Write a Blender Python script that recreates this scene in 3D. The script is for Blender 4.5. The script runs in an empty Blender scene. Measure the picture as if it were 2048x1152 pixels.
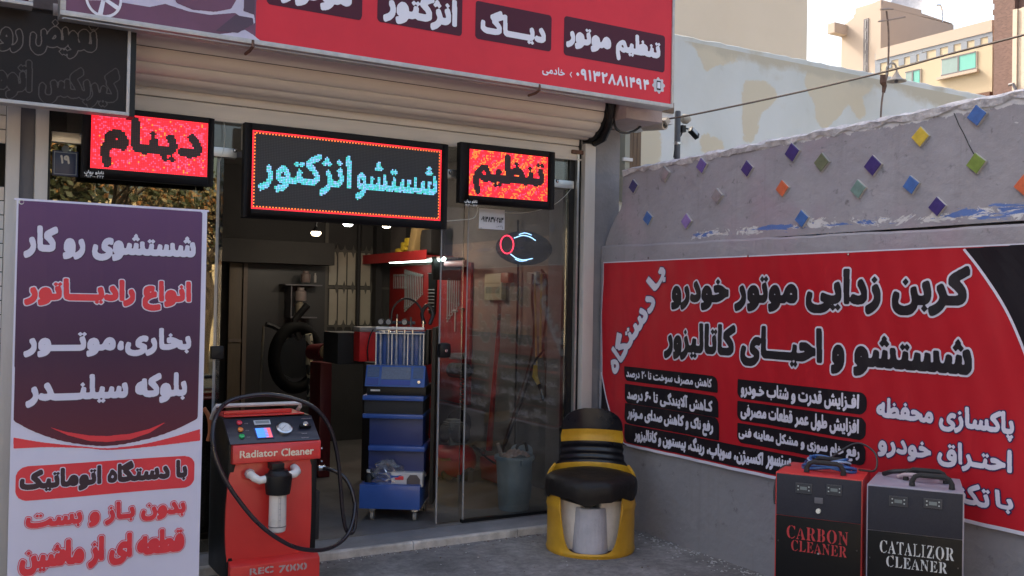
import bpy, bmesh, math, random, unicodedata
import numpy as np
from mathutils import Matrix, Vector
random.seed(7); np.random.seed(7)
sc = bpy.context.scene
COL = sc.collection
R = math.radians

# ------------------------------------------------------------------ camera, sky, sun, exposure
CAM_H = 1.6
YAW, PITCH, ROLL, FPX = 0.53304766, 0.01480265, -0.0181428, 1918.5     # solved from the photograph's vanishing points
def cam_axes():
    cy, sy = math.cos(YAW), math.sin(YAW)
    f = Vector((sy*math.cos(PITCH), cy*math.cos(PITCH), math.sin(PITCH)))
    r = Vector((cy, -sy, 0)); d = f.cross(r)
    r2 = math.cos(ROLL)*r + math.sin(ROLL)*d
    d2 = -math.sin(ROLL)*r + math.cos(ROLL)*d
    return r2, d2, f
CR, CD, CF = cam_axes()
cam = bpy.data.cameras.new('camera')
cam.sensor_width = 36; cam.lens = 36*FPX/2048; cam.clip_start = 0.05; cam.clip_end = 2000
camo = bpy.data.objects.new('camera', cam); COL.objects.link(camo); sc.camera = camo
camo.matrix_world = Matrix(((CR.x, -CD.x, -CF.x, 0), (CR.y, -CD.y, -CF.y, 0), (CR.z, -CD.z, -CF.z, CAM_H), (0, 0, 0, 1)))

SUN_EL, SUN_AZ = R(42), R(-14)        # azimuth measured from +Y towards +X: the sun stands behind the shop, to its left
world = bpy.data.worlds.new('World'); sc.world = world; world.use_nodes = True
wn = world.node_tree; bg = wn.nodes['Background']
sky = wn.nodes.new('ShaderNodeTexSky'); sky.sky_type = 'NISHITA'; sky.sun_disc = False
sky.sun_elevation = SUN_EL; sky.sun_rotation = SUN_AZ
sky.air_density = 1.3; sky.dust_density = 9.0; sky.ozone_density = 1.0
wn.links.new(sky.outputs[0], bg.inputs[0]); bg.inputs[1].default_value = 0.15
sl = bpy.data.lights.new('sun', 'SUN'); sl.energy = 2.0; sl.angle = R(8); sl.color = (1, .94, .84)
so = bpy.data.objects.new('sun', sl); COL.objects.link(so)
sdir = Vector((math.sin(SUN_AZ)*math.cos(SUN_EL), math.cos(SUN_AZ)*math.cos(SUN_EL), math.sin(SUN_EL)))
so.rotation_euler = (-sdir).to_track_quat('-Z', 'Y').to_euler()
sc.view_settings.view_transform = 'Standard'; sc.view_settings.look = 'None'
sc.view_settings.exposure = 1.75; sc.view_settings.gamma = 1; sc.view_settings.use_curve_mapping = False
sc.render.engine = 'CYCLES'
sc.cycles.max_bounces = 8; sc.cycles.transparent_max_bounces = 12; sc.cycles.use_denoising = True
sc.cycles.sample_clamp_indirect = 4

# ------------------------------------------------------------------ measuring: where the sight line of a point meets a real plane
def ray(px, py):
    return CR*((px-1024)/FPX) + CD*((py-576)/FPX) + CF
def on(axis, val, px, py):
    d = ray(px, py); o = Vector((0, 0, CAM_H))
    i = 'xyz'.index(axis); t = (val - o[i])/d[i]
    return o + d*t
def onY(y, px, py): return on('y', y, px, py)
def onX(x, px, py): return on('x', x, px, py)
def onZ(z, px, py): return on('z', z, px, py)

# ------------------------------------------------------------------ scene helpers
XF = {}
def thing(name, label, cat, loc=(0, 0, 0), rz=0, group=None):
    o = bpy.data.objects.new(name, None); COL.objects.link(o); o.empty_display_size = .1
    o.location = loc; o.rotation_euler = (0, 0, rz); o['label'] = label; o['category'] = cat
    if group: o['group'] = group
    XF[o.name] = Matrix.Translation(Vector(loc)) @ Matrix.Rotation(rz, 4, 'Z')
    return o
def tag(o, label, cat, group=None):
    o['label'] = label; o['category'] = cat
    if group: o['group'] = group
    return o
def copy_thing(src, loc, rz, label, group=None):
    def rec(o, par):
        c = o.copy(); COL.objects.link(c)
        if par is not None: c.parent = par
        for ch in o.children: rec(ch, c)
        return c
    r = rec(src, None); r.location = loc; r.rotation_euler = (0, 0, rz); r['label'] = label
    if group: r['group'] = group
    return r

class MB:
    """collects shapes; coordinates are world unless local=True"""
    def __init__(s, local=False): s.v = []; s.f = []; s.mi = []; s.local = local; s.cur = 0; s.M = None
    def add(s, vs, fs, mi=None):
        b = len(s.v)
        if s.M is not None: vs = [s.M @ Vector(p) for p in vs]
        s.v += [tuple(p) for p in vs]; s.f += [tuple(i+b for i in f) for f in fs]
        s.mi += [s.cur if mi is None else mi]*len(fs); return s
    def box(s, x0, x1, y0, y1, z0, z1, mi=None):
        vs = [(x, y, z) for z in (z0, z1) for y in (y0, y1) for x in (x0, x1)]
        return s.add(vs, [(0, 2, 3, 1), (4, 5, 7, 6), (0, 1, 5, 4), (1, 3, 7, 5), (3, 2, 6, 7), (2, 0, 4, 6)], mi)
    def frame_box(s, O, U, V, N, u0, u1, v0, v1, n0, n1, mi=None):
        O, U, V, N = map(Vector, (O, U, V, N))
        vs = [O+U*u+V*v+N*n for n in (n0, n1) for v in (v0, v1) for u in (u0, u1)]
        return s.add(vs, [(0, 2, 3, 1), (4, 5, 7, 6), (0, 1, 5, 4), (1, 3, 7, 5), (3, 2, 6, 7), (2, 0, 4, 6)], mi)
    def prism(s, pts, fn, n0, n1, mi=None):
        """pts 2-D outline, fn(u,v,n)->3D"""
        k = len(pts)
        vs = [fn(u, v, n0) for u, v in pts]+[fn(u, v, n1) for u, v in pts]
        fs = [tuple(range(k-1, -1, -1)), tuple(range(k, 2*k))]+[(i, (i+1) % k, (i+1) % k+k, i+k) for i in range(k)]
        return s.add(vs, fs, mi)
    def tube(s, pts, r, n=8, closed=False, caps=True, mi=None):
        pts = [Vector(p) for p in pts]; m = len(pts)
        rr = r if isinstance(r, (list, tuple)) else [r]*m
        vs = []; prev = None
        for i, p in enumerate(pts):
            a = pts[(i-1) % m] if (closed or i) else p
            b = pts[(i+1) % m] if (closed or i < m-1) else p
            t = (b-a).normalized()
            if prev is None:
                q = Vector((0, 0, 1)) if abs(t.z) < .9 else Vector((1, 0, 0))
                u = t.cross(q).normalized()
            else: u = (prev - t*prev.dot(t)).normalized()
            prev = u; w = t.cross(u)
            for k in range(n):
                an = 2*math.pi*k/n
                vs.append(p + (u*math.cos(an)+w*math.sin(an))*rr[i])
        fs = []
        for i in range(m if closed else m-1):
            j = (i+1) % m
            for k in range(n): fs.append((i*n+k, i*n+(k+1) % n, j*n+(k+1) % n, j*n+k))
        if caps and not closed: fs += [tuple(range(n-1, -1, -1)), tuple((m-1)*n+k for k in range(n))]
        return s.add(vs, fs, mi)
    def cyl(s, a, b, r, r2=None, n=16, mi=None): return s.tube([a, b], [r, r if r2 is None else r2], n, mi=mi)
    def lathe(s, prof, c=(0, 0, 0), n=24, axis='z', a0=0, a1=2*math.pi, mi=None):
        full = abs(a1-a0-2*math.pi) < 1e-6; m = n if full else n+1; vs = []
        for r, h in prof:
            for k in range(m):
                a = a0+(a1-a0)*k/n; x, y = r*math.cos(a), r*math.sin(a)
                p = (x, y, h) if axis == 'z' else ((x, h, y) if axis == 'y' else (h, x, y))
                vs.append((p[0]+c[0], p[1]+c[1], p[2]+c[2]))
        fs = []
        for i in range(len(prof)-1):
            for k in range(n):
                j = (k+1) % m if full else k+1
                fs.append((i*m+k, i*m+j, (i+1)*m+j, (i+1)*m+k))
        if full and prof[0][0] > 1e-5: fs.append(tuple(range(m-1, -1, -1)))
        if full and prof[-1][0] > 1e-5: fs.append(tuple((len(prof)-1)*m+k for k in range(m)))
        return s.add(vs, fs, mi)
    def build(s, name, mats, parent=None, bevel=0, smooth=False, label=None, kind=None, seg=2):
        me = bpy.data.meshes.new(name)
        vs = s.v
        if parent is not None and not s.local:
            inv = XF[parent.name].inverted(); vs = [tuple(inv @ Vector(p)) for p in vs]
        me.from_pydata(vs, [], s.f)
        if not isinstance(mats, (list, tuple)): mats = [mats]
        for m in mats: me.materials.append(m)
        if len(mats) > 1: me.polygons.foreach_set('material_index', s.mi)
        o = bpy.data.objects.new(name, me); COL.objects.link(o)
        if bevel or smooth:
            b = bmesh.new(); b.from_mesh(me); bmesh.ops.remove_doubles(b, verts=b.verts, dist=1e-5)
            bmesh.ops.recalc_face_normals(b, faces=b.faces)
            if bevel:
                ed = [e for e in b.edges if len(e.link_faces) == 2 and e.calc_face_angle(0) > .6]
                bmesh.ops.bevel(b, geom=ed, offset=bevel, segments=seg, profile=.6, affect='EDGES', clamp_overlap=True)
            b.to_mesh(me); b.free()
        if smooth or bevel:
            me.polygons.foreach_set('use_smooth', [True]*len(me.polygons))
            try: me.set_sharp_from_angle(angle=R(38))
            except Exception: pass
        if parent is not None: o.parent = parent; XF[o.name] = XF[parent.name]
        else: XF[o.name] = Matrix.Identity(4)
        if label: o['label'] = label
        if kind: o['kind'] = kind
        return o

# ------------------------------------------------------------------ materials
MATS = {}
def nodes_of(m): return m.node_tree.nodes, m.node_tree.links
def mat(name, col, rough=.6, metal=0, var=.12, scale=6, bump=0, bscale=60, emit=0, col2=None, coat=0, spec=.5, stretch=None):
    if name in MATS: return MATS[name]
    m = bpy.data.materials.new(name); m.use_nodes = True; N, L = nodes_of(m)
    p = N['Principled BSDF']; p.inputs['Roughness'].default_value = rough; p.inputs['Metallic'].default_value = metal
    p.inputs['Specular IOR Level'].default_value = spec
    p.inputs['Base Color'].default_value = (*col, 1)
    if coat: p.inputs['Coat Weight'].default_value = coat; p.inputs['Coat Roughness'].default_value = .1
    tc = N.new('ShaderNodeTexCoord'); src = tc.outputs['Object']
    if stretch:
        mp = N.new('ShaderNodeMapping'); mp.inputs['Scale'].default_value = stretch; L.new(src, mp.inputs[0]); src = mp.outputs[0]
    if var:
        n = N.new('ShaderNodeTexNoise'); n.inputs['Scale'].default_value = scale; n.inputs['Detail'].default_value = 6; n.inputs['Roughness'].default_value = .62
        L.new(src, n.inputs['Vector'])
        cr = N.new('ShaderNodeValToRGB'); cr.color_ramp.elements[0].position = .3; cr.color_ramp.elements[1].position = .7
        c2 = col2 or tuple(min(1, c*(1+var)) for c in col)
        c1 = col if col2 else tuple(c*(1-var) for c in col)
        cr.color_ramp.elements[0].color = (*c1, 1); cr.color_ramp.elements[1].color = (*c2, 1)
        L.new(n.outputs[0], cr.inputs[0]); L.new(cr.outputs[0], p.inputs['Base Color'])
        mr = N.new('ShaderNodeMapRange'); mr.inputs[3].default_value = max(.03, rough-.1); mr.inputs[4].default_value = min(1, rough+.1)
        L.new(n.outputs[0], mr.inputs[0]); L.new(mr.outputs[0], p.inputs['Roughness'])
    if bump:
        n2 = N.new('ShaderNodeTexNoise'); n2.inputs['Scale'].default_value = bscale; n2.inputs['Detail'].default_value = 8
        L.new(src, n2.inputs['Vector'])
        b = N.new('ShaderNodeBump'); b.inputs['Strength'].default_value = bump; b.inputs['Distance'].default_value = .01
        L.new(n2.outputs[0], b.inputs['Height']); L.new(b.outputs[0], p.inputs['Normal'])
    if emit:
        p.inputs['Emission Color'].default_value = (*col, 1); p.inputs['Emission Strength'].default_value = emit
    MATS[name] = m; return m
def emitter(name, col, s):
    return mat(name, col, .5, var=0, emit=s)
def glass_mat(name, tint=(.93, .95, .95), ior=1.45, rough=0.0, dust=.02, film=(1, 1, 1, 1)):
    m = bpy.data.materials.new(name); m.use_nodes = True; N, L = nodes_of(m)
    N.remove(N['Principled BSDF']); out = N['Material Output']
    tr = N.new('ShaderNodeBsdfTransparent'); tr.inputs[0].default_value = (*tint, 1)
    gl = N.new('ShaderNodeBsdfGlossy'); gl.inputs['Roughness'].default_value = rough; gl.inputs[0].default_value = film
    fr = N.new('ShaderNodeFresnel'); fr.inputs[0].default_value = ior
    mx = N.new('ShaderNodeMixShader'); L.new(fr.outputs[0], mx.inputs[0]); L.new(tr.outputs[0], mx.inputs[1]); L.new(gl.outputs[0], mx.inputs[2])
    df = N.new('ShaderNodeBsdfDiffuse'); df.inputs[0].default_value = (.45, .42, .4, 1)
    tc = N.new('ShaderNodeTexCoord'); mp = N.new('ShaderNodeMapping'); mp.inputs['Scale'].default_value = (1, 1, 4)
    n = N.new('ShaderNodeTexNoise'); n.inputs['Scale'].default_value = 3; n.inputs['Detail'].default_value = 8
    L.new(tc.outputs['Object'], mp.inputs[0]); L.new(mp.outputs[0], n.inputs[0])
    mr = N.new('ShaderNodeMapRange'); mr.inputs[1].default_value = .45; mr.inputs[2].default_value = .85; mr.inputs[3].default_value = dust*.4; mr.inputs[4].default_value = dust*4
    L.new(n.outputs[0], mr.inputs[0])
    m2 = N.new('ShaderNodeMixShader'); L.new(mr.outputs[0], m2.inputs[0]); L.new(mx.outputs[0], m2.inputs[1]); L.new(df.outputs[0], m2.inputs[2])
    L.new(m2.outputs[0], out.inputs[0]); return m

# ------------------------------------------------------------------ lettering: a reed-pen widening of letter outlines
FORMS = {}
for cp in list(range(0xFB50, 0xFC00))+list(range(0xFE70, 0xFEFD)):
    d = unicodedata.decomposition(chr(cp)).split()
    if len(d) >= 2 and d[0] in ('<isolated>', '<final>', '<initial>', '<medial>'):
        FORMS.setdefault(tuple(int(q, 16) for q in d[1:]), {})[d[0][1:-1]] = chr(cp)
def shape_ar(s):
    s = s.replace('ي', 'ی').replace('ك', 'ک'); out = []; i = 0
    def fm(c): return {'isolated': 'ـ', 'final': 'ـ', 'initial': 'ـ', 'medial': 'ـ'} if c == 'ـ' else FORMS.get((ord(c),))
    def dual(c): f = fm(c); return bool(f and 'initial' in f)
    while i < len(s):
        c = s[i]; f = fm(c)
        if not f: out.append(c); i += 1; continue
        prev = i > 0 and dual(s[i-1]); k = 1
        if c == 'ل' and i+1 < len(s) and (ord(c), ord(s[i+1])) in FORMS and s[i+1] in 'اآ':
            f = FORMS[(ord(c), ord(s[i+1]))]; k = 2
        nxt = i+k < len(s) and fm(s[i+k]) is not None and 'initial' in f and ('final' in (fm(s[i+k]) or {}))
        key = ('medial' if prev else 'initial') if nxt else ('final' if prev else 'isolated')
        out.append(f.get(key) or f.get('isolated')); i += k
    res = []; run = ''
    for c in reversed(out):
        if c in '۰۱۲۳۴۵۶۷۸۹': run = c+run
        else:
            if run: res.append(run); run = ''
            res.append(c)
    if run: res.append(run)
    return ''.join(res)
OUTL = {}
def outlines(s, space=1.0):
    key = (s, space)
    if key in OUTL: return OUTL[key]
    c = bpy.data.curves.new('t', 'FONT'); c.body = s; c.size = 1; c.resolution_u = 4; c.fill_mode = 'NONE'; c.space_character = space
    o = bpy.data.objects.new('t', c); COL.objects.link(o)
    dg = bpy.context.evaluated_depsgraph_get(); dg.update()
    me = bpy.data.meshes.new_from_object(o.evaluated_get(dg))
    v = np.array([p.co[:2] for p in me.vertices]); e = np.array([x.vertices[:] for x in me.edges])
    bpy.data.objects.remove(o); bpy.data.curves.remove(c); bpy.data.meshes.remove(me)
    # put every edge in path order
    nxt = {}
    adj = {}
    for a, b in e: adj.setdefault(int(a), []).append(int(b)); adj.setdefault(int(b), []).append(int(a))
    loops = []; seen = set()
    for st in sorted(adj):
        if st in seen: continue
        lp = [st]; seen.add(st); cur = st
        n1 = [q for q in adj[st] if q == st+1] or adj[st]
        cur = n1[0]
        while cur not in seen:
            seen.add(cur); lp.append(cur); q = [x for x in adj[cur] if x not in seen]
            if not q: break
            cur = q[0]
        loops.append(v[lp])
    OUTL[key] = loops; return loops
def raster(loops, W, H):
    """non-zero winding fill; loops in cell units"""
    D = np.zeros((H, W+1))
    for lp in loops:
        P = lp; Q = np.roll(lp, -1, axis=0)
        for (x0, y0), (x1, y1) in zip(P, Q):
            if y0 == y1: continue
            s = 1 if y1 > y0 else -1
            a, b = (y0, y1) if s > 0 else (y1, y0)
            r0 = max(0, int(math.ceil(a-.5))); r1 = min(H-1, int(math.ceil(b-.5))-1)
            if r1 < r0: continue
            r = np.arange(r0, r1+1); x = x0+(r+.5-y0)*(x1-x0)/(y1-y0)
            c = np.clip(np.ceil(x-.5).astype(int), 0, W); np.add.at(D, (r, c), s)
    return np.abs(np.cumsum(D, axis=1)[:, :W]) > .5
def dilate(m, rx, ry, p=1.5):
    o = m.copy(); H, W = m.shape
    for dy in range(-int(ry), int(ry)+1):
        t = 1-(abs(dy)/max(ry, .01))**p
        if t < 0: continue
        k = int(rx*t**(1/p))
        # running OR over a row span
        c = np.cumsum(np.pad(m.astype(np.int32), ((0, 0), (k+1, k))), axis=1)
        row = (c[:, 2*k+1:]-c[:, :-2*k-1])[:, :W] > 0 if k > 0 else m
        if dy >= 0: o[dy:] |= row[:H-dy]
        else: o[:dy] |= row[-dy:]
    return o
def blur(f, n=2):
    for _ in range(n):
        f = np.pad(f, 1, mode='edge'); f = (f[:-2]+2*f[1:-1]+f[2:])/4; f = (f[:, :-2]+2*f[:, 1:-1]+f[:, 2:])/4
    return f
def text_mask(s, w, h, res, pen, pad=.0, space=1.0, arabic=True, penx=1.0, p=2.2, stencil=None, dots=1.75, counter=.6):
    """mask of the word filling w x h metres (rows bottom-up), cell = h/res; pen = half stroke as fraction of h"""
    cell = h/res; M = int(math.ceil(pad/cell))+3
    W, H = int(round(w/cell)), res
    lp = outlines(shape_ar(s) if arabic else s, space)
    A = np.concatenate(lp); mn, mx = A.min(0), A.max(0)
    ry = pen*res; rx = ry*penx
    sx = (W-2*rx)/(mx[0]-mn[0]); sy = (H-2*ry)/(mx[1]-mn[1])
    L2 = [np.stack([(q[:, 0]-mn[0])*sx+rx+M, (q[:, 1]-mn[1])*sy+ry+M], 1) for q in lp]
    if arabic and dots:
        area = [.5*float(np.sum(q[:, 0]*np.roll(q[:, 1], -1)-q[:, 1]*np.roll(q[:, 0], -1))) for q in lp]
        sg = np.sign(area[int(np.argmax(np.abs(area)))])
        main, dts, holes = [], [], []
        for q, q2, a in zip(lp, L2, area):
            w_, h_ = np.ptp(q, axis=0)
            if a*sg < 0: holes.append(q2); main.append(q2)
            elif max(w_, h_) < .16 and max(w_, h_) < 1.5*min(w_, h_): dts.append(q2)
            else: main.append(q2)
        m = raster(main, W+2*M, H+2*M)
        if ry >= 1: m = dilate(m, rx, ry, p)
        for q2 in holes:                                   # keep the counters of the letters open
            c = (q2.max(0)+q2.min(0))/2; m &= ~raster([c+(q2-c)*counter], W+2*M, H+2*M)
        for q2 in dts:
            c = (q2.max(0)+q2.min(0))/2; r = dots*np.ptp(q2, axis=0)/2
            r = np.array([r[0]*.5+r[1]*.5, r[0]*.3+r[1]*.7])
            m |= raster([np.array([c+r*(1, 0), c+r*(0, 1), c-r*(1, 0), c-r*(0, 1)])], W+2*M, H+2*M)
    else:
        m = raster(L2, W+2*M, H+2*M)
        if ry >= 1: m = dilate(m, rx, ry, p)
    if stencil:
        for a, b in stencil: m[:, int(M+a*W):int(M+b*W)+1] = False
    return m, cell, M
def mesh_mask(mb, F, fn, iso=.5, run=8):
    """marching squares over node field F; fn(col,row)->3D"""
    H, W = F.shape; B = F > iso
    c = B[:-1, :-1].astype(int)+2*B[:-1, 1:]+4*B[1:, 1:]+8*B[1:, :-1]
    vs = []; fs = []
    for r in range(H-1):
        row = c[r]; idx = np.nonzero(row)[0]; i = 0; n = len(idx)
        while i < n:
            j = idx[i]
            if row[j] == 15:
                k = 1
                while i+k < n and k < run and idx[i+k] == j+k and row[j+k] == 15: k += 1
                b = len(vs); vs += [(j, r), (j+k, r), (j+k, r+1), (j, r+1)]; fs.append((b, b+1, b+2, b+3)); i += k; continue
            cs = [(j, r), (j+1, r), (j+1, r+1), (j, r+1)]; val = [F[r, j], F[r, j+1], F[r+1, j+1], F[r+1, j]]; poly = []
            for a in range(4):
                q = (a+1) % 4
                if val[a] > iso: poly.append(cs[a])
                if (val[a] > iso) != (val[q] > iso):
                    t = (iso-val[a])/(val[q]-val[a]); poly.append((cs[a][0]+(cs[q][0]-cs[a][0])*t, cs[a][1]+(cs[q][1]-cs[a][1])*t))
            if len(poly) > 2:
                b = len(vs); vs += poly; fs.append(tuple(range(b, b+len(poly))))
            i += 1
    mb.add([fn(x, y) for x, y in vs], fs)

class Face:
    """a plane of the place with its own u (right) and v (up) axes; disp(u,v) lets cloth billow"""
    def __init__(s, O, U, V=(0, 0, 1), disp=None):
        s.O, s.U, s.V = Vector(O), Vector(U).normalized(), Vector(V).normalized(); s.N = s.U.cross(s.V); s.disp = disp
    def P(s, u, v, n=0):
        d = s.disp(u, v) if s.disp else 0
        return s.O+s.U*u+s.V*v+s.N*(n+d)
    def uv(s, px, py):
        d = ray(px, py); o = Vector((0, 0, CAM_H)); t = (s.O-o).dot(s.N)/d.dot(s.N); q = o+d*t-s.O
        return q.dot(s.U), q.dot(s.V)
    def rect(s, A, B):
        a = s.uv(*A); b = s.uv(*B); return min(a[0], b[0]), min(a[1], b[1]), max(a[0], b[0]), max(a[1], b[1])
LAY = .0015
def lettering(face, txt, rc, m, parent, lvl=1, pen=.06, halo=None, halo_r=0, res=72, name='lettering', ang=0, penx=.7, space=1.0, arabic=True,
              outline_only=0, p=2.4, stencil=None, shadow=None, label=None, dots=1.75):
    u0, v0, u1, v1 = rc; w, h = u1-u0, v1-v0
    mask, cell, M = text_mask(txt, w, h, res, pen, pad=halo_r*1.5+.01*h, space=space, arabic=arabic, penx=penx, p=p, stencil=stencil, dots=dots)
    ca, sa = math.cos(ang), math.sin(ang); cx, cy = (u0+u1)/2, (v0+v1)/2
    def fnn(n, du=0, dv=0):
        def fn(x, y):
            a = (x+.5-M)*cell-w/2; b = (y+.5-M)*cell-h/2
            return face.P(cx+a*ca-b*sa+du, cy+a*sa+b*ca+dv, n)
        return fn
    if shadow:
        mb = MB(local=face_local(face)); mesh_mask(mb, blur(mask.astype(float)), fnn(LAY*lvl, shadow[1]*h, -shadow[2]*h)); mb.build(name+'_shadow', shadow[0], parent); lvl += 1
    if halo:
        k = halo_r/cell
        mk = dilate(mask, k, k, 2)
        mb = MB(local=face_local(face)); mesh_mask(mb, blur(mk.astype(float)), fnn(LAY*lvl)); mb.build(name+'_outline', halo, parent); lvl += 1
    if outline_only:
        k = outline_only/cell
        ring = dilate(mask, k, k, 2) & ~mask
        mb = MB(local=face_local(face)); mesh_mask(mb, blur(ring.astype(float), 1), fnn(LAY*lvl), .4); return mb.build(name, m, parent)
    mb = MB(local=face_local(face)); mesh_mask(mb, blur(mask.astype(float)), fnn(LAY*lvl))
    return mb.build(name, m, parent, label=label)
def face_local(face): return getattr(face, 'local', False)
def printed(face, polys, m, parent, lvl=1, name='printed_shape', res=.012, rough=0, seed=0):
    """polys: list of uv outlines, filled as flat print that follows the cloth"""
    A = np.concatenate([np.array(q) for q in polys]); mn, mx = A.min(0), A.max(0); M = 3
    W, H = int((mx[0]-mn[0])/res)+2*M+1, int((mx[1]-mn[1])/res)+2*M+1
    # supersample for a clean edge
    S = 3; L2 = [np.stack([((np.array(q)[:, 0]-mn[0])/res+M)*S, ((np.array(q)[:, 1]-mn[1])/res+M)*S], 1) for q in polys]
    m0 = raster(L2, W*S, H*S).astype(float).reshape(H, S, W, S).mean((1, 3))
    if rough:
        rg = np.random.RandomState(seed); nz = np.zeros_like(m0)
        for k_, a_ in ((2, .35), (6, .5), (16, .8)):
            q_ = blur(rg.rand(*m0.shape), k_); nz += a_*(q_-q_.mean())/(q_.std()+1e-9)
        m0 = blur(m0, 8)+rough*nz/2
    mb = MB(local=face_local(face)); mesh_mask(mb, m0, lambda x, y: face.P(mn[0]+(x+.5-M)*res, mn[1]+(y+.5-M)*res, LAY*lvl), run=6)
    return mb.build(name, m, parent)
def rrect(u0, v0, u1, v1, r, corners=(1, 1, 1, 1), n=6):
    pts = []
    for i, (cx, cy, a) in enumerate(((u0+r, v0+r, 180), (u1-r, v0+r, 270), (u1-r, v1-r, 0), (u0+r, v1-r, 90))):
        if corners[i]:
            for k in range(n+1):
                t = R(a+90*k/n); pts.append((cx+r*math.cos(t), cy+r*math.sin(t)))
        else: pts.append(((u0, u1, u1, u0)[i], (v0, v0, v1, v1)[i]))
    return pts
def bez(pts, n=24):
    out = []
    for k in range(n+1):
        t = k/n; q = [Vector(p) for p in pts]
        while len(q) > 1: q = [a.lerp(b, t) for a, b in zip(q, q[1:])]
        out.append(q[0])
    return out
def spline(pts, n=6):
    P = [Vector(p) for p in pts]; P = [P[0]*2-P[1]]+P+[P[-1]*2-P[-2]]; out = []
    for i in range(1, len(P)-2):
        for k in range(n):
            t = k/n; a, b, c, d = P[i-1:i+3]
            out.append(.5*((2*b)+(c-a)*t+(2*a-5*b+4*c-d)*t*t+(3*b-a-3*c+d)*t**3))
    out.append(P[-2]); return out
# ------------------------------------------------------------------ palette
M_white = mat('white_paint', (.62, .6, .6), .45, var=.05, scale=8)
M_strip = mat('strip_white', (.52, .48, .45), .5, var=.1, scale=5, stretch=(1, 1, .3), bump=.1)
M_ps = mat('pillar_grey', (.17, .165, .18), .8, var=.15, scale=5, bump=.35, bscale=40, col2=(.24, .23, .245))
M_dgrey = mat('strip_grey', (.12, .115, .13), .6, var=.1)
M_black = mat('black_plastic', (.007, .007, .008), .42, var=.2, spec=.3)
M_blackm = mat('black_matte', (.02, .019, .02), .75, var=.2)
M_alu = mat('aluminium', (.55, .54, .52), .38, .8, var=.08, stretch=(.3, 1, 6))
M_steel = mat('steel', (.6, .6, .6), .25, 1, var=.05)
M_slat = mat('shutter_slat', (.60, .54, .49), .5, .0, var=.07, scale=4, stretch=(.25, 1, 5), bump=.12, bscale=50, coat=.05)
M_rust = mat('rusty_iron', (.12, .06, .04), .8, var=.4, scale=30, bump=.5)
M_cable = mat('black_cable', (.015, .014, .016), .45, var=.1)
M_wcable = mat('white_cable', (.55, .54, .5), .5, var=.05)

# ------------------------------------------------------------------ ground and threshold
def ground_mat():
    m = bpy.data.materials.new('ground_concrete'); m.use_nodes = True; N, L = nodes_of(m); p = N['Principled BSDF']
    p.inputs['Roughness'].default_value = .85
    tc = N.new('ShaderNodeTexCoord')
    n1 = N.new('ShaderNodeTexNoise'); n1.inputs['Scale'].default_value = 1.6; n1.inputs['Detail'].default_value = 9; n1.inputs['Roughness'].default_value = .65
    n2 = N.new('ShaderNodeTexNoise'); n2.inputs['Scale'].default_value = 22; n2.inputs['Detail'].default_value = 9; n2.inputs['Roughness'].default_value = .7; n2.inputs['Distortion'].default_value = .6
    vo = N.new('ShaderNodeTexVoronoi'); vo.inputs['Scale'].default_value = 9; vo.feature = 'SMOOTH_F1'
    for n in (n1, n2): L.new(tc.outputs['Object'], n.inputs[0])
    mpv = N.new('ShaderNodeMixRGB'); mpv.inputs[0].default_value = .25; L.new(tc.outputs['Object'], mpv.inputs[1]); L.new(n1.outputs[1], mpv.inputs[2]); L.new(mpv.outputs[0], vo.inputs['Vector'])
    r1 = N.new('ShaderNodeValToRGB'); r1.color_ramp.elements[0].position = .35; r1.color_ramp.elements[1].position = .68
    r1.color_ramp.elements[0].color = (.15, .137, .13, 1); r1.color_ramp.elements[1].color = (.34, .312, .295, 1)
    L.new(n1.outputs[0], r1.inputs[0])
    r2 = N.new('ShaderNodeValToRGB'); r2.color_ramp.elements[0].position = .38; r2.color_ramp.elements[1].position = .75
    r2.color_ramp.elements[0].color = (.72, .72, .72, 1); r2.color_ramp.elements[1].color = (1.35, 1.33, 1.3, 1)
    L.new(n2.outputs[0], r2.inputs[0])
    mu = N.new('ShaderNodeMixRGB'); mu.blend_type = 'MULTIPLY'; mu.inputs[0].default_value = 1; L.new(r1.outputs[0], mu.inputs[1]); L.new(r2.outputs[0], mu.inputs[2])
    r3 = N.new('ShaderNodeValToRGB'); r3.color_ramp.elements[0].color = (1.15, 1.15, 1.15, 1); r3.color_ramp.elements[1].color = (.8, .8, .8, 1)
    L.new(vo.outputs['Distance'], r3.inputs[0])
    m3 = N.new('ShaderNodeMixRGB'); m3.blend_type = 'MULTIPLY'; m3.inputs[0].default_value = 1; L.new(mu.outputs[0], m3.inputs[1]); L.new(r3.outputs[0], m3.inputs[2])
    L.new(m3.outputs[0], p.inputs['Base Color'])
    b = N.new('ShaderNodeBump'); b.inputs['Strength'].default_value = .6; b.inputs['Distance'].default_value = .012
    L.new(n2.outputs[0], b.inputs['Height']); L.new(b.outputs[0], p.inputs['Normal'])
    return m
M_ground = ground_mat()
MB().box(-150, 150, -150, 5.63, -.3, 0).build('ground', M_ground, kind='structure')
MB().box(-150, 150, 5.631, 200, -.3, -.003).build('ground_behind', mat('soil', (.2, .17, .13), .9, var=.3), kind='structure').name = 'terrain'
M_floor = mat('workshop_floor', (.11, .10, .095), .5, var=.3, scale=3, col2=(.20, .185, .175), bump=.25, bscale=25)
M_thr = mat('threshold_concrete', (.19, .18, .18), .8, var=.2, scale=4, col2=(.29, .275, .27), bump=.4, bscale=50)
M_kerb = mat('kerb_stone', (.32, .29, .26), .7, var=.3, scale=9, col2=(.62, .58, .54), bump=.5, bscale=30)
MB().box(.1, 4.25, 5.662, 5.93, 0, .05).build('threshold', M_thr, bevel=.004, kind='structure')
kx = .1
kerb_parent = None
ks = thing('threshold_kerb', 'worn whitish stone kerb edging the workshop doorstep', 'kerb', (0.1, 5.63, 0))
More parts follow.
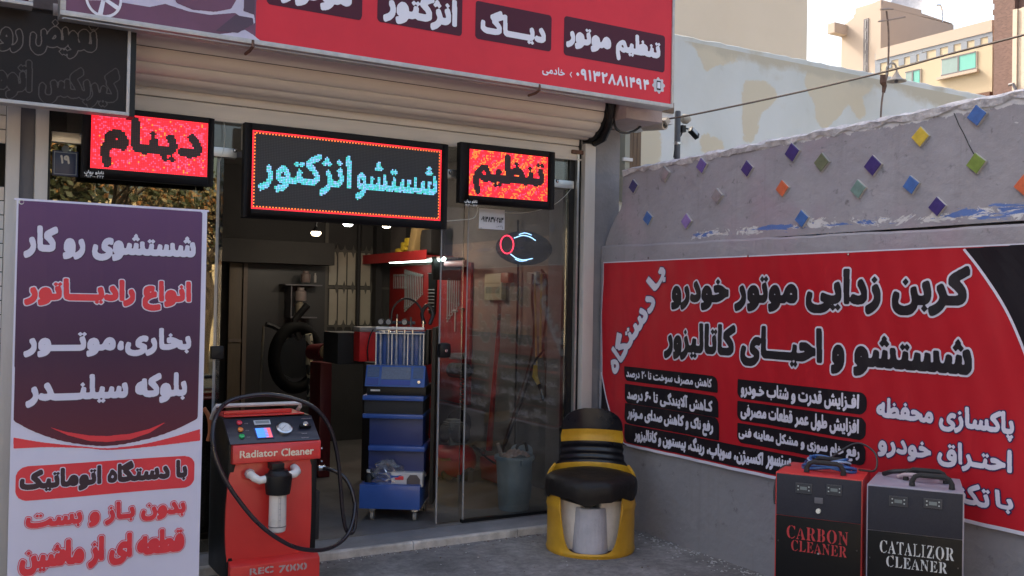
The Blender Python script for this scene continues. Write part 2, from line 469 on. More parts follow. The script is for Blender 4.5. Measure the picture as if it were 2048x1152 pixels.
for x1 in (1.05, 2.62, 3.4, 4.25):
    m = MB()
    n = max(3, int((x1-kx)/.06)); rw = []
    for i in range(n+1):
        x = kx+.002+(x1-kx-.004)*i/n; j = random.uniform(-.004, .004)
        rw.append([(x, 5.628+j, -.01), (x, 5.63+j+random.uniform(-.002, .002), .043+random.uniform(-.004, .003)), (x, 5.637+j, .051), (x, 5.661, .051), (x, 5.661, -.01)])
    m.add([p for q in rw for p in q], [(i*5+k, i*5+k+1, (i+1)*5+k+1, (i+1)*5+k) for i in range(n) for k in range(4)]+[(4, 3, 2, 1, 0), tuple(n*5+k for k in range(5))])
    m.build('kerb_stone', M_kerb, ks); kx = x1
MB().box(.1, 4.3, 5.931, 11.2, -.01, .052).build('floor', M_floor, kind='structure')

# ------------------------------------------------------------------ workshop building
shop = thing('workshop_building', 'single storey workshop with open shopfront under a red sign', 'building', (0, 6.2, 0))
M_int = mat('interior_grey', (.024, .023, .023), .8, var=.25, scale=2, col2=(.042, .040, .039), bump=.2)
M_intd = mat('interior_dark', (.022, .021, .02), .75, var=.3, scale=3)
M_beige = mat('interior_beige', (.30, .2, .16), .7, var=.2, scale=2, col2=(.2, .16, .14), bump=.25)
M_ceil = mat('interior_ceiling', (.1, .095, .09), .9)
M_out = mat('facade_plaster', (.32, .27, .25), .85, var=.2, scale=2, bump=.3, bscale=40)
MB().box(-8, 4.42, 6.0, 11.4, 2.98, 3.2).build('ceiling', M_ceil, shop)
MB().box(-8, 4.5, 5.98, 11.4, 3.201, 7.6).build('upper_wall', M_out, shop)  # unseen mass above the sign, added to keep forecourt and yard wall shaded
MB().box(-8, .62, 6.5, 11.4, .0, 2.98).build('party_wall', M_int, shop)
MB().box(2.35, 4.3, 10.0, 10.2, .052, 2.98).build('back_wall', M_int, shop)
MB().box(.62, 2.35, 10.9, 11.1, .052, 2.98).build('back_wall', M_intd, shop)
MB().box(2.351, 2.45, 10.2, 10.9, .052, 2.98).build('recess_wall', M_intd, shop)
MB().box(4.301, 4.55, 6.3, 11.0, .0, 1.32).build('side_wall_dado', mat('dado_grey', (.12, .12, .12), .7, var=.2, scale=3, bump=.2), shop)
MB().box(4.305, 4.55, 6.3, 11.0, 1.32, 2.16).build('side_wall_band', M_beige, shop)
MB().box(4.309, 4.55, 6.3, 11.0, 2.16, 2.98).build('side_wall', mat('side_wall_upper', (.14, .125, .12), .8, var=.2, scale=3), shop)
# pillar right of the opening
MB().box(4.17, 4.42, 5.9, 6.5, 0, 2.93).build('pillar', M_ps, shop, bevel=.006)
MB().box(4.071, 4.165, 5.86, 5.94, .05, 2.79).build('shutter_guide', M_strip, shop, bevel=.004, label='pale shutter guide rail at the right of the opening')
MB().box(4.03, 4.045, 5.9, 5.935, .05, 2.72).build('frame_strip', M_alu, shop)
MB().box(3.985, 4.028, 5.94, 6.02, .05, 2.9).box(4.047, 4.069, 5.91, 6.0, .05, 2.9).build('door_frame', M_black, shop)
# neighbour strips at the far left
MB().box(.265, .33, 5.86, 5.95, 0, 3.0).build('shutter_guide', M_strip, shop, bevel=.003)
MB().box(.331, .404, 5.90, 6.4, 0, 3.0).build('pillar', M_dgrey, shop)
MB().box(.405, .47, 5.86, 5.95, 0, 3.0).build('shutter_guide', M_strip, shop, bevel=.003)
MB().box(.471, .485, 5.9, 6.1, 0, 3.0).build('door_frame', M_black, shop)
# header behind the signs
MB().box(.3, 4.42, 5.99, 6.2, 2.86, 2.979).build('lintel', M_intd, shop)
# concrete beam end at the right of the shutter
MB().box(4.17, 4.5, 5.5, 6.45, 2.935, 3.2).build('canopy_beam', mat('beam_plaster', (.33, .26, .25), .8, var=.15, bump=.3), shop, bevel=.006)

# neighbouring shutter at the left edge
ns = thing('neighbour_shutter', 'sliver of pale roller shutter at the left edge of the photo', 'shutter', (0, 5.93, 0))
for i in range(36):
    z = i*.078
    if 2.15 < z < 2.36: continue
    MB().box(-.8, .262, 5.93, 5.95, z+.002, z+.074).build('slat', M_white if z < 2.1 else M_slat, ns)

# ------------------------------------------------------------------ roller shutter
rs = thing('roller_shutter', 'rolled up cream metal roller shutter above the shopfront', 'shutter', (2.5, 5.9, 2.6))
def slat(x0, x1, prof, parent, m=M_slat):
    k = len(prof); b = MB(); b.add([(x0, y, z) for y, z in prof]+[(x1, y, z) for y, z in prof],
        [(i, i+1, k+i+1, k+i) for i in range(k-1)]+[(k-1, 0, k, 2*k-1), tuple(range(k-1, -1, -1)), tuple(range(k, 2*k))])
    return b.build('slat', m, parent, smooth=True)
def flat_slat(x0, x1, z0, z1, y, parent):
    h = z1-z0; pr = [(y+.012, z0), (y, z0+.003), (y-.004, z0+h*.3), (y-.005, z0+h*.5), (y-.004, z0+h*.7), (y, z1-.006), (y+.008, z1-.002), (y+.012, z1)]
    slat(x0, x1, pr, parent)
for z0, z1 in ((2.678, 2.772), (2.774, 2.845), (2.847, 2.925), (2.927, 3.0)): flat_slat(.5, 4.075, z0, z1, 5.915, rs)
MB().box(.5, 4.075, 5.9, 5.925, 2.665, 2.677).build('bottom_bar', M_slat, rs, bevel=.003)
cy, cz, rr = 5.875, 3.05, .225
na = 10
for i in range(na):
    a0 = R(150+i*360/na/1.0*.62); a1 = R(150+(i+1)*360/na*.62-1.2); pr = []
    for k in range(7):
        a = a0+(a1-a0)*k/6; r = rr+.006*math.sin(math.pi*k/6)
        if k in (0, 6): r -= .004
        pr.append((cy+r*math.cos(a), cz+r*math.sin(a)))
    for k in (6, 0):
        a = a0+(a1-a0)*k/6; pr.append((cy+(rr-.014)*math.cos(a), cz+(rr-.014)*math.sin(a)))
    slat(.46, 4.09, pr, rs)
MB().lathe([(.0, 4.095), (.245, 4.095), (.245, 4.15), (0, 4.15)], (0, cy, cz), 32, 'x').build('end_plate', M_black, rs, bevel=.004)
m = MB(); m.box(3.97, 4.078, 5.885, 5.905, 2.71, 2.74); m.build('lock_bolt', M_rust, rs, bevel=.008)
m = MB(); m.tube([(4.12, 5.62, 3.2), (4.125, 5.61, 3.05), (4.135, 5.66, 2.9), (4.15, 5.75, 2.82), (4.15, 5.86, 2.8)], .028, 8); m.build('end_bracket', M_black, rs, smooth=True)

# ------------------------------------------------------------------ glazing
M_glass = glass_mat('shop_glass', ior=1.55, dust=.032)
M_glassL = glass_mat('window_glass_left', ior=2.4, tint=(.45, .46, .45), dust=.008, film=(1, .93, .7, 1))
M_edge = mat('glass_edge', (.33, .33, .33), .2, var=.1, coat=.5)
GY = 5.96
wl = thing('fixed_window', 'fixed glass pane at the left, mirroring trees, behind the purple banner', 'window', (.9, GY, .05))
MB().box(.49, 1.41, GY, GY+.01, .052, 2.453).build('pane', M_glassL, wl)
MB().box(1.410, 1.416, GY-.001, GY+.011, .052, 2.453).build('pane_edge', M_edge, wl)
dl = thing('glass_door', 'left glass door leaf swung open beside the purple banner', 'door', (1.44, GY, .05))
MB().box(1.42, 1.43, GY+.012, GY+.022, .06, 2.45).build('pane_edge', M_edge, dl)
MB().box(1.431, 1.45, GY+.0, GY+.62, .06, 2.45).build('pane', M_glass, dl)
MB().box(1.395, 1.47, GY-.02, GY+.03, 1.22, 1.30).build('lock', M_black, dl, bevel=.006)
wr = thing('fixed_window', 'fixed glass pane at the right, behind the drum chair, carrying the open sign', 'window', (3.5, GY, .05))
MB().box(3.155, 3.984, GY, GY+.01, .075, 2.45).build('pane', M_glass, wr)
MB().box(3.148, 3.154, GY-.002, GY+.012, .075, 1.29).build('pane_edge', M_edge, wr)
MB().box(3.150, 3.154, GY, GY+.01, 1.291, 2.45).build('pane_edge', M_edge, wr)
MB().box(3.14, 4.0, GY-.015, GY+.025, .052, .074).build('bottom_channel', M_black, wr)
dr = thing('glass_door', 'sliding glass door leaf overlapping the right pane, with round black lock', 'door', (3.2, GY, .05))
MB().box(2.958, 3.13, GY+.02, GY+.03, .06, 2.45).build('pane', M_glass, dr)
MB().box(2.95, 2.957, GY+.018, GY+.032, .06, 2.45).build('pane_edge', M_edge, dr)
mm = MB(); c = onY(GY, 890, 701); mm.box(c.x-.045, c.x+.045, GY-.014, GY+.045, c.z-.052, c.z+.052)
mm.build('lock', M_black, dr, bevel=.024)
MB().lathe([(0, 0), (.011, 0), (.011, .01), (0, .01)], (c.x, GY-.022, c.z), 14, 'y').build('keyhole', M_steel, dr, smooth=True)
tr = thing('transom_rail', 'aluminium head rail carrying clamps, running behind the lit signs', 'rail', (2.3, GY, 2.454))
MB().box(.49, 1.52, GY-.03, GY+.03, 2.454, 2.512).build('rail', M_alu, tr, bevel=.003)
for a, b in ((895, 918), (1107, 1148)):
    p, q = onY(GY-.03, a, 345), onY(GY-.03, b, 369)
    MB().box(p.x, q.x, GY-.03, GY+.03, 2.454, 2.512).build('rail', M_alu, tr, bevel=.003)
MB().box(1.521, 3.98, GY, GY+.02, 2.465, 2.50).build('rail_core', M_dgrey, tr)
for px, py in ((164, 271), (470, 301), (1115, 362), (901, 345)):
    q = onY(GY-.035, px, py); MB().lathe([(0, -.012), (.008, -.010), (.013, -.004), (.014, .003), (0, .003)], (q.x, GY-.033, q.z), 14, 'y').build('clamp_bolt', M_steel, tr, smooth=True)
tw = thing('transom_window', 'strip of dusty glass above the head rail behind the lit signs', 'window', (2.3, GY, 2.4))
MB().box(.49, 3.98, GY, GY+.008, 2.514, 2.86).build('pane', M_glass, tw)
q = onY(GY-.02, 490, 270); MB().box(q.x-.012, q.x+.006, GY-.02, GY+.02, 2.514, 2.86).build('mullion', M_slat, tw)

# ------------------------------------------------------------------ LED signs
E_red = emitter('led_red', (1, .016, .03), .62); E_pink = emitter('led_pink', (1, .05, .11), .7); E_org = emitter('led_orange', (1, .17, .03), .66)
E_cyan = emitter('led_cyan', (.10, .55, .66), .42); E_blue = emitter('led_pale_blue', (.28, .5, .85), .4); E_grn = emitter('led_sea_green', (.06, .55, .45), .4)
M_ledface = mat('led_panel', (.022, .02, .022), .55, var=.15, scale=200)
M_ledoff = mat('led_off_dot', (.05, .045, .05), .4, var=0)
M_ledoffr = mat('led_off_dot_red', (.09, .015, .02), .4, var=0)
def mask_low(s, cols, rows, c0, c1, r0, r1, pen, penx=1.0, p=1.5):
    S = 6; w, h = c1-c0, r1-r0
    m, cell, M = text_mask(s, w, h, h*S, pen, penx=penx, p=p)
    m = m[M:M+h*S, M:M+w*S]; hh, ww = m.shape; t = np.zeros((h*S, w*S)); t[:hh, :ww] = m[:h*S, :w*S]
    low = t.reshape(h, S, w, S).mean((1, 3)) > .5
    out = np.zeros((rows, cols), bool); out[rows-r1:rows-r1+h, c0:c0+w] = low; return out
def led_sign(name_lab, P0, cols, rows, words, mode, marg, y=5.82, bot=None):
    x0, z0 = P0; pit = .01; W, H = cols*pit, rows*pit
    L, Rr, T, Bm = marg
    t = thing('led_sign', name_lab, 'sign', (x0+W/2, y, z0))
    m = MB(); m.box(x0-L, x0-.004, y-.006, y+.05, z0-Bm, z0+H+T); m.box(x0+W+.004, x0+W+Rr, y-.006, y+.05, z0-Bm, z0+H+T)
    m.box(x0-.004, x0+W+.004, y-.006, y+.05, z0-Bm, z0-.004); m.box(x0-.004, x0+W+.004, y-.006, y+.05, z0+H+.004, z0+H+T)
    m.build('casing', mat('casing_black', (.012, .011, .012), .7, var=.1, spec=.2), t, bevel=.002)
    MB().box(x0-.003, x0+W+.003, y+.006, y+.048, z0-.003, z0+H+.003).build('display_panel', M_ledface, t)
    lit = np.zeros((rows, cols), bool)
    for s, c0, c1, r0, r1, pen, penx in words: lit |= mask_low(s, cols, rows, c0, c1, r0, r1, pen, penx)
    on = MB(); off = MB(); d = .0034
    for r in range(rows):
        for c in range(cols):
            cx, cz = x0+(c+.5)*pit, z0+(r+.5)*pit; rnd = random.random()
            if mode == 'mid':
                rf = rows-1-r
                edge = min(c-2, cols-3-c, r-1, rows-2-r); border = 0 <= edge <= 2 and True
                edge2 = min(c, cols-1-c, r, rows-1-r); border = edge2 <= 1
                if border: col = (None if (r+c) % 2 else 2) if edge2 == 1 else 0
                elif lit[r, c]: col = 3 if rnd < .5 else (4 if rnd < .8 else 5)
                else: col = None
            else:
                if lit[r, c]: col = None
                elif mode == 'left':
                    col = 0 if rnd < .7 else (1 if rnd < .97 else 2)
                    if min(c, cols-1-c, r, rows-1-r) == 0: col = 0
                else:
                    k = (c-r*.8+1.2*math.sin(r*.4))/11 % 1; col = (2 if rnd < .5 else 0) if k < .5 else (0 if rnd < .8 else 1)
            b = on if col is not None else off
            n = 4; rad = d*(1.18 if col is not None else .8)
            yy = y+.0045
            b.add([(cx-rad, yy, cz-rad), (cx+rad, yy, cz-rad), (cx+rad, yy, cz+rad), (cx-rad, yy, cz+rad),
                   ], [(0, 1, 2, 3)], mi=col if col is not None else 0)
    on.build('lit_dots', [E_red, E_pink, E_org, E_cyan, E_blue, E_grn], t, kind='stuff')
    off.build('unlit_dots', M_ledoff if mode == 'mid' else M_ledoffr, t, kind='stuff')
    return t
F82 = Face((0, 5.82-.006, 0), (1, 0, 0))
s1 = led_sign('small red LED sign reading "dynamo" in Persian, left above the purple banner', (.68, 2.31), 64, 32, [('دینام', 5, 61, 1, 31, .06, .75)], 'left', (.045, .035, .03, .055))
s2 = led_sign('wide LED sign with cyan Persian text in a red dotted border', (1.585, 2.14), 128, 48, [('شستشو', 67, 125, 11, 38, .038, .6), ('انژکتور', 4, 64, 10, 37, .042, .6)], 'mid', (.05, .045, .04, .055))
s3 = led_sign('small orange-red LED sign reading "tuning" in Persian, at the right end', (3.078, 2.33), 64, 32, [('تنظیم', 3, 62, 1, 31, .06, .75)], 'right', (.075, .055, .04, .055))
M_sw = mat('sticker_white', (.6, .6, .6), .5, var=0)
for t, px, py, w in ((s1, 168, 345, 40), (s3, 929, 403, 26)):
    F = F82
    lettering(F, 'تابلو روان', F.rect((px, py+3), (px+w, py-3)), M_sw, t, pen=.07, res=24)
    lettering(F, '۰۹۱۳۰۰۰۲۲۲', F.rect((px, py+10), (px+w, py+6)), M_sw, t, pen=.07, res=20)

# ------------------------------------------------------------------ big red sign
SY = 5.3
M_sred = mat('sign_red_vinyl', (.56, .022, .04), .38, var=.05, scale=1.5, col2=(.66, .03, .05), coat=.0, spec=.25)
M_maroon = mat('sign_maroon', (.07, .014, .03), .5, var=.05, spec=.2)
M_frame = mat('sign_frame', (.42, .4, .4), .45, .3, var=.15, scale=20)
M_lilac = mat('sign_letter_white', (.70, .69, .78), .45, var=0)
FS = Face((0, SY, 0), (1, 0, 0))
a = FS.uv(120, 26); b = FS.uv(1345.6, 219)
sx0, sx1, sz0, sz1 = a[0], b[0], (a[1]+b[1])/2, 4.25
bs = thing('shop_sign', 'big red fascia sign with white Persian words in dark rounded boxes and a car picture', 'sign', ((sx0+sx1)/2, SY, sz0))
MB().box(sx0+.02, sx1-.02, SY+.002, SY+.12, sz0+.02, sz1).build('panel', M_sred, bs)
m = MB(); m.box(sx0, sx1, SY-.008, SY+.13, sz0, sz0+.026); m.build('frame', M_frame, bs, bevel=.002)
MB().box(sx0, sx0+.026, SY-.008, SY+.13, sz0+.027, sz1).build('frame', M_frame, bs, bevel=.002)
MB().box(sx1-.02, sx1, SY-.008, SY+.13, sz0+.027, sz1).build('frame', M_frame, bs, bevel=.002)
for px in (505, 1078):
    q = FS.uv(px, 90 if px < 800 else 182)
    MB().tube([(q[0], SY-.004, sz0+.02), (q[0], SY-.012, sz0-.015), (q[0]-.006, SY+.03, sz0-.03), (q[0]-.006, SY+.12, sz0-.03)], .009, 6).build('bracket', M_rust, bs, smooth=True)
MB().tube([(sx0+.01, SY-.01, sz0-.02), (sx0+.02, SY+.0, sz0-.012), (sx1-.6, SY+.01, sz0-.014)], .004, 6).build('edge_rod', M_alu, bs)
def pill(A, B, r=.022, m=M_maroon, F=FS, par=bs, corners=(1, 1, 1, 1), lvl=1):
    u0, v0, u1, v1 = F.rect(A, B); printed(F, [rrect(u0, v0, u1, v1, r, corners)], m, par, lvl, 'printed_box', res=.008); return u0, v0, u1, v1
FS2 = Face((0, SY+.002, 0), (1, 0, 0))
pill((1127, 110), (1330, 72), F=FS2); pill((950, 77), (1103, 31), F=FS2); pill((754, 43), (925, -6), F=FS2); pill((533, 8), (725, -50), F=FS2)
T = dict(m=M_lilac, parent=bs, lvl=2, pen=.07, halo=None)
lettering(FS2, 'تنظیم موتور', FS2.rect((1131, 102), (1322, 79)), **T)
lettering(FS2, 'دیـــاگ', FS2.rect((960, 74), (1092, 40)), **T)
lettering(FS2, 'انژکتور', FS2.rect((765, 43), (915, 1)), **T)
lettering(FS2, 'موتور', FS2.rect((560, 6), (705, -36)), **T)
lettering(FS2, '۰۹۱۳۲۸۸۱۴۹۴', FS2.rect((1152, 158), (1298, 160)), M_lilac, bs, 1, pen=.07, space=1.15)
lettering(FS2, 'خادمی', FS2.rect((1084, 150), (1130, 137)), M_lilac, bs, 1, pen=.035)
u, v = FS2.uv(1141, 149); h = .018; printed(FS2, [[(u-.008, v), (u+.006, v-h), (u+.013, v-h), (u, v), (u+.013, v+h), (u+.006, v+h)]], M_lilac, bs, 1, 'chevron', res=.0025)
u, v = FS2.uv(1317, 171); g = []
for k in range(32):
    an = 2*math.pi*k/32; r = .058 if (k % 4) in (0, 1) else .047; g.append((u+r*math.cos(an), v+r*math.sin(an)))
printed(FS2, [g], mat('gear_grey', (.5, .5, .55), .4), bs, 1, 'gear_icon', res=.003)
printed(FS2, [rrect(u-.019, v-.033, u+.019, v+.033, .006)], M_black, bs, 2, 'phone_icon', res=.002)
printed(FS2, [[(u-.014, v-.021), (u+.014, v-.021), (u+.014, v+.023), (u-.014, v+.023)]], M_lilac, bs, 3, 'phone_screen', res=.002)
# the car picture printed at the left end
M_mbg = mat('picture_maroon', (.17, .055, .12), .45, var=.2, scale=2, col2=(.12, .04, .08))
M_car = mat('picture_car_silver', (.42, .38, .52), .4, var=.25, scale=3, col2=(.6, .56, .68))
M_card = mat('picture_car_dark', (.07, .03, .06), .4, var=.1)
UV = lambda pts: [FS2.uv(*p) for p in pts]
printed(FS2, [UV([(129, -60), (129, 20), (300, 47), (480, 76), (510, 80), (515, -60)])], M_mbg, bs, 1, 'picture_background')
printed(FS2, [UV([(420, 71), (460, 66), (490, 60), (506, 70), (522, 83), (470, 75)])], M_car, bs, 2, 'picture_floor', res=.006)
printed(FS2, [UV([(232, -20), (236, 4), (300, 14), (330, 8), (380, 24), (420, 30), (470, 26), (505, 50), (510, 46), (508, 30), (486, 22), (490, 6), (484, -20)])], M_car, bs, 2, 'picture_car_body', res=.006)
printed(FS2, [UV([(346, -20), (352, 6), (385, 20), (430, 24), (462, 18), (476, -6), (480, -20)])], M_mbg, bs, 3, 'picture_car_bumper', res=.006)
printed(FS2, [UV([(488, -6), (487, 22), (508, 30), (509, -8)])], M_card, bs, 4, 'picture_car_lamp', res=.005)
printed(FS2, [UV([(430, 62), (476, 66), (500, 52), (507, 48), (505, 36), (470, 30)])], M_card, bs, 3, 'picture_car_shadow', res=.006)
u, v = FS2.uv(207, -2); ring = lambda r, n=30: [(u+r*.9*math.cos(2*math.pi*k/n), v+r*math.sin(2*math.pi*k/n)) for k in range(n)]
printed(FS2, [ring(.098)], M_lilac, bs, 5, 'picture_wheel', res=.004)
printed(FS2, [ring(.084)], M_mbg, bs, 6, 'picture_wheel_gap', res=.004)
sp = []
for k in range(5):
    an = 2*math.pi*k/5-.5; c_, s_ = math.cos(an), math.sin(an); w_ = .009
    sp.append([(u-s_*w_, v+c_*w_), (u+c_*.084-s_*w_*1.3, v+s_*.086+c_*w_*1.3), (u+c_*.084+s_*w_*1.3, v+s_*.086-c_*w_*1.3), (u+s_*w_, v-c_*w_)][::-1])
for s_ in sp: printed(FS2, [s_], M_lilac, bs, 7, 'picture_spoke', res=.003)

# ------------------------------------------------------------------ dark LED board at the left
DY = 5.42
FD = Face((0, DY, 0), (1, 0, 0))
q = FD.uv(258, 232); dx1, dz0 = q[0], q[1]; dz1 = dz0+.475
db = thing('led_board', 'switched-off black LED board with faint outlined Persian letters in a silver frame', 'sign', (0, DY, dz0))
MB().box(-1.0, dx1-.02, DY+.002, DY+.08, dz0+.02, dz1).build('panel', mat('board_black', (.010, .008, .009), .5, var=.3, scale=3, col2=(.02, .014, .014), spec=.2), db)
MB().box(-1.0, dx1, DY-.006, DY+.09, dz0, dz0+.018).build('frame', M_frame, db, bevel=.002)
MB().box(dx1-.016, dx1, DY-.006, DY+.09, dz0+.019, dz1+.02).build('frame', M_frame, db, bevel=.002)
MB().box(dx1+.001, dx1+.03, DY+.01, DY+.12, dz0-.0, dz1+.02).build('back_casing', M_black, db)
M_wire = mat('outline_dots', (.11, .09, .085), .6, var=.2, scale=90); M_wire2 = mat('outline_dots_dim', (.045, .036, .034), .6, var=.3, scale=90)
for s_, A, B, w_ in (('تعویض', (59, 107), (196, 47), M_wire), ('روغن', (-75, 92), (47, 38), M_wire), ('گیربکس', (77, 205), (240, 138), M_wire2), ('اتومات', (-80, 187), (65, 122), M_wire2)):
    lettering(FD, s_, FD.rect(A, B), w_, db, 1, pen=.06, outline_only=.005, res=90, name='outlined_lettering')
# corner of the next sign above it
FN = Face((0, 5.3, 0), (1, 0, 0)); q = FN.uv(66, 13)
nb = thing('neighbour_sign', 'corner of a silver-framed purple sign at the top left of the photo', 'sign', (0, 5.3, q[1]))
MB().box(-1, q[0]-.02, 5.302, 5.38, q[1]+.02, 4.2).build('panel', M_maroon, nb)
MB().box(-1, q[0], 5.292, 5.39, q[1], q[1]+.02).box(q[0]-.02, q[0], 5.292, 5.39, q[1]+.021, 4.2).build('frame', M_frame, nb, bevel=.002)
# ------------------------------------------------------------------ painted boundary wall at the right
def wall_mat():
    m = bpy.data.materials.new('wall_paint'); m.use_nodes = True; N, L = nodes_of(m); p = N['Principled BSDF']; p.inputs['Roughness'].default_value = .8
    tc = N.new('ShaderNodeTexCoord'); sp = N.new('ShaderNodeSeparateXYZ'); L.new(tc.outputs['Object'], sp.inputs[0])
    def noise(sc_, det=8, rough=.6, dist=0, st=None):
        n = N.new('ShaderNodeTexNoise'); n.inputs['Scale'].default_value = sc_; n.inputs['Detail'].default_value = det; n.inputs['Roughness'].default_value = rough; n.inputs['Distortion'].default_value = dist
        if st:
            mp = N.new('ShaderNodeMapping'); mp.inputs['Scale'].default_value = st; L.new(tc.outputs['Object'], mp.inputs[0]); L.new(mp.outputs[0], n.inputs[0])
        else: L.new(tc.outputs['Object'], n.inputs[0])
        return n.outputs[0]
    def ramp(src, a, b, c0=(0, 0, 0), c1=(1, 1, 1)):
        r = N.new('ShaderNodeValToRGB'); r.color_ramp.elements[0].position = a; r.color_ramp.elements[1].position = b
        r.color_ramp.elements[0].color = (*c0, 1); r.color_ramp.elements[1].color = (*c1, 1); L.new(src, r.inputs[0]); return r.outputs[0]
    def mix(f, a, b, t='MIX'):
        x = N.new('ShaderNodeMixRGB'); x.blend_type = t
        for i, s in ((0, f), (1, a), (2, b)):
            if hasattr(s, 'links'): L.new(s, x.inputs[i])
            else: x.inputs[i].default_value = s if i == 0 else (*s, 1)
        return x.outputs[0]
    def math_(op, a, b):
        x = N.new('ShaderNodeMath'); x.operation = op
        for i, s in enumerate((a, b)):
            if hasattr(s, 'links'): L.new(s, x.inputs[i])
            else: x.inputs[i].default_value = s
        return x.outputs[0]
    def band(z0, z1, soft):
        mr = N.new('ShaderNodeMapRange'); mr.inputs[1].default_value = z0-soft; mr.inputs[2].default_value = z0+soft; L.new(sp.outputs[2], mr.inputs[0])
        mr2 = N.new('ShaderNodeMapRange'); mr2.inputs[1].default_value = z1+soft; mr2.inputs[2].default_value = z1-soft; L.new(sp.outputs[2], mr2.inputs[0])
        return math_('MULTIPLY', mr.outputs[0], mr2.outputs[0])
    base = ramp(noise(1.3, 9), .3, .7, (.27, .255, .275), (.39, .37, .395))
    base = mix(ramp(noise(2.2, 6, .5), .52, .72), base, (.37, .30, .34))                     # pinkish older coat
    low = band(-1, .72, .12); base = mix(math_('MULTIPLY', low, .75), base, (.23, .222, .23))
    base = mix(ramp(noise(14, 9, .7), .60, .72), base, (.15, .14, .15))
    # flaking band over the ledge
    yb = N.new('ShaderNodeMapRange'); yb.inputs[1].default_value = 5.35; yb.inputs[2].default_value = 4.8; L.new(sp.outputs[1], yb.inputs[0])
    bd = math_('MULTIPLY', band(2.02, 2.12, .06), yb.outputs[0])
    fl = noise(7, 10, .72, .7, (1, 1, 2.2)); f2 = math_('ADD', math_('MULTIPLY', bd, .46), fl)
    m1 = ramp(f2, .875, .89); base = mix(m1, base, (.66, .64, .63))
    fb = math_('ADD', math_('MULTIPLY', bd, .42), noise(6.5, 10, .72, .8, (1, .5, 3)))
    m2 = ramp(fb, .885, .895); base = mix(m2, base, (.11, .19, .46))
    st = ramp(noise(1.0, 7, .65, .2, (1, 9, .45)), .56, .74); base = mix(math_('MULTIPLY', st, .35), base, (.17, .155, .15))      # run-off streaks
    # flakes elsewhere, chipped bits
    base = mix(ramp(noise(16, 6, .6, .4), .735, .745), base, (.55, .53, .53))
    ft = math_('ADD', math_('MULTIPLY', band(.05, .42, .25), .12), noise(24, 8, .68, .6)); base = mix(ramp(ft, .76, .79), base, (.55, .53, .52))   # splashes near the foot
    top = math_('ADD', math_('MULTIPLY', band(2.55, 2.8, .03), .6), noise(11, 9, .7, .5)); base = mix(ramp(top, .93, .95), base, (.6, .58, .58))
    L.new(base, p.inputs['Base Color'])
    b = N.new('ShaderNodeBump'); b.inputs['Strength'].default_value = .5; b.inputs['Distance'].default_value = .01
    hh = math_('ADD', noise(30, 9, .65), math_('MULTIPLY', m1, -.5)); L.new(hh, b.inputs['Height'])
    b2 = N.new('ShaderNodeBump'); b2.inputs['Strength'].default_value = .5; b2.inputs['Distance'].default_value = .05
    L.new(noise(3, 3), b2.inputs['Height']); L.new(b.outputs[0], b2.inputs['Normal']); L.new(b2.outputs[0], p.inputs['Normal'])
    return m
M_wall = wall_mat()
bw = thing('boundary_wall', 'grey painted yard wall with coloured diamond tiles and flaking paint, carrying the red banner', 'wall', (4.25, 2, 0))
XF[bw.name] = Matrix.Identity(4); bw.location = (0, 0, 0)
WX = 4.25
# lower, thicker part with a slightly wandering ledge
ys = [5.885-i*.12 for i in range(75)]
def ledz(y): return 2.035-.035*(5.86-y)/3.2+random.uniform(-.004, .004)
rows = []
for y in ys:
    z = ledz(y); rows.append([(WX, y, -.05), (WX, y, z-.012), (WX+.008, y, z), (WX+.06, y, z+.006), (WX+.3, y, z+.006), (WX+.3, y, -.05)])
k = 6; m = MB(); m.add([p for r in rows for p in r], [(i*k+j, i*k+j+1, (i+1)*k+j+1, (i+1)*k+j) for i in range(len(ys)-1) for j in range(k-1)]+[tuple(range(k-1, -1, -1)), tuple((len(ys)-1)*k+j for j in range(k))])
m.build('wall_base', M_wall, bw)
# upper part: grid with a curved left end and ragged top
ztop = lambda y: 2.575+.012*(5.66-y)
def yend(z):
    t = max(0, min(1, (z-2.02)/.56)); return 5.87-.21*min(1, (t*1.9))**1.6*.9-.02*t
NJ = 14; m = MB(); vs = []; NI = 90
for i in range(NI+1):
    for j in range(NJ+1):
        z = 2.02+(.56)*j/NJ; ye = yend(z); y = ye-(ye+3)*i/NI
        zz = z if j < NJ else ztop(y)+random.uniform(-.012, .012)
        vs.append((WX+.022+random.uniform(-.0008, .0008), y, zz))
fs = [(i*(NJ+1)+j, i*(NJ+1)+j+1, (i+1)*(NJ+1)+j+1, (i+1)*(NJ+1)+j) for i in range(NI) for j in range(NJ)]
off = len(vs)
for i in range(NI+1):
    y = vs[i*(NJ+1)+NJ][1]; z = vs[i*(NJ+1)+NJ][2]; vs.append((WX+.27, y, z+random.uniform(-.01, .01)))
fs += [(i*(NJ+1)+NJ, off+i, off+i+1, (i+1)*(NJ+1)+NJ) for i in range(NI)]
o2 = len(vs)
for j in range(NJ+1): vs.append((WX+.27, vs[j][1], vs[j][2]))
fs += [(j, o2+j, o2+j+1, j+1) for j in range(NJ)]
o3 = len(vs); vs += [(WX+.27, -3, 2.0), (WX+.27, -3, 2.6)]
m.add(vs, fs); m.box(WX+.275, WX+.285, -3, 5.6, 2.0, 2.56); m.build('wall_upper', M_wall, bw)
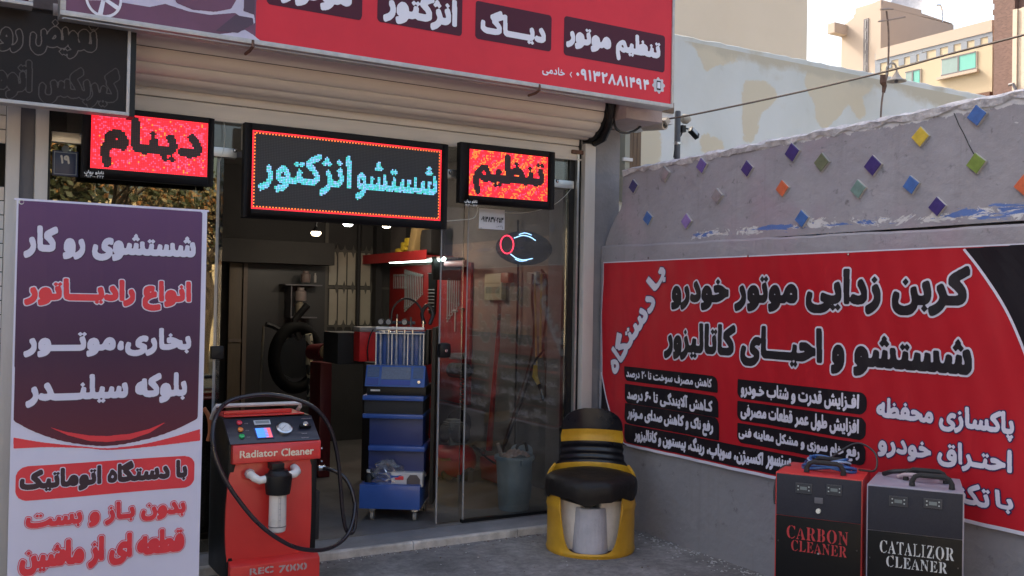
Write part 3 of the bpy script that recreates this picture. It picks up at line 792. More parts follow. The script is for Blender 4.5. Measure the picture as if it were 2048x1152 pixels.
# crumbling whitish mortar cap
M_cap = mat('cap_mortar', (.36, .34, .36), .9, var=.4, scale=18, col2=(.74, .72, .73), bump=.9, bscale=60)
m = MB(); vs = []; n = 170
for i in range(n+1):
    y = 5.66-i*.05; z = ztop(y); r = lambda s: random.uniform(-s, s)
    vs += [(WX+.016+r(.006), y, z-.012-abs(r(.028))), (WX+.006+r(.006), y, z+.002+r(.008)), (WX+.03, y, z+.018+r(.008)), (WX+.14, y, z+.026+r(.008)), (WX+.28, y, z+.01), (WX+.28, y, z-.02)]
m.add(vs, [(i*6+j, i*6+j+1, (i+1)*6+j+1, (i+1)*6+j) for i in range(n) for j in range(5)]+[(5, 4, 3, 2, 1, 0)]); m.build('cap', M_cap, bw)
# diamond tiles
TC = dict(navy=(.035, .03, .13), blue=(.06, .15, .40), grey=(.24, .24, .25), violet=(.12, .09, .30), lilac=(.24, .17, .42), indigo=(.05, .035, .17), orange=(.62, .14, .06),
          olive=(.15, .17, .10), sage=(.17, .27, .24), yellow=(.62, .45, .06), green=(.20, .28, .06))
M_tile = {k_: mat('tile_'+k_, v_, .35, var=.18, scale=25, coat=.3, bump=.1) for k_, v_ in TC.items()}
M_tedge = mat('tile_edge', (.42, .4, .38), .8, var=.2)
FW = Face((WX, 0, 0), (0, -1, 0)); FW2 = Face((WX+.02, 0, 0), (0, -1, 0))
for x, y, c, s in ((166, 895, 'navy', 1), (235, 1048, 'blue', 1), (315, 835, 'grey', 1.1), (494, 795, 'violet', 1), (420, 1062, 'lilac', 1), (567, 942, 'grey', 1), (712, 810, 'indigo', 1), (929, 732, 'indigo', 1.1),
                   (882, 905, 'orange', 1), (975, 1050, 'blue', 1), (1070, 780, 'olive', 1.05), (1246, 908, 'sage', 1), (1316, 795, 'indigo', 1.1), (1500, 888, 'blue', .95), (1545, 657, 'yellow', 1), (1625, 992, 'indigo', .95),
                   (1812, 785, 'green', 1), (1816, 555, 'blue', 1), (2045, 890, 'orange', 1)):
    u, v = FW2.uv(1200+x/2.4, y/2.4); h = .052*s; rt = R(random.uniform(-7, 7))
    pts = [(u+h*rx*math.cos(R(90*k_)+rt), v+h*math.sin(R(90*k_)+rt)) for k_ in range(4) for rx in (1,)]
    b = MB(); vs = [FW2.P(a_, b_, -.004) for a_, b_ in pts]+[FW2.P(a_, b_, .014) for a_, b_ in pts]+[FW2.P(u+(a_-u)*.93, v+(b_-v)*.93, .017) for a_, b_ in pts]
    b.add(vs, [(0, 1, 5, 4), (1, 2, 6, 5), (2, 3, 7, 6), (3, 0, 4, 7)], 1); b.add(vs, [(4, 5, 9, 8), (5, 6, 10, 9), (6, 7, 11, 10), (7, 4, 8, 11), (8, 9, 10, 11)], 0)
    b.build('tile', [M_tile[c], M_tedge], bw, label={'navy': 'dark navy', 'grey': 'faded grey', 'indigo': 'deep indigo', 'sage': 'sage green', 'olive': 'dull olive'}.get(c, c)+' diamond tile')
# a crack
pts = [FW2.uv(px, py) for px, py in ((1908, 226), (1918, 250), (1928, 268), (1938, 290), (1950, 312))]
m = MB(); m.tube([FW2.P(u, v, .0005) for u, v in pts], .0022, 4); m.build('crack', M_blackm, bw)

# ------------------------------------------------------------------ red wall banner
bil = lambda u, v: .005*math.sin(u*7+v*2)+.003*math.sin(u*19+1.3-v*6)+.0035*math.sin(v*9+u*2)+.0015*math.sin(u*41+v*13)+.014
FB = Face((WX-.006, 0, 0), (0, -1, 0), disp=bil)
M_bred = mat('banner_red', (.44, .012, .022), .42, var=.06, scale=1.2, col2=(.50, .016, .026), spec=.3, bump=.25, bscale=4, stretch=(1, 1, .5))
M_bblack = mat('banner_black', (.012, .009, .013), .5, var=.05, spec=.25, bump=.25, bscale=4, stretch=(1, 1, .5))
M_bwhite = mat('banner_white', (.66, .64, .73), .5, var=.03, spec=.3)
M_bnavy = mat('banner_navy', (.03, .02, .09), .5, var=0)
M_letb = mat('letter_black', (.012, .01, .014), .5, var=0)
bz0, bz1 = .585, 1.912; bu0 = -5.835; bu1 = -2.3
def banner_sheet(F, u0, u1, v0, v1, nu, nv, m, parent, th=.0012, name='fabric'):
    b = MB(local=face_local(F)); vs = []
    for n_ in (0, -th):
        for i in range(nu+1):
            for j in range(nv+1): vs.append(F.P(u0+(u1-u0)*i/nu, v0+(v1-v0)*j/nv, n_))
    o_ = (nu+1)*(nv+1); q = lambda i, j: i*(nv+1)+j
    fs = [(q(i, j), q(i+1, j), q(i+1, j+1), q(i, j+1)) for i in range(nu) for j in range(nv)]+[(o_+q(i, j), o_+q(i, j+1), o_+q(i+1, j+1), o_+q(i+1, j)) for i in range(nu) for j in range(nv)]
    for i in range(nu): fs += [(q(i, 0), o_+q(i, 0), o_+q(i+1, 0), q(i+1, 0)), (q(i, nv), q(i+1, nv), o_+q(i+1, nv), o_+q(i, nv))]
    for j in range(nv): fs += [(q(0, j), q(0, j+1), o_+q(0, j+1), o_+q(0, j)), (q(nu, j), o_+q(nu, j), o_+q(nu, j+1), q(nu, j+1))]
    b.add(vs, fs); return b.build(name, m, parent, smooth=True)
wb = thing('wall_banner', 'wide red vinyl banner with black and white Persian lettering hung on the grey wall', 'banner', (WX, 4, bz0))
banner_sheet(FB, bu0, bu1, bz0, bz1, 140, 40, M_bred, wb)
UB = lambda pts: [FB.uv(*p) for p in pts]
printed(FB, [[(bu0, bz0), (bu1, bz0), (bu1, bz0+.018), (bu0, bz0+.018)]], M_bwhite, wb, 1, 'bottom_border', .006)
printed(FB, [[(bu0, bz1-.008), (bu1, bz1-.008), (bu1, bz1), (bu0, bz1)]], M_bwhite, wb, 1, 'top_border', .004)
printed(FB, [[(bu0, bz0), (bu0, bz1), (bu0+.007, bz1), (bu0+.007, bz0)]], M_bwhite, wb, 1, 'side_border', .003)
# dark swooshes at the corners
pa = [FB.uv(px, py) for px, py in ((1204, 745), (1213, 790), (1228, 836), (1246, 880), (1262, 902))]
pa = [(u, max(v, bz0)) for u, v in pa]; L1 = [tuple(q) for q in spline([(u, v, 0) for u, v in pa], 6)]; L1 = [(q[0], max(q[1], bz0+.001)) for q in L1]
printed(FB, [L1+[(bu0+.001, bz0+.001), (bu0+.001, L1[0][1])]], M_bblack, wb, 2, 'corner_shape', .006)
printed(FB, [L1+[(q[0]+.013, q[1]+.005) for q in reversed(L1)]], M_bwhite, wb, 3, 'corner_edge', .003)
pb = [FB.uv(px, py) for px, py in ((1934, 497), (1968, 540), (2003, 592), (2034, 650), (2070, 735), (2110, 850))]
L2 = [(q[0], min(q[1], bz1-.001)) for q in spline([(u, v, 0) for u, v in pb], 6)]
printed(FB, [L2+[(bu1-.001, L2[-1][1]), (bu1-.001, bz1-.001)]], M_bblack, wb, 2, 'corner_shape', .008)
printed(FB, [L2+[(q[0]-.012, q[1]-.006) for q in reversed(L2)]], M_bwhite, wb, 3, 'corner_edge', .003)
BL = lambda s_, A, B, **k: lettering(FB, s_, FB.rect(A, B), k.pop('m', M_bwhite), wb, **k)
BL('کربن زدایی موتور خودرو', (1345, 620), (1946, 530), m=M_letb, pen=.068, halo=M_bwhite, halo_r=.011, res=100, lvl=2)
BL('شستشو و احیـــای کاتالیزور', (1331, 717), (1952, 668), m=M_letb, pen=.068, halo=M_bwhite, halo_r=.011, res=100, lvl=2)
def tilted(s_, pA, pB, hh, **k):
    """word along the slope from pA (left end) to pB (right end)"""
    a, b = Vector(FB.uv(*pA)), Vector(FB.uv(*pB)); w = (b-a).length; c = (a+b)/2; an = math.atan2(b[1]-a[1], b[0]-a[0])
    lettering(FB, s_, (c[0]-w/2, c[1]-hh/2, c[0]+w/2, c[1]+hh/2), M_bwhite, wb, ang=an, **k)
tilted('دستگاه', (1223, 735), (1303, 588), .19, pen=.07, halo=M_bnavy, halo_r=.008, res=90, lvl=2)
tilted('با', (1304, 578), (1331, 535), .16, pen=.07, halo=M_bnavy, halo_r=.008, res=80, lvl=2)
def bpill(A, B, cor): u0, v0, u1, v1 = FB.rect(A, B); printed(FB, [rrect(u0, v0, u1, v1, .045, cor)], M_bblack, wb, 2, 'printed_box', .008)
for A, B in (((1253, 761), (1442, 753)), ((1253, 805), (1442, 793)), ((1253, 845), (1442, 836))): bpill(A, B, (1, 0, 1, 0))
for A, B in (((1479, 796), (1737, 786)), ((1479, 840), (1737, 836)), ((1479, 884), (1737, 887))): bpill(A, B, (1, 1, 1, 0))
bpill((1253, 883), (1737, 940), (1, 0, 1, 0))
k4 = dict(pen=.058, res=64, lvl=3)
BL('کاهش مصرف سوخت تا ۲۰ درصد', (1257, 758), (1431, 757), **k4)
BL('کـاهش آلایندگـی تا ۶۰ درصد', (1258, 803), (1431, 797), **k4)
BL('رفع ناک و کاهش صدای مـوتور', (1259, 843), (1431, 840), **k4)
BL('اکسیژن، سوپاپ، رینگ، پیستون و کاتالیزور', (1275, 886), (1530, 901), **k4)
BL('سنسور', (1535, 938), (1585, 912), **k4)
BL('افـزایش قدرت و شتاب خـودرو', (1486, 795), (1723, 788), **k4)
BL('افزایش طول عمر قطعات مصرفی', (1486, 838), (1724, 838), **k4)
BL('رفع خام سوزی و مشکل معاینه فنی', (1482, 881), (1725, 893), **k4)
k5 = dict(pen=.052, halo=M_bnavy, halo_r=.0065, res=84, lvl=2)
BL('پاکسازی محفظه', (1757, 847), (2034, 824), **k5)
BL('احتـراق خودرو', (1761, 912), (2030, 900), **k5)
BL('با', (1997, 1022), (2033, 984), **k5)
BL('تکنولوژی', (1800, 990), (1988, 972), **k5)
for px, py in ((1300, 512), (1500, 508), (1700, 505)): 
    u, v = FB.uv(px, py+4); MB().lathe([(0, -.006), (.007, -.004), (.007, 0), (0, 0)], (WX-.02, -u, v), 10, 'x').build('eyelet', M_steel, wb)

# ------------------------------------------------------------------ standing purple banner
PY = 5.0
def purple_print():
    m = mat('banner_purple', (.09, .035, .09), .5, var=0, spec=.3, bump=.3, bscale=5, stretch=(1, 1, .4)); N, L = nodes_of(m)
    tc = N.new('ShaderNodeTexCoord'); sp = N.new('ShaderNodeSeparateXYZ'); L.new(tc.outputs['Object'], sp.inputs[0])
    mr = N.new('ShaderNodeMapRange'); mr.inputs[1].default_value = .9; mr.inputs[2].default_value = 2.05; L.new(sp.outputs[2], mr.inputs[0])
    r = N.new('ShaderNodeValToRGB'); e = r.color_ramp.elements; e[0].position = 0; e[0].color = (.10, .018, .032, 1); e[1].position = 1; e[1].color = (.115, .05, .13, 1)
    k = e.new(.35); k.color = (.055, .02, .05, 1); L.new(mr.outputs[0], r.inputs[0]); L.new(r.outputs[0], N['Principled BSDF'].inputs['Base Color']); return m
M_purp = purple_print()
M_pwhite = mat('banner_lavender_white', (.60, .58, .70), .5, var=.05, scale=1.5, spec=.3, bump=.3, bscale=5, stretch=(1, 1, .4))
M_pred = mat('banner_scarlet', (.66, .03, .045), .45, var=.04)
M_pblack = mat('banner_letter_dark', (.03, .01, .02), .5, var=0)
pbil = lambda u, v: .008*math.sin((u-.27)*7.5)+.004*math.sin(v*3.1+u*3)+.0022*math.sin(u*27+v*2.2)*max(0, (v-1.2))
FP = Face((0, PY, 0), (1, 0, 0), disp=pbil)
px0, px1, pz0, pz1 = .2735, 1.138, .06, 2.036
sb = thing('roll_up_banner', 'tall purple and white banner with white and red Persian words standing by the door', 'banner', (.7, PY, 0))
banner_sheet(FP, px0, px1, pz0, pz1, 40, 90, M_pwhite, sb)
UP = lambda pts: [FP.uv(*p) for p in pts]
arc = [tuple(q)[:2] for q in spline([(*FP.uv(*p), 0) for p in ((27, 842), (70, 864), (135, 884), (214, 892), (290, 880), (350, 860), (401, 834))], 5)]
arc = [(max(px0+.008, min(px1-.022, u)), v) for u, v in arc]
printed(FP, [arc+[(px1-.022, pz1-.006), (px0+.008, pz1-.006)]], M_purp, sb, 1, 'purple_field', .01)
printed(FP, [UP([(94, 852), (130, 863), (180, 871), (215, 872), (260, 868), (300, 858), (335, 843), (300, 866), (262, 879), (215, 884), (180, 882), (135, 870)])], M_pred, sb, 2, 'red_crescent', .004)
lo = [(*FP.uv(*p), 0) for p in ((27, 897), (90, 894), (170, 896), (214, 900), (280, 896), (340, 889), (400, 881))]
hi = [(*FP.uv(*p), 0) for p in ((27, 875), (90, 885), (170, 893), (214, 896.5), (280, 890), (340, 876), (400, 858))]
printed(FP, [[tuple(q)[:2] for q in spline(lo, 4)]+[tuple(q)[:2] for q in reversed(spline(hi, 4))]], M_pred, sb, 1, 'red_swoosh', .004)
PLt = lambda s_, A, B, **k: lettering(FP, s_, FP.rect(A, B), k.pop('m', M_pwhite), sb, **k)
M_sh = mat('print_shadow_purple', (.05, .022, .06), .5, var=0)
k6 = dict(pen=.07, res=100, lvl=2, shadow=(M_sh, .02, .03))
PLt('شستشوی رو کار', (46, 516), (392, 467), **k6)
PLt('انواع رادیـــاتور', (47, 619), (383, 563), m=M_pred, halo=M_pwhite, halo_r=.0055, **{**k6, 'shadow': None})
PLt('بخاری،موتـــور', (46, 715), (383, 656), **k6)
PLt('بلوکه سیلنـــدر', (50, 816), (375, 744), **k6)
u0, v0, u1, v1 = FP.rect((30, 1003), (390, 911)); printed(FP, [rrect(u0, v0, u1, v1, .05)], M_pred, sb, 1, 'red_box', .006)
PLt('با دستگاه اتوماتیک', (38, 990), (376, 914), m=M_pblack, halo=M_pwhite, halo_r=.005, pen=.07, res=100, lvl=2)
M_prh = mat('banner_scarlet_outline', (.66, .04, .06), .5, var=0)
def dbl(s_, A, B):
    rc = FP.rect(A, B)
    lettering(FP, s_, rc, M_pwhite, sb, 2, pen=.075, halo=M_prh, halo_r=.0065, res=100, name='lettering_edge')
    lettering(FP, s_, rc, M_pred, sb, 4, pen=.075, halo=M_pwhite, halo_r=.0032, res=100)
dbl('بدون بـاز و بست', (50, 1066), (372, 991)); dbl('قطعه ای از ماشین', (37, 1153), (370, 1053))
printed(FP, [[(.55, .06), (.6, .14), (.75, .175), (.9, .17), (1.1, .1), (1.1, .06)]], M_pred, sb, 1, 'red_swoosh', .008)
# stand
m = MB(); m.box(px0-.01, px1+.01, PY+.004, PY+.02, pz1-.004, pz1+.006); m.build('top_rail', M_pwhite, sb, bevel=.002)
m = MB(); m.box(px0-.03, px1+.03, PY-.05, PY+.06, 0, .06); m.build('base_cassette', M_alu, sb, bevel=.01)
m = MB(); m.tube([(.7, PY+.02, .05), (.7, PY+.018, pz1-.01)], .009, 8); m.build('support_pole', M_alu, sb)
m = MB(); q = onY(PY-.004, 43, 404); m.tube([(q.x+.01*math.cos(t), q.y, q.z+.01*math.sin(t)) for t in [i*.6 for i in range(11)]], .003, 6, closed=True); m.build('tie_ring', M_wcable, sb)

# ------------------------------------------------------------------ number plate, phone card, open sign, wires on the glass
M_navy = mat('plate_navy', (.03, .045, .11), .35, var=.05)
FG = Face((0, GY-.012, 0), (1, 0, 0))
u0, v0, u1, v1 = FG.rect((104, 350), (157, 304))
npl = thing('house_number_plate', 'small navy number plate with Persian 19 behind the left glass', 'plate', ((u0+u1)/2, GY-.01, v0))
MB().box(u0, u1, GY-.012, GY-.002, v0, v1).build('plate', M_navy, npl, bevel=.002)
m = MB()
for a in ((u0+.008, u1-.008, v0+.008, v0+.012), (u0+.008, u1-.008, v1-.012, v1-.008), (u0+.008, u0+.012, v0+.0121, v1-.0121), (u1-.012, u1-.008, v0+.0121, v1-.0121)): m.box(a[0], a[1], GY-.0135, GY-.0121, a[2], a[3])
m.build('border', mat('plate_border', (.25, .3, .36), .4, var=.05), npl)
lettering(FG, '۱۹', FG.rect((120, 327), (140, 311.5)), M_sw, npl, 2, pen=.08, res=50)
u, v = FG.uv(131, 298); printed(FG, [[(u+.02*math.cos(t*.35), v+.02*math.sin(t*.35)) for t in range(18)]], mat('plate_emblem', (.14, .17, .2), .5, var=0), npl, 1, 'emblem', .002)
u0, v0, u1, v1 = FG.rect((958, 457), (1010, 420))
pc = thing('phone_card', 'white card with a phone number stuck on the right glass', 'card', ((u0+u1)/2, GY-.01, v0))
MB().box(u0, u1, GY-.011, GY-.006, v0, v1).build('card', mat('card_white', (.62, .62, .66), .4, var=.05), pc, bevel=.001)
lettering(FG, '۰۹۱۳۸۳۷۰۲۵۳', FG.rect((962, 443.5), (1007, 435)), M_letb, pc, 1, pen=.07, res=40)
lettering(FG, 'خادمی', FG.rect((992, 455), (1006, 450)), M_letb, pc, 1, pen=.04, res=24)
for px in (962, 1005):
    q = onY(GY-.012, px, 456); MB().lathe([(0, -.003), (.004, -.002), (.004, 0), (0, 0)], (q.x, GY-.011, q.z), 8, 'y').build('sticker_dot', M_dgrey, pc)
FO = Face((0, GY+.03, 0), (1, 0, 0)); FOf = Face((0, GY+.022, 0), (1, 0, 0))
u0, v0, u1, v1 = FO.rect((992, 528), (1104, 466)); cu, cv = (u0+u1)/2, (v0+v1)/2; ru, rv = (u1-u0)/2, (v1-v0)/2
op = thing('open_sign', 'oval black light sign reading Open with a glowing red O', 'sign', (cu, GY+.03, v0))
m = MB(); m.prism([(cu+ru*math.cos(R(a)), cv+rv*math.sin(R(a))) for a in range(0, 360, 10)], lambda a, b, n: (a, GY+.024+n, b), 0, .016); m.build('board', mat('open_board', (.035, .033, .035), .5, var=.1), op)
E_o = emitter('neon_red', (1, .03, .07), 1.1); E_w = emitter('neon_white_blue', (.35, .62, 1), .9)
ou, ov = FOf.uv(1014, 489); a_, b_ = FOf.uv(1001, 489)[0], FOf.uv(1014, 471)[1]; rx_, ry_ = ou-a_, b_-ov
m = MB(); m.tube([(ou+rx_*math.cos(R(a)), GY+.021, ov+ry_*math.sin(R(a))) for a in range(0, 360, 12)], .0042, 6, closed=True); m.build('neon_letter_o', E_o, op, smooth=True)
M_dull = mat('neon_unlit', (.20, .18, .18), .4, var=0)
for ch, A, B in (('p', (1036, 506), (1052, 481)), ('e', (1055, 503), (1071, 484)), ('n', (1075, 504), (1096, 486))):
    lettering(FOf, ch, FOf.rect(A, B), M_dull, op, 1, pen=.03, arabic=False, outline_only=.0022, res=60, name='neon_letter')
for pts, r in ((((1038, 469), (1050, 466), (1063, 470)), .003), (((1028, 476), (1045, 471), (1060, 474), (1071, 481)), .0033), (((1021, 508), (1032, 516), (1047, 520), (1065, 517)), .0033), (((1030, 518), (1040, 522), (1054, 521)), .003)):
    m = MB(); m.tube(spline([Vector((*[FOf.uv(*p)[0]], GY+.021, FOf.uv(*p)[1])) for p in pts], 6), r, 6); m.build('neon_arc', E_w, op, smooth=True)
def wire(name, lab, pts, y, r=.003, m_=M_wcable, cat='cable'):
    b = MB(); b.tube(spline([onY(y, *p) for p in pts], 8), r, 6); o_ = b.build(name, m_, smooth=True); tag(o_, lab, cat); return o_
wire('white_cable', 'white cable running under the right LED sign to the wide one', [(893, 442), (920, 440), (945, 437), (953, 428), (956, 414)], GY-.03, .0032)
wire('white_cable', 'thin white cable sagging from the right clamp behind the phone card', [(1010, 425), (1040, 426), (1075, 421), (1105, 411), (1128, 394), (1142, 378)], GY-.02, .0022)
wire('white_cable', 'thin cable hanging beside the left LED sign', [(446, 236), (450, 262), (447, 300), (440, 322), (438, 345)], GY-.03, .002)
# ------------------------------------------------------------------ radiator cleaning machine
M_mred = mat('machine_red', (.56, .025, .022), .42, var=.06, scale=3, col2=(.62, .035, .03), coat=.25)
M_cream = mat('letter_cream', (.72, .64, .5), .5, var=0)
M_cpan = mat('control_panel', (.022, .022, .035), .35, var=.1, coat=.3)
rc = thing('radiator_cleaner', 'red and black radiator cleaner machine with gauge, white filter and loose black hose', 'machine', (1.57, 5.4, 0))
X0, X1 = 1.335, 1.82
ZH0, ZH1, ZT = .706, .811, .93                      # header bottom, header top, top of the sloping control panel
sidep = [(5.2, .07), (5.2, ZH1), (5.34, ZT+.005), (5.6, ZT+.005), (5.6, .07)]
m = MB(); m.prism(sidep, lambda a, b, n: (n, a, b), X0-.012, X0+.03)
m.prism(sidep, lambda a, b, n: (n, a, b), X1-.045, X1+.0)
m.box(X0+.031, X1-.046, 5.23, 5.59, .075, ZT-.08); m.box(X0+.031, X1-.046, 5.36, 5.59, ZT-.079, ZT); m.build('cabinet', M_black, rc, bevel=.012)
# curved red front
m = MB(); prof = []
for i in range(25):
    z = .15+(ZH0+.005-.15)*i/24; prof.append((5.205-.018*math.sin(math.pi*(z-.15)/.56), z))
k = len(prof); xl = lambda z: X0-.004-.018*math.sin(math.pi*(z-.15)/.5) if z < .65 else X0+.002
vs = []
for y, z in prof: vs += [(xl(z), y, z), (xl(z), y+.02, z), (X1-.035, y, z), (X1-.035, y+.02, z)]
fs = []
for i in range(k-1):
    a = i*4; b = a+4; fs += [(a, a+2, b+2, b), (a+1, b+1, b+3, a+3), (a, b, b+1, a+1), (a+2, a+3, b+3, b+2)]
fs += [(0, 1, 3, 2), (4*k-4, 4*k-2, 4*k-1, 4*k-3)]
m.add(vs, fs); m.build('front_panel', M_mred, rc, smooth=True)
m = MB(); m.prism([(5.165, ZH0), (5.16, ZH0+.005), (5.16, ZH1-.012), (5.166, ZH1-.003), (5.21, ZH1), (5.21, ZH0)], lambda a, b, n: (n, a, b), X0+.002, X1+.004); m.build('header_panel', M_mred, rc, bevel=.003)
m = MB(); m.prism([(5.172, ZH1+.002), (5.33, ZT), (5.345, ZT-.015), (5.2, ZH1)], lambda a, b, n: (n, a, b), X0-.01, X1+.003); m.build('control_panel', M_cpan, rc, bevel=.002)
m = MB(); m.box(X0+.0, X1-.03, 5.355, 5.59, ZT+.0055, ZT+.014); m.box(X0+.01, X1-.09, 5.40, 5.43, ZT+.0145, ZT+.035); m.build('top_panel', M_mred, rc, bevel=.004)
m = MB(); m.prism([(5.15, .035), (5.15, .16), (5.195, .185), (5.3, .185), (5.3, .035)], lambda a, b, n: (n, a, b), X0-.0, X1+.008); m.build('plinth', M_mred, rc, bevel=.004)
for x in (X0+.05, X1-.05):
    for y in (5.24, 5.55): MB().lathe([(.025, -.012), (.03, -.01), (.03, .01), (.025, .012)], (x, y, .03), 16, 'x').build('caster', mat('caster_tan', (.45, .28, .16), .5), rc)
q0, q1 = onY(5.45, 432, 812), onY(5.45, 600, 806)
m = MB(); m.tube([q0+Vector((0, .1, -.08)), q0+Vector((-.005, .01, -.02)), q0, q1, q1+Vector((.005, .01, -.02)), q1+Vector((0, .1, -.08))], .0115, 8); m.build('handle_bar', mat('bar_white', (.6, .57, .56), .3), rc, smooth=True)
m = MB(); m.box(X1+.002, X1+.055, 5.3, 5.56, .22, .5); m.build('side_box', M_blackm, rc, bevel=.01)
FR = Face((0, 5.16, 0), (1, 0, 0))
lettering(FR, 'Radiator', FR.rect((479, 917), (556, 897)), M_cream, rc, 1, pen=.04, arabic=False, penx=1, p=2, res=90, stencil=[(.055, .072), (.86, .875)])
lettering(FR, 'Cleaner', FR.rect((562, 913), (628, 893)), M_cream, rc, 1, pen=.04, arabic=False, penx=1, p=2, res=90, stencil=[(.1, .115)])
FR2 = Face((0, 5.15, 0), (1, 0, 0))
M_stg = mat('letter_grey', (.36, .3, .3), .5, var=0)
lettering(FR2, 'REC', FR2.rect((499, 1151), (547, 1131)), M_stg, rc, 1, pen=.06, arabic=False, p=2, res=60, stencil=[(.09, .12), (.5, .53), (.82, .85)])
lettering(FR2, '7000', FR2.rect((557, 1146), (614, 1124)), M_stg, rc, 1, pen=.06, arabic=False, p=2, res=60, stencil=[(.36, .39), (.61, .64), (.86, .89)])
# panel furniture on the inclined face
dy_, dz_ = 5.33-5.172, ZT-ZH1-.002
pn = Vector((0, -dz_, dy_)).normalized(); pv = Vector((0, dy_, dz_)).normalized()
FC = Face((0, 5.172, ZH1+.002), (1, 0, 0), tuple(pv)); FC.N = pn if pn.y < 0 else -pn; FC.O = FC.O+FC.N*.0025
cp = lambda x, y: (x/3.097+400, y/3.097+780)
def pdisc(c, r, h, m_, nm, parent=rc, dome=False, ry=None):
    u, v = FC.uv(*c); b = MB(); n = 18
    for (ra, ha), (rb, hb) in zip(((r, 0), (r, h)), ((r, h), (r*.75, h*1.25))):
        b.add([FC.P(u+ra*math.cos(2*math.pi*k/n), v+ra*math.sin(2*math.pi*k/n), ha) for k in range(n)]+[FC.P(u+rb*math.cos(2*math.pi*k/n), v+rb*math.sin(2*math.pi*k/n), hb) for k in range(n)], [(k, (k+1) % n, n+(k+1) % n, n+k) for k in range(n)])
    b.add([FC.P(u+r*.75*math.cos(2*math.pi*k/n), v+r*.75*math.sin(2*math.pi*k/n), h*1.25) for k in range(n)], [tuple(range(n))]); return b.build(nm, m_, parent, smooth=True)
def pbox(A, B, h, m_, nm, parent=rc, n0=0):
    u0, v0, u1, v1 = FC.rect(A, B); b = MB(); b.add([FC.P(u, v, n) for n in (n0, n0+h) for u, v in ((u0, v0), (u1, v0), (u1, v1), (u0, v1))], [(0, 3, 2, 1), (4, 5, 6, 7), (0, 1, 5, 4), (1, 2, 6, 5), (2, 3, 7, 6), (3, 0, 4, 7)]); return b.build(nm, m_, parent)
for c, col, l in (((243, 206), (.7, .03, .06), 'red push button'), ((250, 249), (.8, .22, .03), 'orange push button'), ((258, 290), (.02, .45, .12), 'green push button')):
    o_ = pdisc(cp(*c), .0145, .009, mat('button_'+l[:3], col, .3, var=0, coat=.5), 'button'); o_['label'] = l
    u, v = FC.uv(*cp(c[0]+32, c[1]+4)); lettering(FC, 'START' if 'green' in l else 'STOP', (u, v-.004, u+.02, v+.004), M_stg, rc, 1, pen=.05, arabic=False, res=24)
M_lcd = mat('lcd_grey', (.22, .24, .25), .3, var=.1); M_bez = mat('bezel', (.55, .56, .6), .35, var=0)
pbox(cp(338, 218), cp(430, 187), .004, M_bez, 'display_bezel'); pbox(cp(345, 212), cp(424, 192), .001, M_lcd, 'display', n0=.0045)
pbox(cp(352, 303), cp(438, 232), .003, mat('screen_dark', (.05, .06, .2), .3), 'screen_frame')
pbox(cp(358, 298), cp(410, 238), .001, emitter('screen_blue', (.08, .3, .9), .35), 'screen', n0=.0035); pbox(cp(411, 297), cp(432, 237), .001, emitter('screen_red', (.75, .12, .15), .35), 'screen', n0=.0035)
for k_ in range(1, 6):
    pbox(cp(358, 239+k_*10), cp(432, 237+k_*10), .0004, M_lcd, 'screen_line', n0=.0047)
pdisc(cp(520, 245), .045, .016, M_steel, 'gauge_bezel'); 
u, v = FC.uv(*cp(520, 245)); FCg = Face((0, 0, 0), (1, 0, 0), tuple(pv)); FCg.O = FC.O+FC.N*.0205; FCg.N = FC.N
printed(FCg, [[(u+.033*math.cos(t*.3), v+.033*math.sin(t*.3)) for t in range(21)]], mat('gauge_face', (.62, .64, .66), .4, var=.05), rc, 1, 'gauge_face', .003)
tk = MB()
for k_ in range(19):
    a = R(-40+k_*260/18); c_, s_ = math.cos(a), math.sin(a); tk.add([FCg.P(u+c_*.024-s_*.0006, v+s_*.024+c_*.0006, .003), FCg.P(u+c_*.024+s_*.0006, v+s_*.024-c_*.0006, .003), FCg.P(u+c_*.031+s_*.0006, v+s_*.031-c_*.0006, .003), FCg.P(u+c_*.031-s_*.0006, v+s_*.031+c_*.0006, .003)], [(0, 1, 2, 3)])
tk.build('gauge_ticks', M_letb, rc)
nd = MB(); nd.add([FCg.P(u-.018, v-.016, .004), FCg.P(u-.016, v-.018, .004), FCg.P(u+.016, v+.017, .004)], [(0, 1, 2)]); nd.build('needle', M_letb, rc)
kb = pdisc(cp(650, 224), .017, .02, M_steel, 'valve'); pbox(cp(618, 240), cp(680, 222), .018, M_black, 'valve_handle')
for k_, (a, w_) in enumerate(((178, 66), (270, 36), (297, 48))): u, v = FC.uv(*cp(628, a)); lettering(FC, ('PRESSURE', 'VALVE', 'OUTLET')[k_], (u-w_*.0003*0, v-.005, u+w_*.0009, v+.003), M_stg, rc, 1, pen=.06, arabic=False, res=24)
# water filter
fx = onY(5.14, 552, 960).x; fz = lambda py: onY(5.12, 552, py).z
m = MB(); m.box(fx-.035, fx+.035, 5.1, 5.19, fz(940), fz(926)); m.build('filter_bracket', M_black, rc, bevel=.006)
m = MB(); m.lathe([(.0, fz(938)), (.05, fz(939)), (.055, fz(944)), (.072, fz(948)), (.074, fz(956)), (.068, fz(975)), (.064, fz(986)), (0, fz(987))], (fx, 5.1, 0), 24); m.build('filter_head', M_black, rc, smooth=True)
m = MB(); m.lathe([(0, fz(986)), (.046, fz(987)), (.047, fz(1052)), (.043, fz(1060)), (.03, fz(1063)), (0, fz(1063))], (fx, 5.1, 0), 24)
fb = m.build('filter_bowl', mat('filter_bowl_white', (.62, .58, .55), .3, var=.06, coat=.5), rc, smooth=True)
m = MB(); m.box(fx-.0008, fx+.0008, 5.051, 5.054, fz(1050), fz(992))
for k_ in range(26): m.box(fx-.012, fx-.008 if k_ % 5 else fx+.004, 5.0505, 5.0535, fz(992+k_*2.2)-.0008, fz(992+k_*2.2)+.0008)
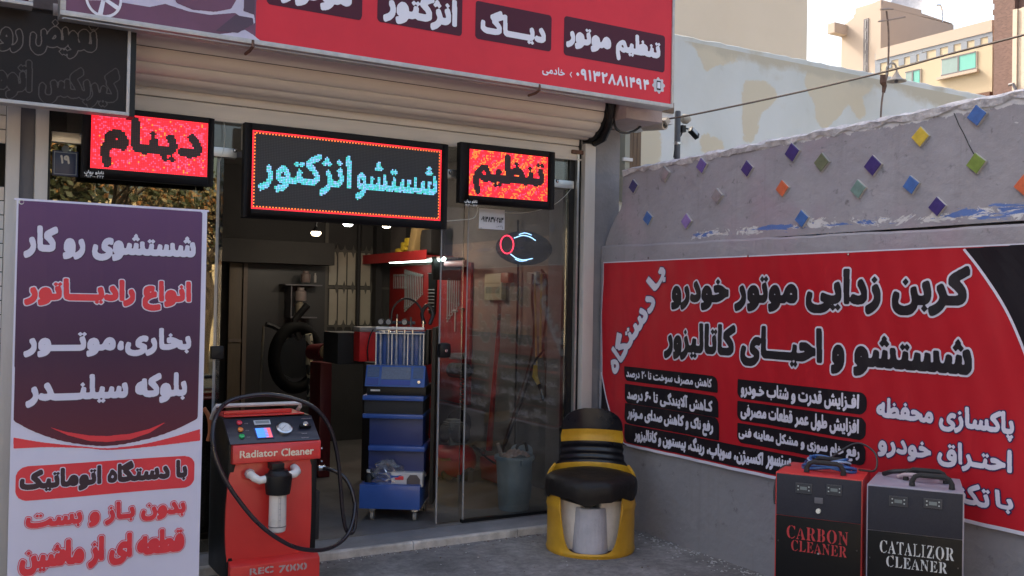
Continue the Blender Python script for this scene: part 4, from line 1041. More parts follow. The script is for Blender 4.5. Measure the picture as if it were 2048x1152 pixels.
m.build('filter_scale', mat('scale_grey', (.3, .3, .33), .5), rc)
m = MB(); m.lathe([(.0475, fz(1051)), (.0485, fz(1050.4)), (.0485, fz(1049.2)), (.0475, fz(1049))], (fx, 5.1, 0), 24); m.build('filter_rim', M_dgrey, rc)
M_elb = mat('elbow_white', (.66, .64, .62), .35, var=.05, coat=.3)
m = MB(); m.tube([(fx-.06, 5.1, fz(955)), (fx-.1, 5.1, fz(957)), (fx-.125, 5.11, fz(952)), (fx-.135, 5.14, fz(948)), (fx-.136, 5.185, fz(947))], [.021, .021, .022, .021, .021], 12); m.build('elbow', M_elb, rc, smooth=True)
m = MB(); m.lathe([(.026, 5.15), (.028, 5.155), (.028, 5.175), (.026, 5.18)], (fx-.136, 0, fz(947)), 8, 'y'); m.build('collar', mat('clear_collar', (.45, .35, .35), .25, var=.1), rc)
m = MB(); m.tube([(fx+.06, 5.1, fz(951)), (fx+.09, 5.1, fz(949)), (fx+.108, 5.115, fz(946)), (fx+.112, 5.15, fz(943)), (fx+.112, 5.185, fz(942))], .022, 12); m.build('elbow', M_elb, rc, smooth=True)
# hose
H = lambda L_, y: [onY(y if not isinstance(y, list) else y[i], *cp(*p)) for i, p in enumerate(L_)]
hp = [(752, 482), (830, 500), (900, 548), (945, 640), (965, 760), (955, 860), (930, 888), (900, 850), (880, 720), (868, 560), (850, 400), (805, 235), (720, 120), (600, 60), (430, 27), (280, 40), (170, 75), (105, 150), (78, 260), (92, 400), (150, 545), (245, 690), (360, 825), (490, 925), (610, 980), (740, 992), (840, 962), (915, 895), (950, 800), (962, 700)]
ys_ = [5.5, 5.45, 5.42, 5.38, 5.35, 5.33, 5.31, 5.3, 5.3, 5.3, 5.3, 5.3, 5.3, 5.3, 5.32, 5.34, 5.3, 5.2, 5.12, 5.09, 5.07, 5.06, 5.05, 5.05, 5.07, 5.12, 5.2, 5.27, 5.32, 5.36]
hs = MB(); hs.tube(spline(H(hp, ys_), 8), .0118, 10); hs.build('hose', mat('rubber_hose', (.016, .012, .017), .3, var=.05, scale=20, coat=.3), rc, smooth=True)
m = MB(); q = H([(752, 482)], 5.5)[0]; m.cyl(q+Vector((-.02, 0, 0)), q+Vector((.02, 0, 0)), .016, n=12); m.build('hose_fitting', M_steel, rc, smooth=True)
for px, py in ((752, 362), (752, 442)): q = H([(px, py)], 5.45)[0]; MB().lathe([(0, -.004), (.006, -.003), (.006, .004), (0, .005)], tuple(q), 10, 'x').build('screw', M_steel, rc)

# ------------------------------------------------------------------ seat made from an oil drum
DC = Vector((3.67, 5.153, 0)); DRAD = .285
da = math.atan2(-DC.y, -DC.x)                       # the seat looks towards the street corner where the photographer stands
ch = thing('drum_chair', 'yellow and black armless seat cut from an oil drum, black cushion on top', 'chair', (DC.x, DC.y, 0), da)
M_yel = mat('drum_yellow', (.50, .25, .012), .42, var=.14, scale=7, col2=(.64, .35, .025), coat=.12, bump=.15, bscale=30)
M_dblk = mat('drum_black', (.010, .010, .014), .3, var=.2, spec=.4, coat=.15, bump=.1, bscale=20)
M_vinyl = mat('black_vinyl', (.012, .009, .008), .5, var=.25, scale=9, bump=.6, bscale=14, spec=.3)
SH = .455                                            # height of the lower drum
def drum_shell(r_of, z0f, z1f, a0, a1, n, nz, th=.006):
    vs = []; fs = []
    for layer in (0, 1):
        for i in range(n+1):
            a = a0+(a1-a0)*i/n
            for j in range(nz+1):
                z = z0f(a)+(z1f(a)-z0f(a))*j/nz; r = r_of(z, a)-layer*th; vs.append((r*math.cos(a), r*math.sin(a), z))
    o_ = (n+1)*(nz+1); q = lambda i, j: i*(nz+1)+j
    for i in range(n):
        for j in range(nz): fs += [(q(i, j), q(i+1, j), q(i+1, j+1), q(i, j+1)), (o_+q(i, j), o_+q(i, j+1), o_+q(i+1, j+1), o_+q(i+1, j))]
        fs += [(q(i, 0), o_+q(i, 0), o_+q(i+1, 0), q(i+1, 0)), (q(i, nz), q(i+1, nz), o_+q(i+1, nz), o_+q(i, nz))]
    for j in range(nz): fs += [(q(0, j), q(0, j+1), o_+q(0, j+1), o_+q(0, j)), (q(n, j), o_+q(n, j), o_+q(n, j+1), q(n, j+1))]
    b = MB(local=True); b.add(vs, fs); return b
def rib(z, a=0):
    r = DRAD
    for zc, h, w in ((.02, .006, .012), (.30, .008, .02), (.40, .007, .018), (SH-.01, .008, .01)): r += h*math.exp(-((z-zc)/w)**2)
    return r
A0 = R(44)
zcut = lambda a: .032+.34*min(1, abs(a)/A0)**7 if abs(a) < A0 else SH
drum_shell(rib, lambda a: 0, zcut, -A0*.999, A0*.999, 40, 14).build('drum_front', M_yel, ch, smooth=True)
drum_shell(rib, lambda a: 0, lambda a: SH, A0, 2*math.pi-A0, 60, 26).build('drum_body', M_yel, ch, smooth=True)
m = MB(local=True); m.lathe([(0, .015), (DRAD-.01, .015), (DRAD-.01, .02), (0, .02)], n=32); m.build('drum_bottom', M_rust, ch)
# backrest: rear part of the drum, shouldered, arched
HB = .885
def half(z):
    t = (z-SH)/(HB-SH)
    if t < .2: return R(100-48*(t/.2)**.6)
    if t < .34: return R(52-4*math.sin((t-.2)/.14*math.pi/2))
    if t < .68: return R(47+1.2*math.sin((t-.34)*11))
    return R(45.5)*math.sqrt(max(0, 1-((t-.68)/.325)**2.5))+R(2)
def back_r(z):
    r = DRAD-.006
    for zc, h, w in ((.575, .010, .016), (.62, .012, .016), (.705, .006, .03), (.535, .006, .012)): r += h*math.exp(-((z-zc)/w)**2)
    return r
def back_piece(z0, z1, m_, nz=10, n=26, extra=0):
    vs = []; fs = []
    for layer in (0, 1):
        for j in range(nz+1):
            z = z0+(z1-z0)*j/nz; hw = half(min(z, HB-.0005))
            for i in range(n+1):
                a = math.pi-hw+2*hw*i/n; r = back_r(z)+extra-layer*.007; vs.append((r*math.cos(a), r*math.sin(a), z))
    o_ = (n+1)*(nz+1); q = lambda j, i: j*(n+1)+i
    for j in range(nz):
        for i in range(n): fs += [(q(j, i), q(j, i+1), q(j+1, i+1), q(j+1, i)), (o_+q(j, i), o_+q(j+1, i), o_+q(j+1, i+1), o_+q(j, i+1))]
        fs += [(q(j, 0), q(j+1, 0), o_+q(j+1, 0), o_+q(j, 0)), (q(j, n), o_+q(j, n), o_+q(j+1, n), q(j+1, n))]
    for i in range(n): fs += [(q(0, i), o_+q(0, i), o_+q(0, i+1), q(0, i+1)), (q(nz, i), q(nz, i+1), o_+q(nz, i+1), o_+q(nz, i))]
    b = MB(local=True); b.add(vs, fs); return b.build('backrest', m_, ch, smooth=True)
back_piece(SH, .52, M_yel, 8).name = 'backrest_shoulder'
back_piece(.52, .665, M_dblk, 22)
bb = back_piece(.665, .745, M_yel, 8); bb['label'] = 'yellow band across the black backrest'
back_piece(.745, HB, M_dblk, 18)
m = MB(local=True)
for s_ in (-1, 1):
    pts = []
    for i in range(12):
        z = SH+(.52-SH)*i/11; a = math.pi+s_*half(z); pts.append(((DRAD)*math.cos(a), DRAD*math.sin(a), z))
    m.tube(pts, .009, 8)
m.build('shoulder_rim', M_yel, ch, smooth=True)
# sagging cushion
b = MB(local=True); n = 56; prof = [(0, .490), (.12, .493), (.22, .492), (.268, .486), (.292, .47), (.301, .445), (.302, .405), (.300, .385), (.296, .362)]
vs = []; random.seed(5)
ph = [random.uniform(0, 6.28) for _ in range(6)]
for j, (r, z) in enumerate(prof):
    for k_ in range(n):
        a = 2*math.pi*k_/n; w = 1+.012*math.sin(9*a+ph[0])*(j > 3)+.008*math.sin(17*a+ph[1]+j*.4)*(j > 3)
        dz = (.012*math.sin(5*a+ph[2])+.01*math.sin(11*a+ph[3]))*(j > 5)*((j-5)/3) - (.012*math.exp(-((((a+math.pi) % (2*math.pi))-math.pi)/.5)**2) if j == 8 else 0)+.004*math.sin(3*a+ph[4])*(j > 1)
        vs.append((r*w*math.cos(a), r*w*math.sin(a), z+dz))
fs = [(j*n+k_, j*n+(k_+1) % n, (j+1)*n+(k_+1) % n, (j+1)*n+k_) for j in range(len(prof)-1) for k_ in range(n)]+[tuple((len(prof)-1)*n+k_ for k_ in range(n))[::-1]]
b.add(vs, fs); b.build('cushion', M_vinyl, ch, smooth=True)
M_foam = mat('foam_board', (.72, .66, .60), .8, var=.1, scale=10, bump=.2)
for s_ in (-1, 1):
    m = MB(local=True); m.M = Matrix.Translation((.135, s_*.128, 0)) @ Matrix.Rotation(s_*-1.0, 4, 'Z'); m.box(-.085, .085, -.012, .012, .025, .40); m.build('inner_board', M_foam, ch, bevel=.004)
m = MB(local=True); m.lathe([(.118, .022), (.117, .03), (.104, .295), (.100, .303), (.07, .305), (.066, .297), (.06, .1), (0, .1)], (.13, .0, 0), 28)
tag(m.build('concrete_core', mat('concrete_pale', (.45, .43, .46), .85, var=.12, scale=9, bump=.4), None), 'pale grey concrete cylinder standing inside the cut-open yellow drum', 'cylinder')
cc = bpy.data.objects['concrete_core']; cc.name = 'concrete_cylinder'; cc.location = DC; cc.rotation_euler = (0, 0, da)

# ------------------------------------------------------------------ the two boxed cleaning machines
M_panel = mat('satin_black_panel', (.030, .030, .040), .5, var=.12, scale=120, spec=.25)
M_gloss = mat('gloss_black_panel', (.006, .006, .007), .35, var=.1, spec=.2)
def boxed(name, lab, mt_case, pl, pr, top, ang, dep, split, disp, words, mtxt, handle_m, side_in):
    U = Vector((math.cos(ang), -math.sin(ang), 0)); O = onZ(top, *pl); O.z = 0
    F = Face(O, U); w = F.uv(*pr)[0]; V = Vector((0, 0, 1)); N = F.N
    t = thing(name, lab, 'machine', tuple(O+U*w/2-N*dep/2), -ang)
    m = MB(); pr_ = [(0, .05), (0, top), (-dep*1.0, top+.004), (-dep, .05)]
    vs = []
    def Pt(u, n, z): return O+U*u+N*n+V*z
    ins = side_in
    m.add([Pt(0, 0, .05), Pt(w, 0, .05), Pt(w-ins, -dep, .05), Pt(ins, -dep, .05), Pt(0, 0, top), Pt(w, 0, top), Pt(w-ins, -dep, top+.003), Pt(ins, -dep, top+.003)],
          [(0, 3, 2, 1), (4, 5, 6, 7), (0, 1, 5, 4), (1, 2, 6, 5), (2, 3, 7, 6), (3, 0, 4, 7)])
    m.build('casing', mt_case, t, bevel=.004)
    e = .006; zs = F.uv(*split)[1]
    m = MB(); m.frame_box(O, U, V, N, e, w-e, zs, top-.006, .001, .006); m.build('upper_panel', M_panel, t, bevel=.0015)
    m = MB(); m.frame_box(O, U, V, N, e, w-e, .055, zs-.002, .001, .006); m.build('lower_panel', M_gloss, t, bevel=.0015)
    FF = Face(O+N*.0062, U)
    for A, B in disp:
        u0, v0, u1, v1 = FF.rect(A, B)
        m = MB(); m.frame_box(FF.O, U, V, N, u0, u1, v0, v1, 0, .004); dm = m.build('display_unit', mat('display_case', (.035, .037, .045), .4), t, bevel=.001)
        m = MB(); m.frame_box(FF.O, U, V, N, u0+.002, u1-.002, v0+.002, v1-.002, .0042, .0046); m.build('display_rim', mat('display_rim', (.10, .10, .12), .4), t)
        m = MB(); m.frame_box(FF.O, U, V, N, u0+.003, u1-.003, v0+.003, v1-.003, .0047, .005); m.build('display_face', mat('display_case', (.035, .037, .045), .4), t)
        cu, cv = (u0+u1)/2, (v0+v1)/2
        m = MB(); m.frame_box(FF.O, U, V, N, cu-.016, cu+.016, cv-.007, cv+.008, .0052, .006); m.build('display', mat('lcd_green', (.17, .2, .2), .3), t)
        for du in (-.025, .025):
            for dv in (-.008, .009): m = MB(); m.frame_box(FF.O, U, V, N, cu+du-.003, cu+du+.003, cv+dv-.0025, cv+dv+.0025, .0052, .0065); m.build('button', mat('button_pale', (.45, .5, .5), .4), t)
    for s_, A, B, st in words:
        lettering(FF, ''.join(chr(0x1D400+ord(c)-65) for c in s_), FF.rect(A, B), mtxt, t, 1, pen=.012, penx=1.5, p=2, arabic=False, res=64, space=1.12, stencil=st)
    # handles bridging the top
    for k_, (uc, n_, hw, col) in enumerate(handle_m):
        z = top+.003; c = lambda u, h: Pt(uc+u, n_, z+h)
        m = MB(); m.tube([c(-hw, 0), c(-hw, .02), c(-hw+.012, .042), c(-hw+.03, .05), c(hw-.03, .05), c(hw-.012, .042), c(hw, .02), c(hw, 0)], [.014, .012, .011, .012, .012, .011, .012, .014], 8); m.build('handle', M_blackm, t, smooth=True)
    for u in (.02, w-.02):
        for z in (.16, top-.33): MB().lathe([(0, 0), (.004, 0), (.004, .003), (0, .004)], tuple(Pt(u, .007, z)), 8, 'y').build('screw', M_steel, t)
    for u in (.04, w-.04):
        for n_ in (-.04, -dep+.04): MB().cyl(Pt(u, n_, 0), Pt(u, n_, .05), .025, n=12).build('foot', M_black, t)
    return t, O, U, N, w, FF
sten = lambda n, off=.5, w=.012: [((i+off)/n-w/2, (i+off)/n+w/2) for i in range(n)]
cb, cO, cU, cN, cw, cF = boxed('carbon_cleaner', 'black fronted machine with red sides and red stencilled word CARBON CLEANER', M_mred, (1551.5, 943), (1726, 957), .8, R(58.6), .33, (1552, 1028),
    [((1591, 985), (1624, 968)), ((1653, 989), (1684, 971))], [('CARBON', (1573, 1076), (1697, 1064), sten(6, .42, .008)), ('CLEANER', (1582, 1101), (1694, 1093), sten(7, .42, .008))], mat('letter_red', (.42, .03, .035), .5, var=0),
    [(.22, -.06, .085, 0), (.22, -.2, .085, 0)], .01)
u0, v0, u1, v1 = cF.rect((1629, 1006), (1646, 996)); m = MB(); m.frame_box(cF.O, cU, (0, 0, 1), cN, u0, u1, v0, v1, 0, .006); m.build('switch', M_dgrey, cb, bevel=.002)
q = onZ(.0, 1637, 1022); u, v = cF.uv(1637, 1022); m = MB(); m.cyl(cF.P(u, v, 0), cF.P(u, v, .014), .012, .010, n=16); m.build('knob', mat('knob_white', (.75, .72, .62), .35, var=0), cb, smooth=True)
u, v = cF.uv(1637, 1107); m = MB(); m.cyl(cF.P(u, v, 0), cF.P(u, v, .006), .005, n=10); m.build('rivet', M_steel, cb)
kt, kO, kU, kN, kw, kF = boxed('catalyst_cleaner', 'black fronted machine with silver grey sides reading CATALIZOR CLEANER in white', mat('case_silver', (.33, .31, .38), .4, .2, var=.08), (1733.7, 968), (1929, 979), .8, R(56), .36, (1734, 1058),
    [((1778, 1011), (1815.5, 994)), ((1847, 1015), (1885, 999))], [('CATALIZOR', (1759, 1105), (1909, 1096), sten(9, .42, .006)), ('CLEANER', (1772, 1133), (1895, 1125), sten(7, .42, .008))], mat('letter_chalk', (.55, .55, .55), .5, var=0),
    [(.27, -.05, .082, 0), (.24, -.19, .085, 0)], .02)
for px, py in ((1785.5, 1111), (1880.5, 1120)): u, v = kF.uv(px, py); m = MB(); m.cyl(kF.P(u, v, 0), kF.P(u, v, .005), .004, n=10); m.build('rivet', M_steel, kt)
# hoses coiled on the red machine, cable coil on the grey one
top_ = lambda O, U, N, u, n, h: O+U*u+N*n+Vector((0, 0, .8+h))
for k_, (c_, nm, r_) in enumerate((((.02, .10, .30), 'blue', .0075), ((.02, .03, .12), 'dark blue', .0075), ((.28, .38, .55), 'pale blue', .005), ((.02, .12, .38), 'blue', .006))):
    m = MB(); pts = []
    for i in range(40):
        t_ = i/39*2*math.pi*1.6+k_; pts.append(top_(cO, cU, cN, .22+(.125-.012*k_)*math.cos(t_), -.17+(.06-.005*k_)*math.sin(t_), .018+.012*k_+.012*math.sin(t_*1.7+k_)))
    m.tube(pts, r_, 8); o_ = m.build('coiled_hose', mat('hose_'+nm.replace(' ', '_'), c_, .3, var=.1, coat=.4), smooth=True); tag(o_, ['bright blue hose coiled lowest on top of the red machine', 'dark blue hose coiled on top of the red machine', 'thin pale blue hose coiled on top of the red machine', 'blue hose lying uppermost in the coil on the red machine'][k_], 'hose')
m = MB(); m.tube(spline([top_(cO, cU, cN, .17, -.25, .01), top_(cO, cU, cN, .26, -.28, .09), top_(cO, cU, cN, .34, -.3, .13), top_(cO, cU, cN, .42, -.27, .09), top_(cO, cU, cN, .43, -.2, .02), top_(cO, cU, cN, .36, -.16, .02)], 8), .005, 6); tag(m.build('coiled_hose', M_cable, smooth=True), 'black thin hose looping up behind the handles of the red machine', 'hose')
m = MB(); m.tube(spline([top_(cO, cU, cN, .03, -.2, .006), top_(cO, cU, cN, -.012, -.18, -.01), top_(cO, cU, cN, -.035, -.15, -.09), top_(cO, cU, cN, -.03, -.12, -.17), top_(cO, cU, cN, -.008, -.1, -.24), top_(cO, cU, cN, -.01, -.12, -.8)], 8), .006, 6); tag(m.build('hanging_cable', M_cable, smooth=True), 'black cable hanging down the left side of the red machine', 'cable')
m = MB(); m.tube(spline([top_(kO, kU, kN, .12, -.22, .012), top_(kO, kU, kN, .16, -.18, .03), top_(kO, kU, kN, .25, -.15, .035), top_(kO, kU, kN, .33, -.19, .025), top_(kO, kU, kN, .3, -.25, .012)], 8), .009, 8); tag(m.build('coiled_cable', mat('cable_pink', (.5, .4, .42), .4), smooth=True), 'pale thick cable coiled under the handles of the silver grey machine', 'cable')
m = MB(); m.tube(spline([top_(kO, kU, kN, .05, -.27, .01), top_(kO, kU, kN, .1, -.24, .03), top_(kO, kU, kN, .2, -.24, .04), top_(kO, kU, kN, .27, -.28, .02)], 8), .011, 8); tag(m.build('coiled_cable', M_cable, smooth=True), 'black cable lying behind the handles of the silver grey machine', 'cable')
# ------------------------------------------------------------------ injector tester on its trolley
M_tblue = mat('trolley_blue', (.02, .075, .30), .42, var=.1, coat=.2)
M_tdark = mat('trolley_dark_blue', (.015, .03, .13), .45, var=.12)
tU = Vector((math.cos(R(33)), -math.sin(R(33)), 0)); tO = Vector((2.575, 6.33, 0)); FT = Face(tO, tU); tN = FT.N; tV = Vector((0, 0, 1))
tt = thing('injector_tester', 'tall blue and black tester on a castored trolley with six glass tubes on top', 'machine', tuple(tO+tU*.2-tN*.2), -R(33))
def tb(A, B, n0, n1, m_, nm, bevel=.004, off=0, label=None):
    F = Face(tO+tN*n1, tU); u0, v0, u1, v1 = F.rect(A, B); m = MB(); m.frame_box(tO, tU, tV, tN, u0, u1, v0, v1, n0, n1); return m.build(nm, m_, tt, bevel=bevel, label=label), (u0, v0, u1, v1, F)
tb((718, 1017), (840, 972), -.42, .05, M_tblue, 'base_box')
tb((736, 975), (848, 900), -.40, -.06, M_tdark, 'column')
for A, B in (((736, 901), (849, 894)),): tb(A, B, -.42, -.0, M_tblue, 'shelf')
tb((738, 893), (846, 838), -.40, -.05, M_tdark, 'column')
tb((725, 836), (846, 830), -.42, .0, M_tblue, 'shelf')
tb((728, 830), (846, 801), -.40, -.02, M_blackm, 'drawer')
tb((725, 800), (847, 793), -.42, .0, M_tblue, 'shelf')
tb((733, 790), (852, 774), -.40, -.03, M_black, 'console_base', bevel=.008)
F = Face(tO+tN*-.02, tU); u0, v0, u1, v1 = F.rect((730, 772), (850, 733))
m = MB(); m.prism([(.0, v0), (-.06, v1), (-.09, v1), (-.3, v0)], lambda a, b, n: tO+tU*n+tN*a+tV*b, u0, u1); m.build('console', M_tblue, tt, bevel=.004)
Vc = (tN*-.06+tV*(v1-v0)).normalized(); FK = Face(tO+tV*v0+tN*.002, tU, tuple(Vc))
def kb_(a, b, c, d, m_, nm): 
    W_ = u1-u0; Hh = (Vector((.06, v1-v0))).length; m = MB(); m.add([FK.P(u0+W_*x, Hh*y, n) for n in (0, .003) for x, y in ((a, c), (b, c), (b, d), (a, d))], [(0, 3, 2, 1), (4, 5, 6, 7), (0, 1, 5, 4), (1, 2, 6, 5), (2, 3, 7, 6), (3, 0, 4, 7)]); m.build(nm, m_, tt)
M_kpan = mat('console_grey_blue', (.05, .08, .17), .35, var=.2, scale=50); M_kl = mat('console_light', (.11, .13, .19), .35, var=.2, scale=80)
kb_(.03, .23, .45, .92, M_kpan, 'button_field'); kb_(.03, .23, .08, .38, mat('console_blue_b', (.02, .04, .22), .4), 'button_field')
kb_(.27, .76, .35, .92, M_kl, 'display'); kb_(.27, .76, .08, .3, mat('console_blue_c', (.03, .05, .28), .4), 'button_field'); kb_(.8, .97, .4, .92, M_kpan, 'button_field')
for k_ in range(4):
    kb_(.05+k_*.045, .08+k_*.045, .6, .66, M_kl, 'button'); kb_(.05+k_*.045, .08+k_*.045, .75, .81, M_kl, 'button')
q = onY(6.0, 838, 764)
F = Face(tO+tN*.0, tU); u, v = F.uv(838, 764); m = MB(); m.cyl(tO+tU*u+tV*v+tN*-.01, tO+tU*u+tV*v+tN*.012, .011, n=14); m.build('knob', M_steel, tt, smooth=True)
tb((741, 782), (760, 779), -.03, -.026, M_sw, 'sticker', bevel=0)
# tube unit
tb((751, 729), (848, 664), -.32, -.16, M_tblue, 'tube_cabinet')
F = Face(tO+tN*-.11, tU)
u0, v0, u1, v1 = F.rect((749, 731), (850, 655))
m = MB()
m.frame_box(tO, tU, tV, tN, u0, u1, v0, v0+.006, -.165, -.105); m.frame_box(tO, tU, tV, tN, u0, u1, v1-.05, v1-.044, -.165, -.105)
for k_ in range(4): uu = u0+.008+(u1-u0-.016)*k_/3; m.frame_box(tO, tU, tV, tN, uu-.004, uu+.004, v0+.0061, v1-.0501, -.12, -.112)
m.build('tube_frame', mat('frame_light', (.42, .43, .46), .35, .4), tt)
m = MB(); m.frame_box(tO, tU, tV, tN, u0+.006, u1-.006, v1-.02, v1, -.15, -.1); m.build('fuel_rail', mat('rail_white', (.55, .55, .57), .35, .2), tt, bevel=.003)
for k_ in range(6):
    uu = u0+.035+(u1-u0-.07)*k_/5; p_ = tO+tU*uu+tN*-.14
    m = MB(); m.cyl(p_+tV*(v0+.0065), p_+tV*(v1-.051), .015, n=14); m.build('glass_tube', mat('tube_glass', (.10, .14, .24), .12, var=.3, scale=30, coat=.6), tt, smooth=True)
    if k_ in (1, 2, 3, 4): m = MB(); m.cyl(p_+tV*(v1-.043), p_+tV*(v1-.021), .007, n=8); m.build('injector', M_steel, tt)
tb((850, 730), (858, 660), -.34, -.16, M_black, 'tube_cabinet_side', bevel=.002)
m = MB(); m.frame_box(tO, tU, tV, tN, .43, .455, .15, v1+.0, -.42, -.12); m.build('side_panel', M_black, tt)
# manifold, gauges and hoses on top
p_ = lambda u, n, h: tO+tU*u+tN*n+tV*(v1+h)
for u in (.06, .115, .23): 
    m = MB(); m.cyl(p_(u, -.14, .035), p_(u, -.11, .035), .024, n=18); m.build('gauge', M_black, tt, bevel=.002); m = MB(); m.cyl(p_(u, -.109, .035), p_(u, -.107, .035), .018, n=18); m.build('gauge_face', mat('gauge_grey', (.2, .2, .21), .35), tt)
m = MB(); m.tube([p_(.05, -.16, .03), p_(.3, -.16, .03)], .012, 8); m.cyl(p_(.17, -.15, 0), p_(.17, -.15, .09), .008, n=8); m.cyl(p_(.27, -.15, 0), p_(.27, -.15, .07), .007, n=8); m.build('manifold', mat('manifold_dark', (.08, .08, .085), .35, .6), tt, smooth=True)
m = MB(); m.cyl(p_(.17, -.145, 0), p_(.17, -.145, .06), .006, n=8); m.cyl(p_(.36, -.145, 0), p_(.36, -.145, .045), .008, n=8); m.build('nozzle', M_steel, tt)
m = MB(); m.tube(spline([p_(.12, -.2, .02), p_(.13, -.2, .13), p_(.2, -.2, .2), p_(.28, -.2, .19), p_(.34, -.2, .12), p_(.35, -.18, .02)], 8), .0075, 8); m.build('hose', M_cable, tt, smooth=True)
m = MB(); m.tube(spline([p_(.36, -.22, .02), p_(.34, -.22, .1), p_(.38, -.22, .16), p_(.42, -.22, .1), p_(.4, -.2, .02)], 8), .014, 8); m.build('hose', M_cable, tt, smooth=True)
for u, n_ in ((.045, -.02), (.345, -.02), (.08, -.38), (.36, -.38)):
    c = tO+tU*u+tN*n_; m = MB(); m.cyl(c+tU*-.012+tV*.085, c+tU*.012+tV*.085, .034, n=18); o_ = m.build('caster', mat('caster_grey', (.22, .21, .2), .5), tt, bevel=.003)
    m = MB(); m.frame_box(c, tU, tV, tN, -.02, .02, .118, .14, -.02, .02); m.build('caster_bracket', M_steel, tt)
# things in the trolley tray
F = Face(tO+tN*-.0, tU); u0, v0, u1, v1 = F.rect((782, 974), (845, 946))
bx = thing('parts_carton', 'small white parts carton with a red mark lying in the trolley tray', 'box', tuple(tO+tU*(u0+u1)/2+tV*v0), -R(33))
m = MB(); m.frame_box(tO, tU, tV, tN, u0, u1, v0+.004, v1, -.09, -.0); m.build('carton', mat('carton_white', (.5, .48, .48), .55, var=.05), bx, bevel=.002)
FX = Face(tO+tN*.001, tU); w_ = u1-u0; h_ = v1-v0
printed(FX, [rrect(u0+w_*.12, v0+h_*.5, u0+w_*.4, v0+h_*.75, .004)], M_pred, bx, 1, 'red_mark', .002)
printed(FX, [[(u0+w_*.05, v0+h_*.1), (u0+w_*.95, v0+h_*.1), (u0+w_*.95, v0+h_*.16), (u0+w_*.05, v0+h_*.16)]], M_pred, bx, 1, 'red_line', .002)
printed(FX, [[(u0+w_*.5, v0+h_*.2), (u0+w_*.93, v0+h_*.2), (u0+w_*.93, v0+h_*.55), (u0+w_*.82, v0+h_*.85), (u0+w_*.6, v0+h_*.85), (u0+w_*.5, v0+h_*.55)]], mat('print_dark', (.09, .07, .07), .5), bx, 1, 'printed_part', .002)
F = Face(tO+tN*-.05, tU); u0, v0, u1, v1 = F.rect((728, 975), (745, 940)); bt = thing('oil_bottle', 'black bottle with a white cap standing in the trolley tray', 'bottle', tuple(tO+tU*(u0+.03)-tN*.06+tV*v0))
c = tO+tU*(u0+.035)-tN*.06; m = MB(); m.lathe([(0, v0), (.032, v0), (.034, v0+.01), (.034, v1-.04), (.02, v1-.02), (.02, v1-.018), (0, v1-.018)], tuple(c), 16); m.build('bottle_body', M_black, bt, smooth=True)
m = MB(); m.lathe([(.018, v1-.017), (.021, v1-.016), (.021, v1), (0, v1+.002)], tuple(c), 16); m.build('cap', M_sw, bt, smooth=True)
# crumpled clear bag
M_bag = glass_mat('clear_plastic', tint=(.85, .86, .9), ior=1.5, rough=.12, dust=.09)
random.seed(11); b = MB(); g = 13
c = tO+tU*.13-tN*.03+tV*(v0+.06); vs = []
for i in range(g):
    for j in range(g):
        a = i/(g-1)*2*math.pi; t_ = j/(g-1); r = .07*math.sin(math.pi*min(.97, .15+t_*.8))*(1+random.uniform(-.35, .35)); vs.append(c+tU*(r*math.cos(a)*1.5+.02*t_)+tN*(r*math.sin(a)*.6)+tV*(-.05+t_*.2*(1+random.uniform(-.15, .15))))
b.add(vs, [(i*g+j, ((i+1) % g)*g+j, ((i+1) % g)*g+j+1, i*g+j+1) for i in range(g) for j in range(g-1)]); tag(b.build('plastic_bag', M_bag), 'crumpled clear plastic bag spilling over the blue trolley tray', 'bag')
b = MB(); c = tO+tU*.34-tN*.1+tV*(v0+.07); vs = []
for i in range(9):
    for j in range(9):
        a = i/8*2*math.pi; t_ = j/8; r = .04*math.sin(math.pi*min(.97, .15+t_*.8))*(1+random.uniform(-.4, .4)); vs.append(c+tU*(r*math.cos(a)*1.3)+tN*(r*math.sin(a)*.6)+tV*(-.03+t_*.12))
b.add(vs, [(i*9+j, ((i+1) % 9)*9+j, ((i+1) % 9)*9+j+1, i*9+j+1) for i in range(9) for j in range(8)]); tag(b.build('plastic_bag', M_bag), 'smaller plastic bag at the right end of the trolley tray', 'bag')

# ------------------------------------------------------------------ blue-grey waste bin, lid behind it
q = onZ(.052, 1035, 1024); bc = Vector((3.70, 6.19, .052))
bn = thing('waste_bin', 'pale blue round plastic bin full of rubbish behind the right glass', 'bin', tuple(bc))
M_bin = mat('bin_blue', (.22, .31, .39), .5, var=.1, scale=8)
m = MB(); m.lathe([(0, 0), (.108, 0), (.113, .012), (.137, .37), (.15, .372), (.153, .385), (.15, .4), (.138, .402), (.13, .39), (.125, .33), (0, .32)], tuple(bc), 40); m.build('bin_body', M_bin, bn, smooth=True)
m = MB(); m.box(bc.x-.035, bc.x+.035, bc.y-.165, bc.y-.14, bc.z+.345, bc.z+.39); m.M = None; m.build('bin_grip', M_bin, bn, bevel=.006)
ld = MB(); ld.M = Matrix.Translation(bc+Vector((.13, .09, .2))) @ Matrix.Rotation(R(-25), 4, 'Z') @ Matrix.Rotation(R(8), 4, 'X')
ld.prism(rrect(-.1, -.19, .07, .27, .05), lambda a, b, n: (a, n, b), 0, .008); tag(ld.build('bin_lid', mat('lid_blue', (.26, .34, .42), .4, var=.1, coat=.2), bevel=.002), 'pale blue sheet lid standing upright behind the round bin', 'lid')
m = MB(); a = bc+Vector((-.10, -.0, .36)); m.tube([a, a+Vector((-.05, -.01, .14))], .014, 10); tag(m.build('cardboard_tube', mat('tube_grey', (.3, .25, .25), .6), smooth=True), 'short grey pipe sticking out of the left side of the bin', 'pipe')
random.seed(3); b = MB(); vs = []; 
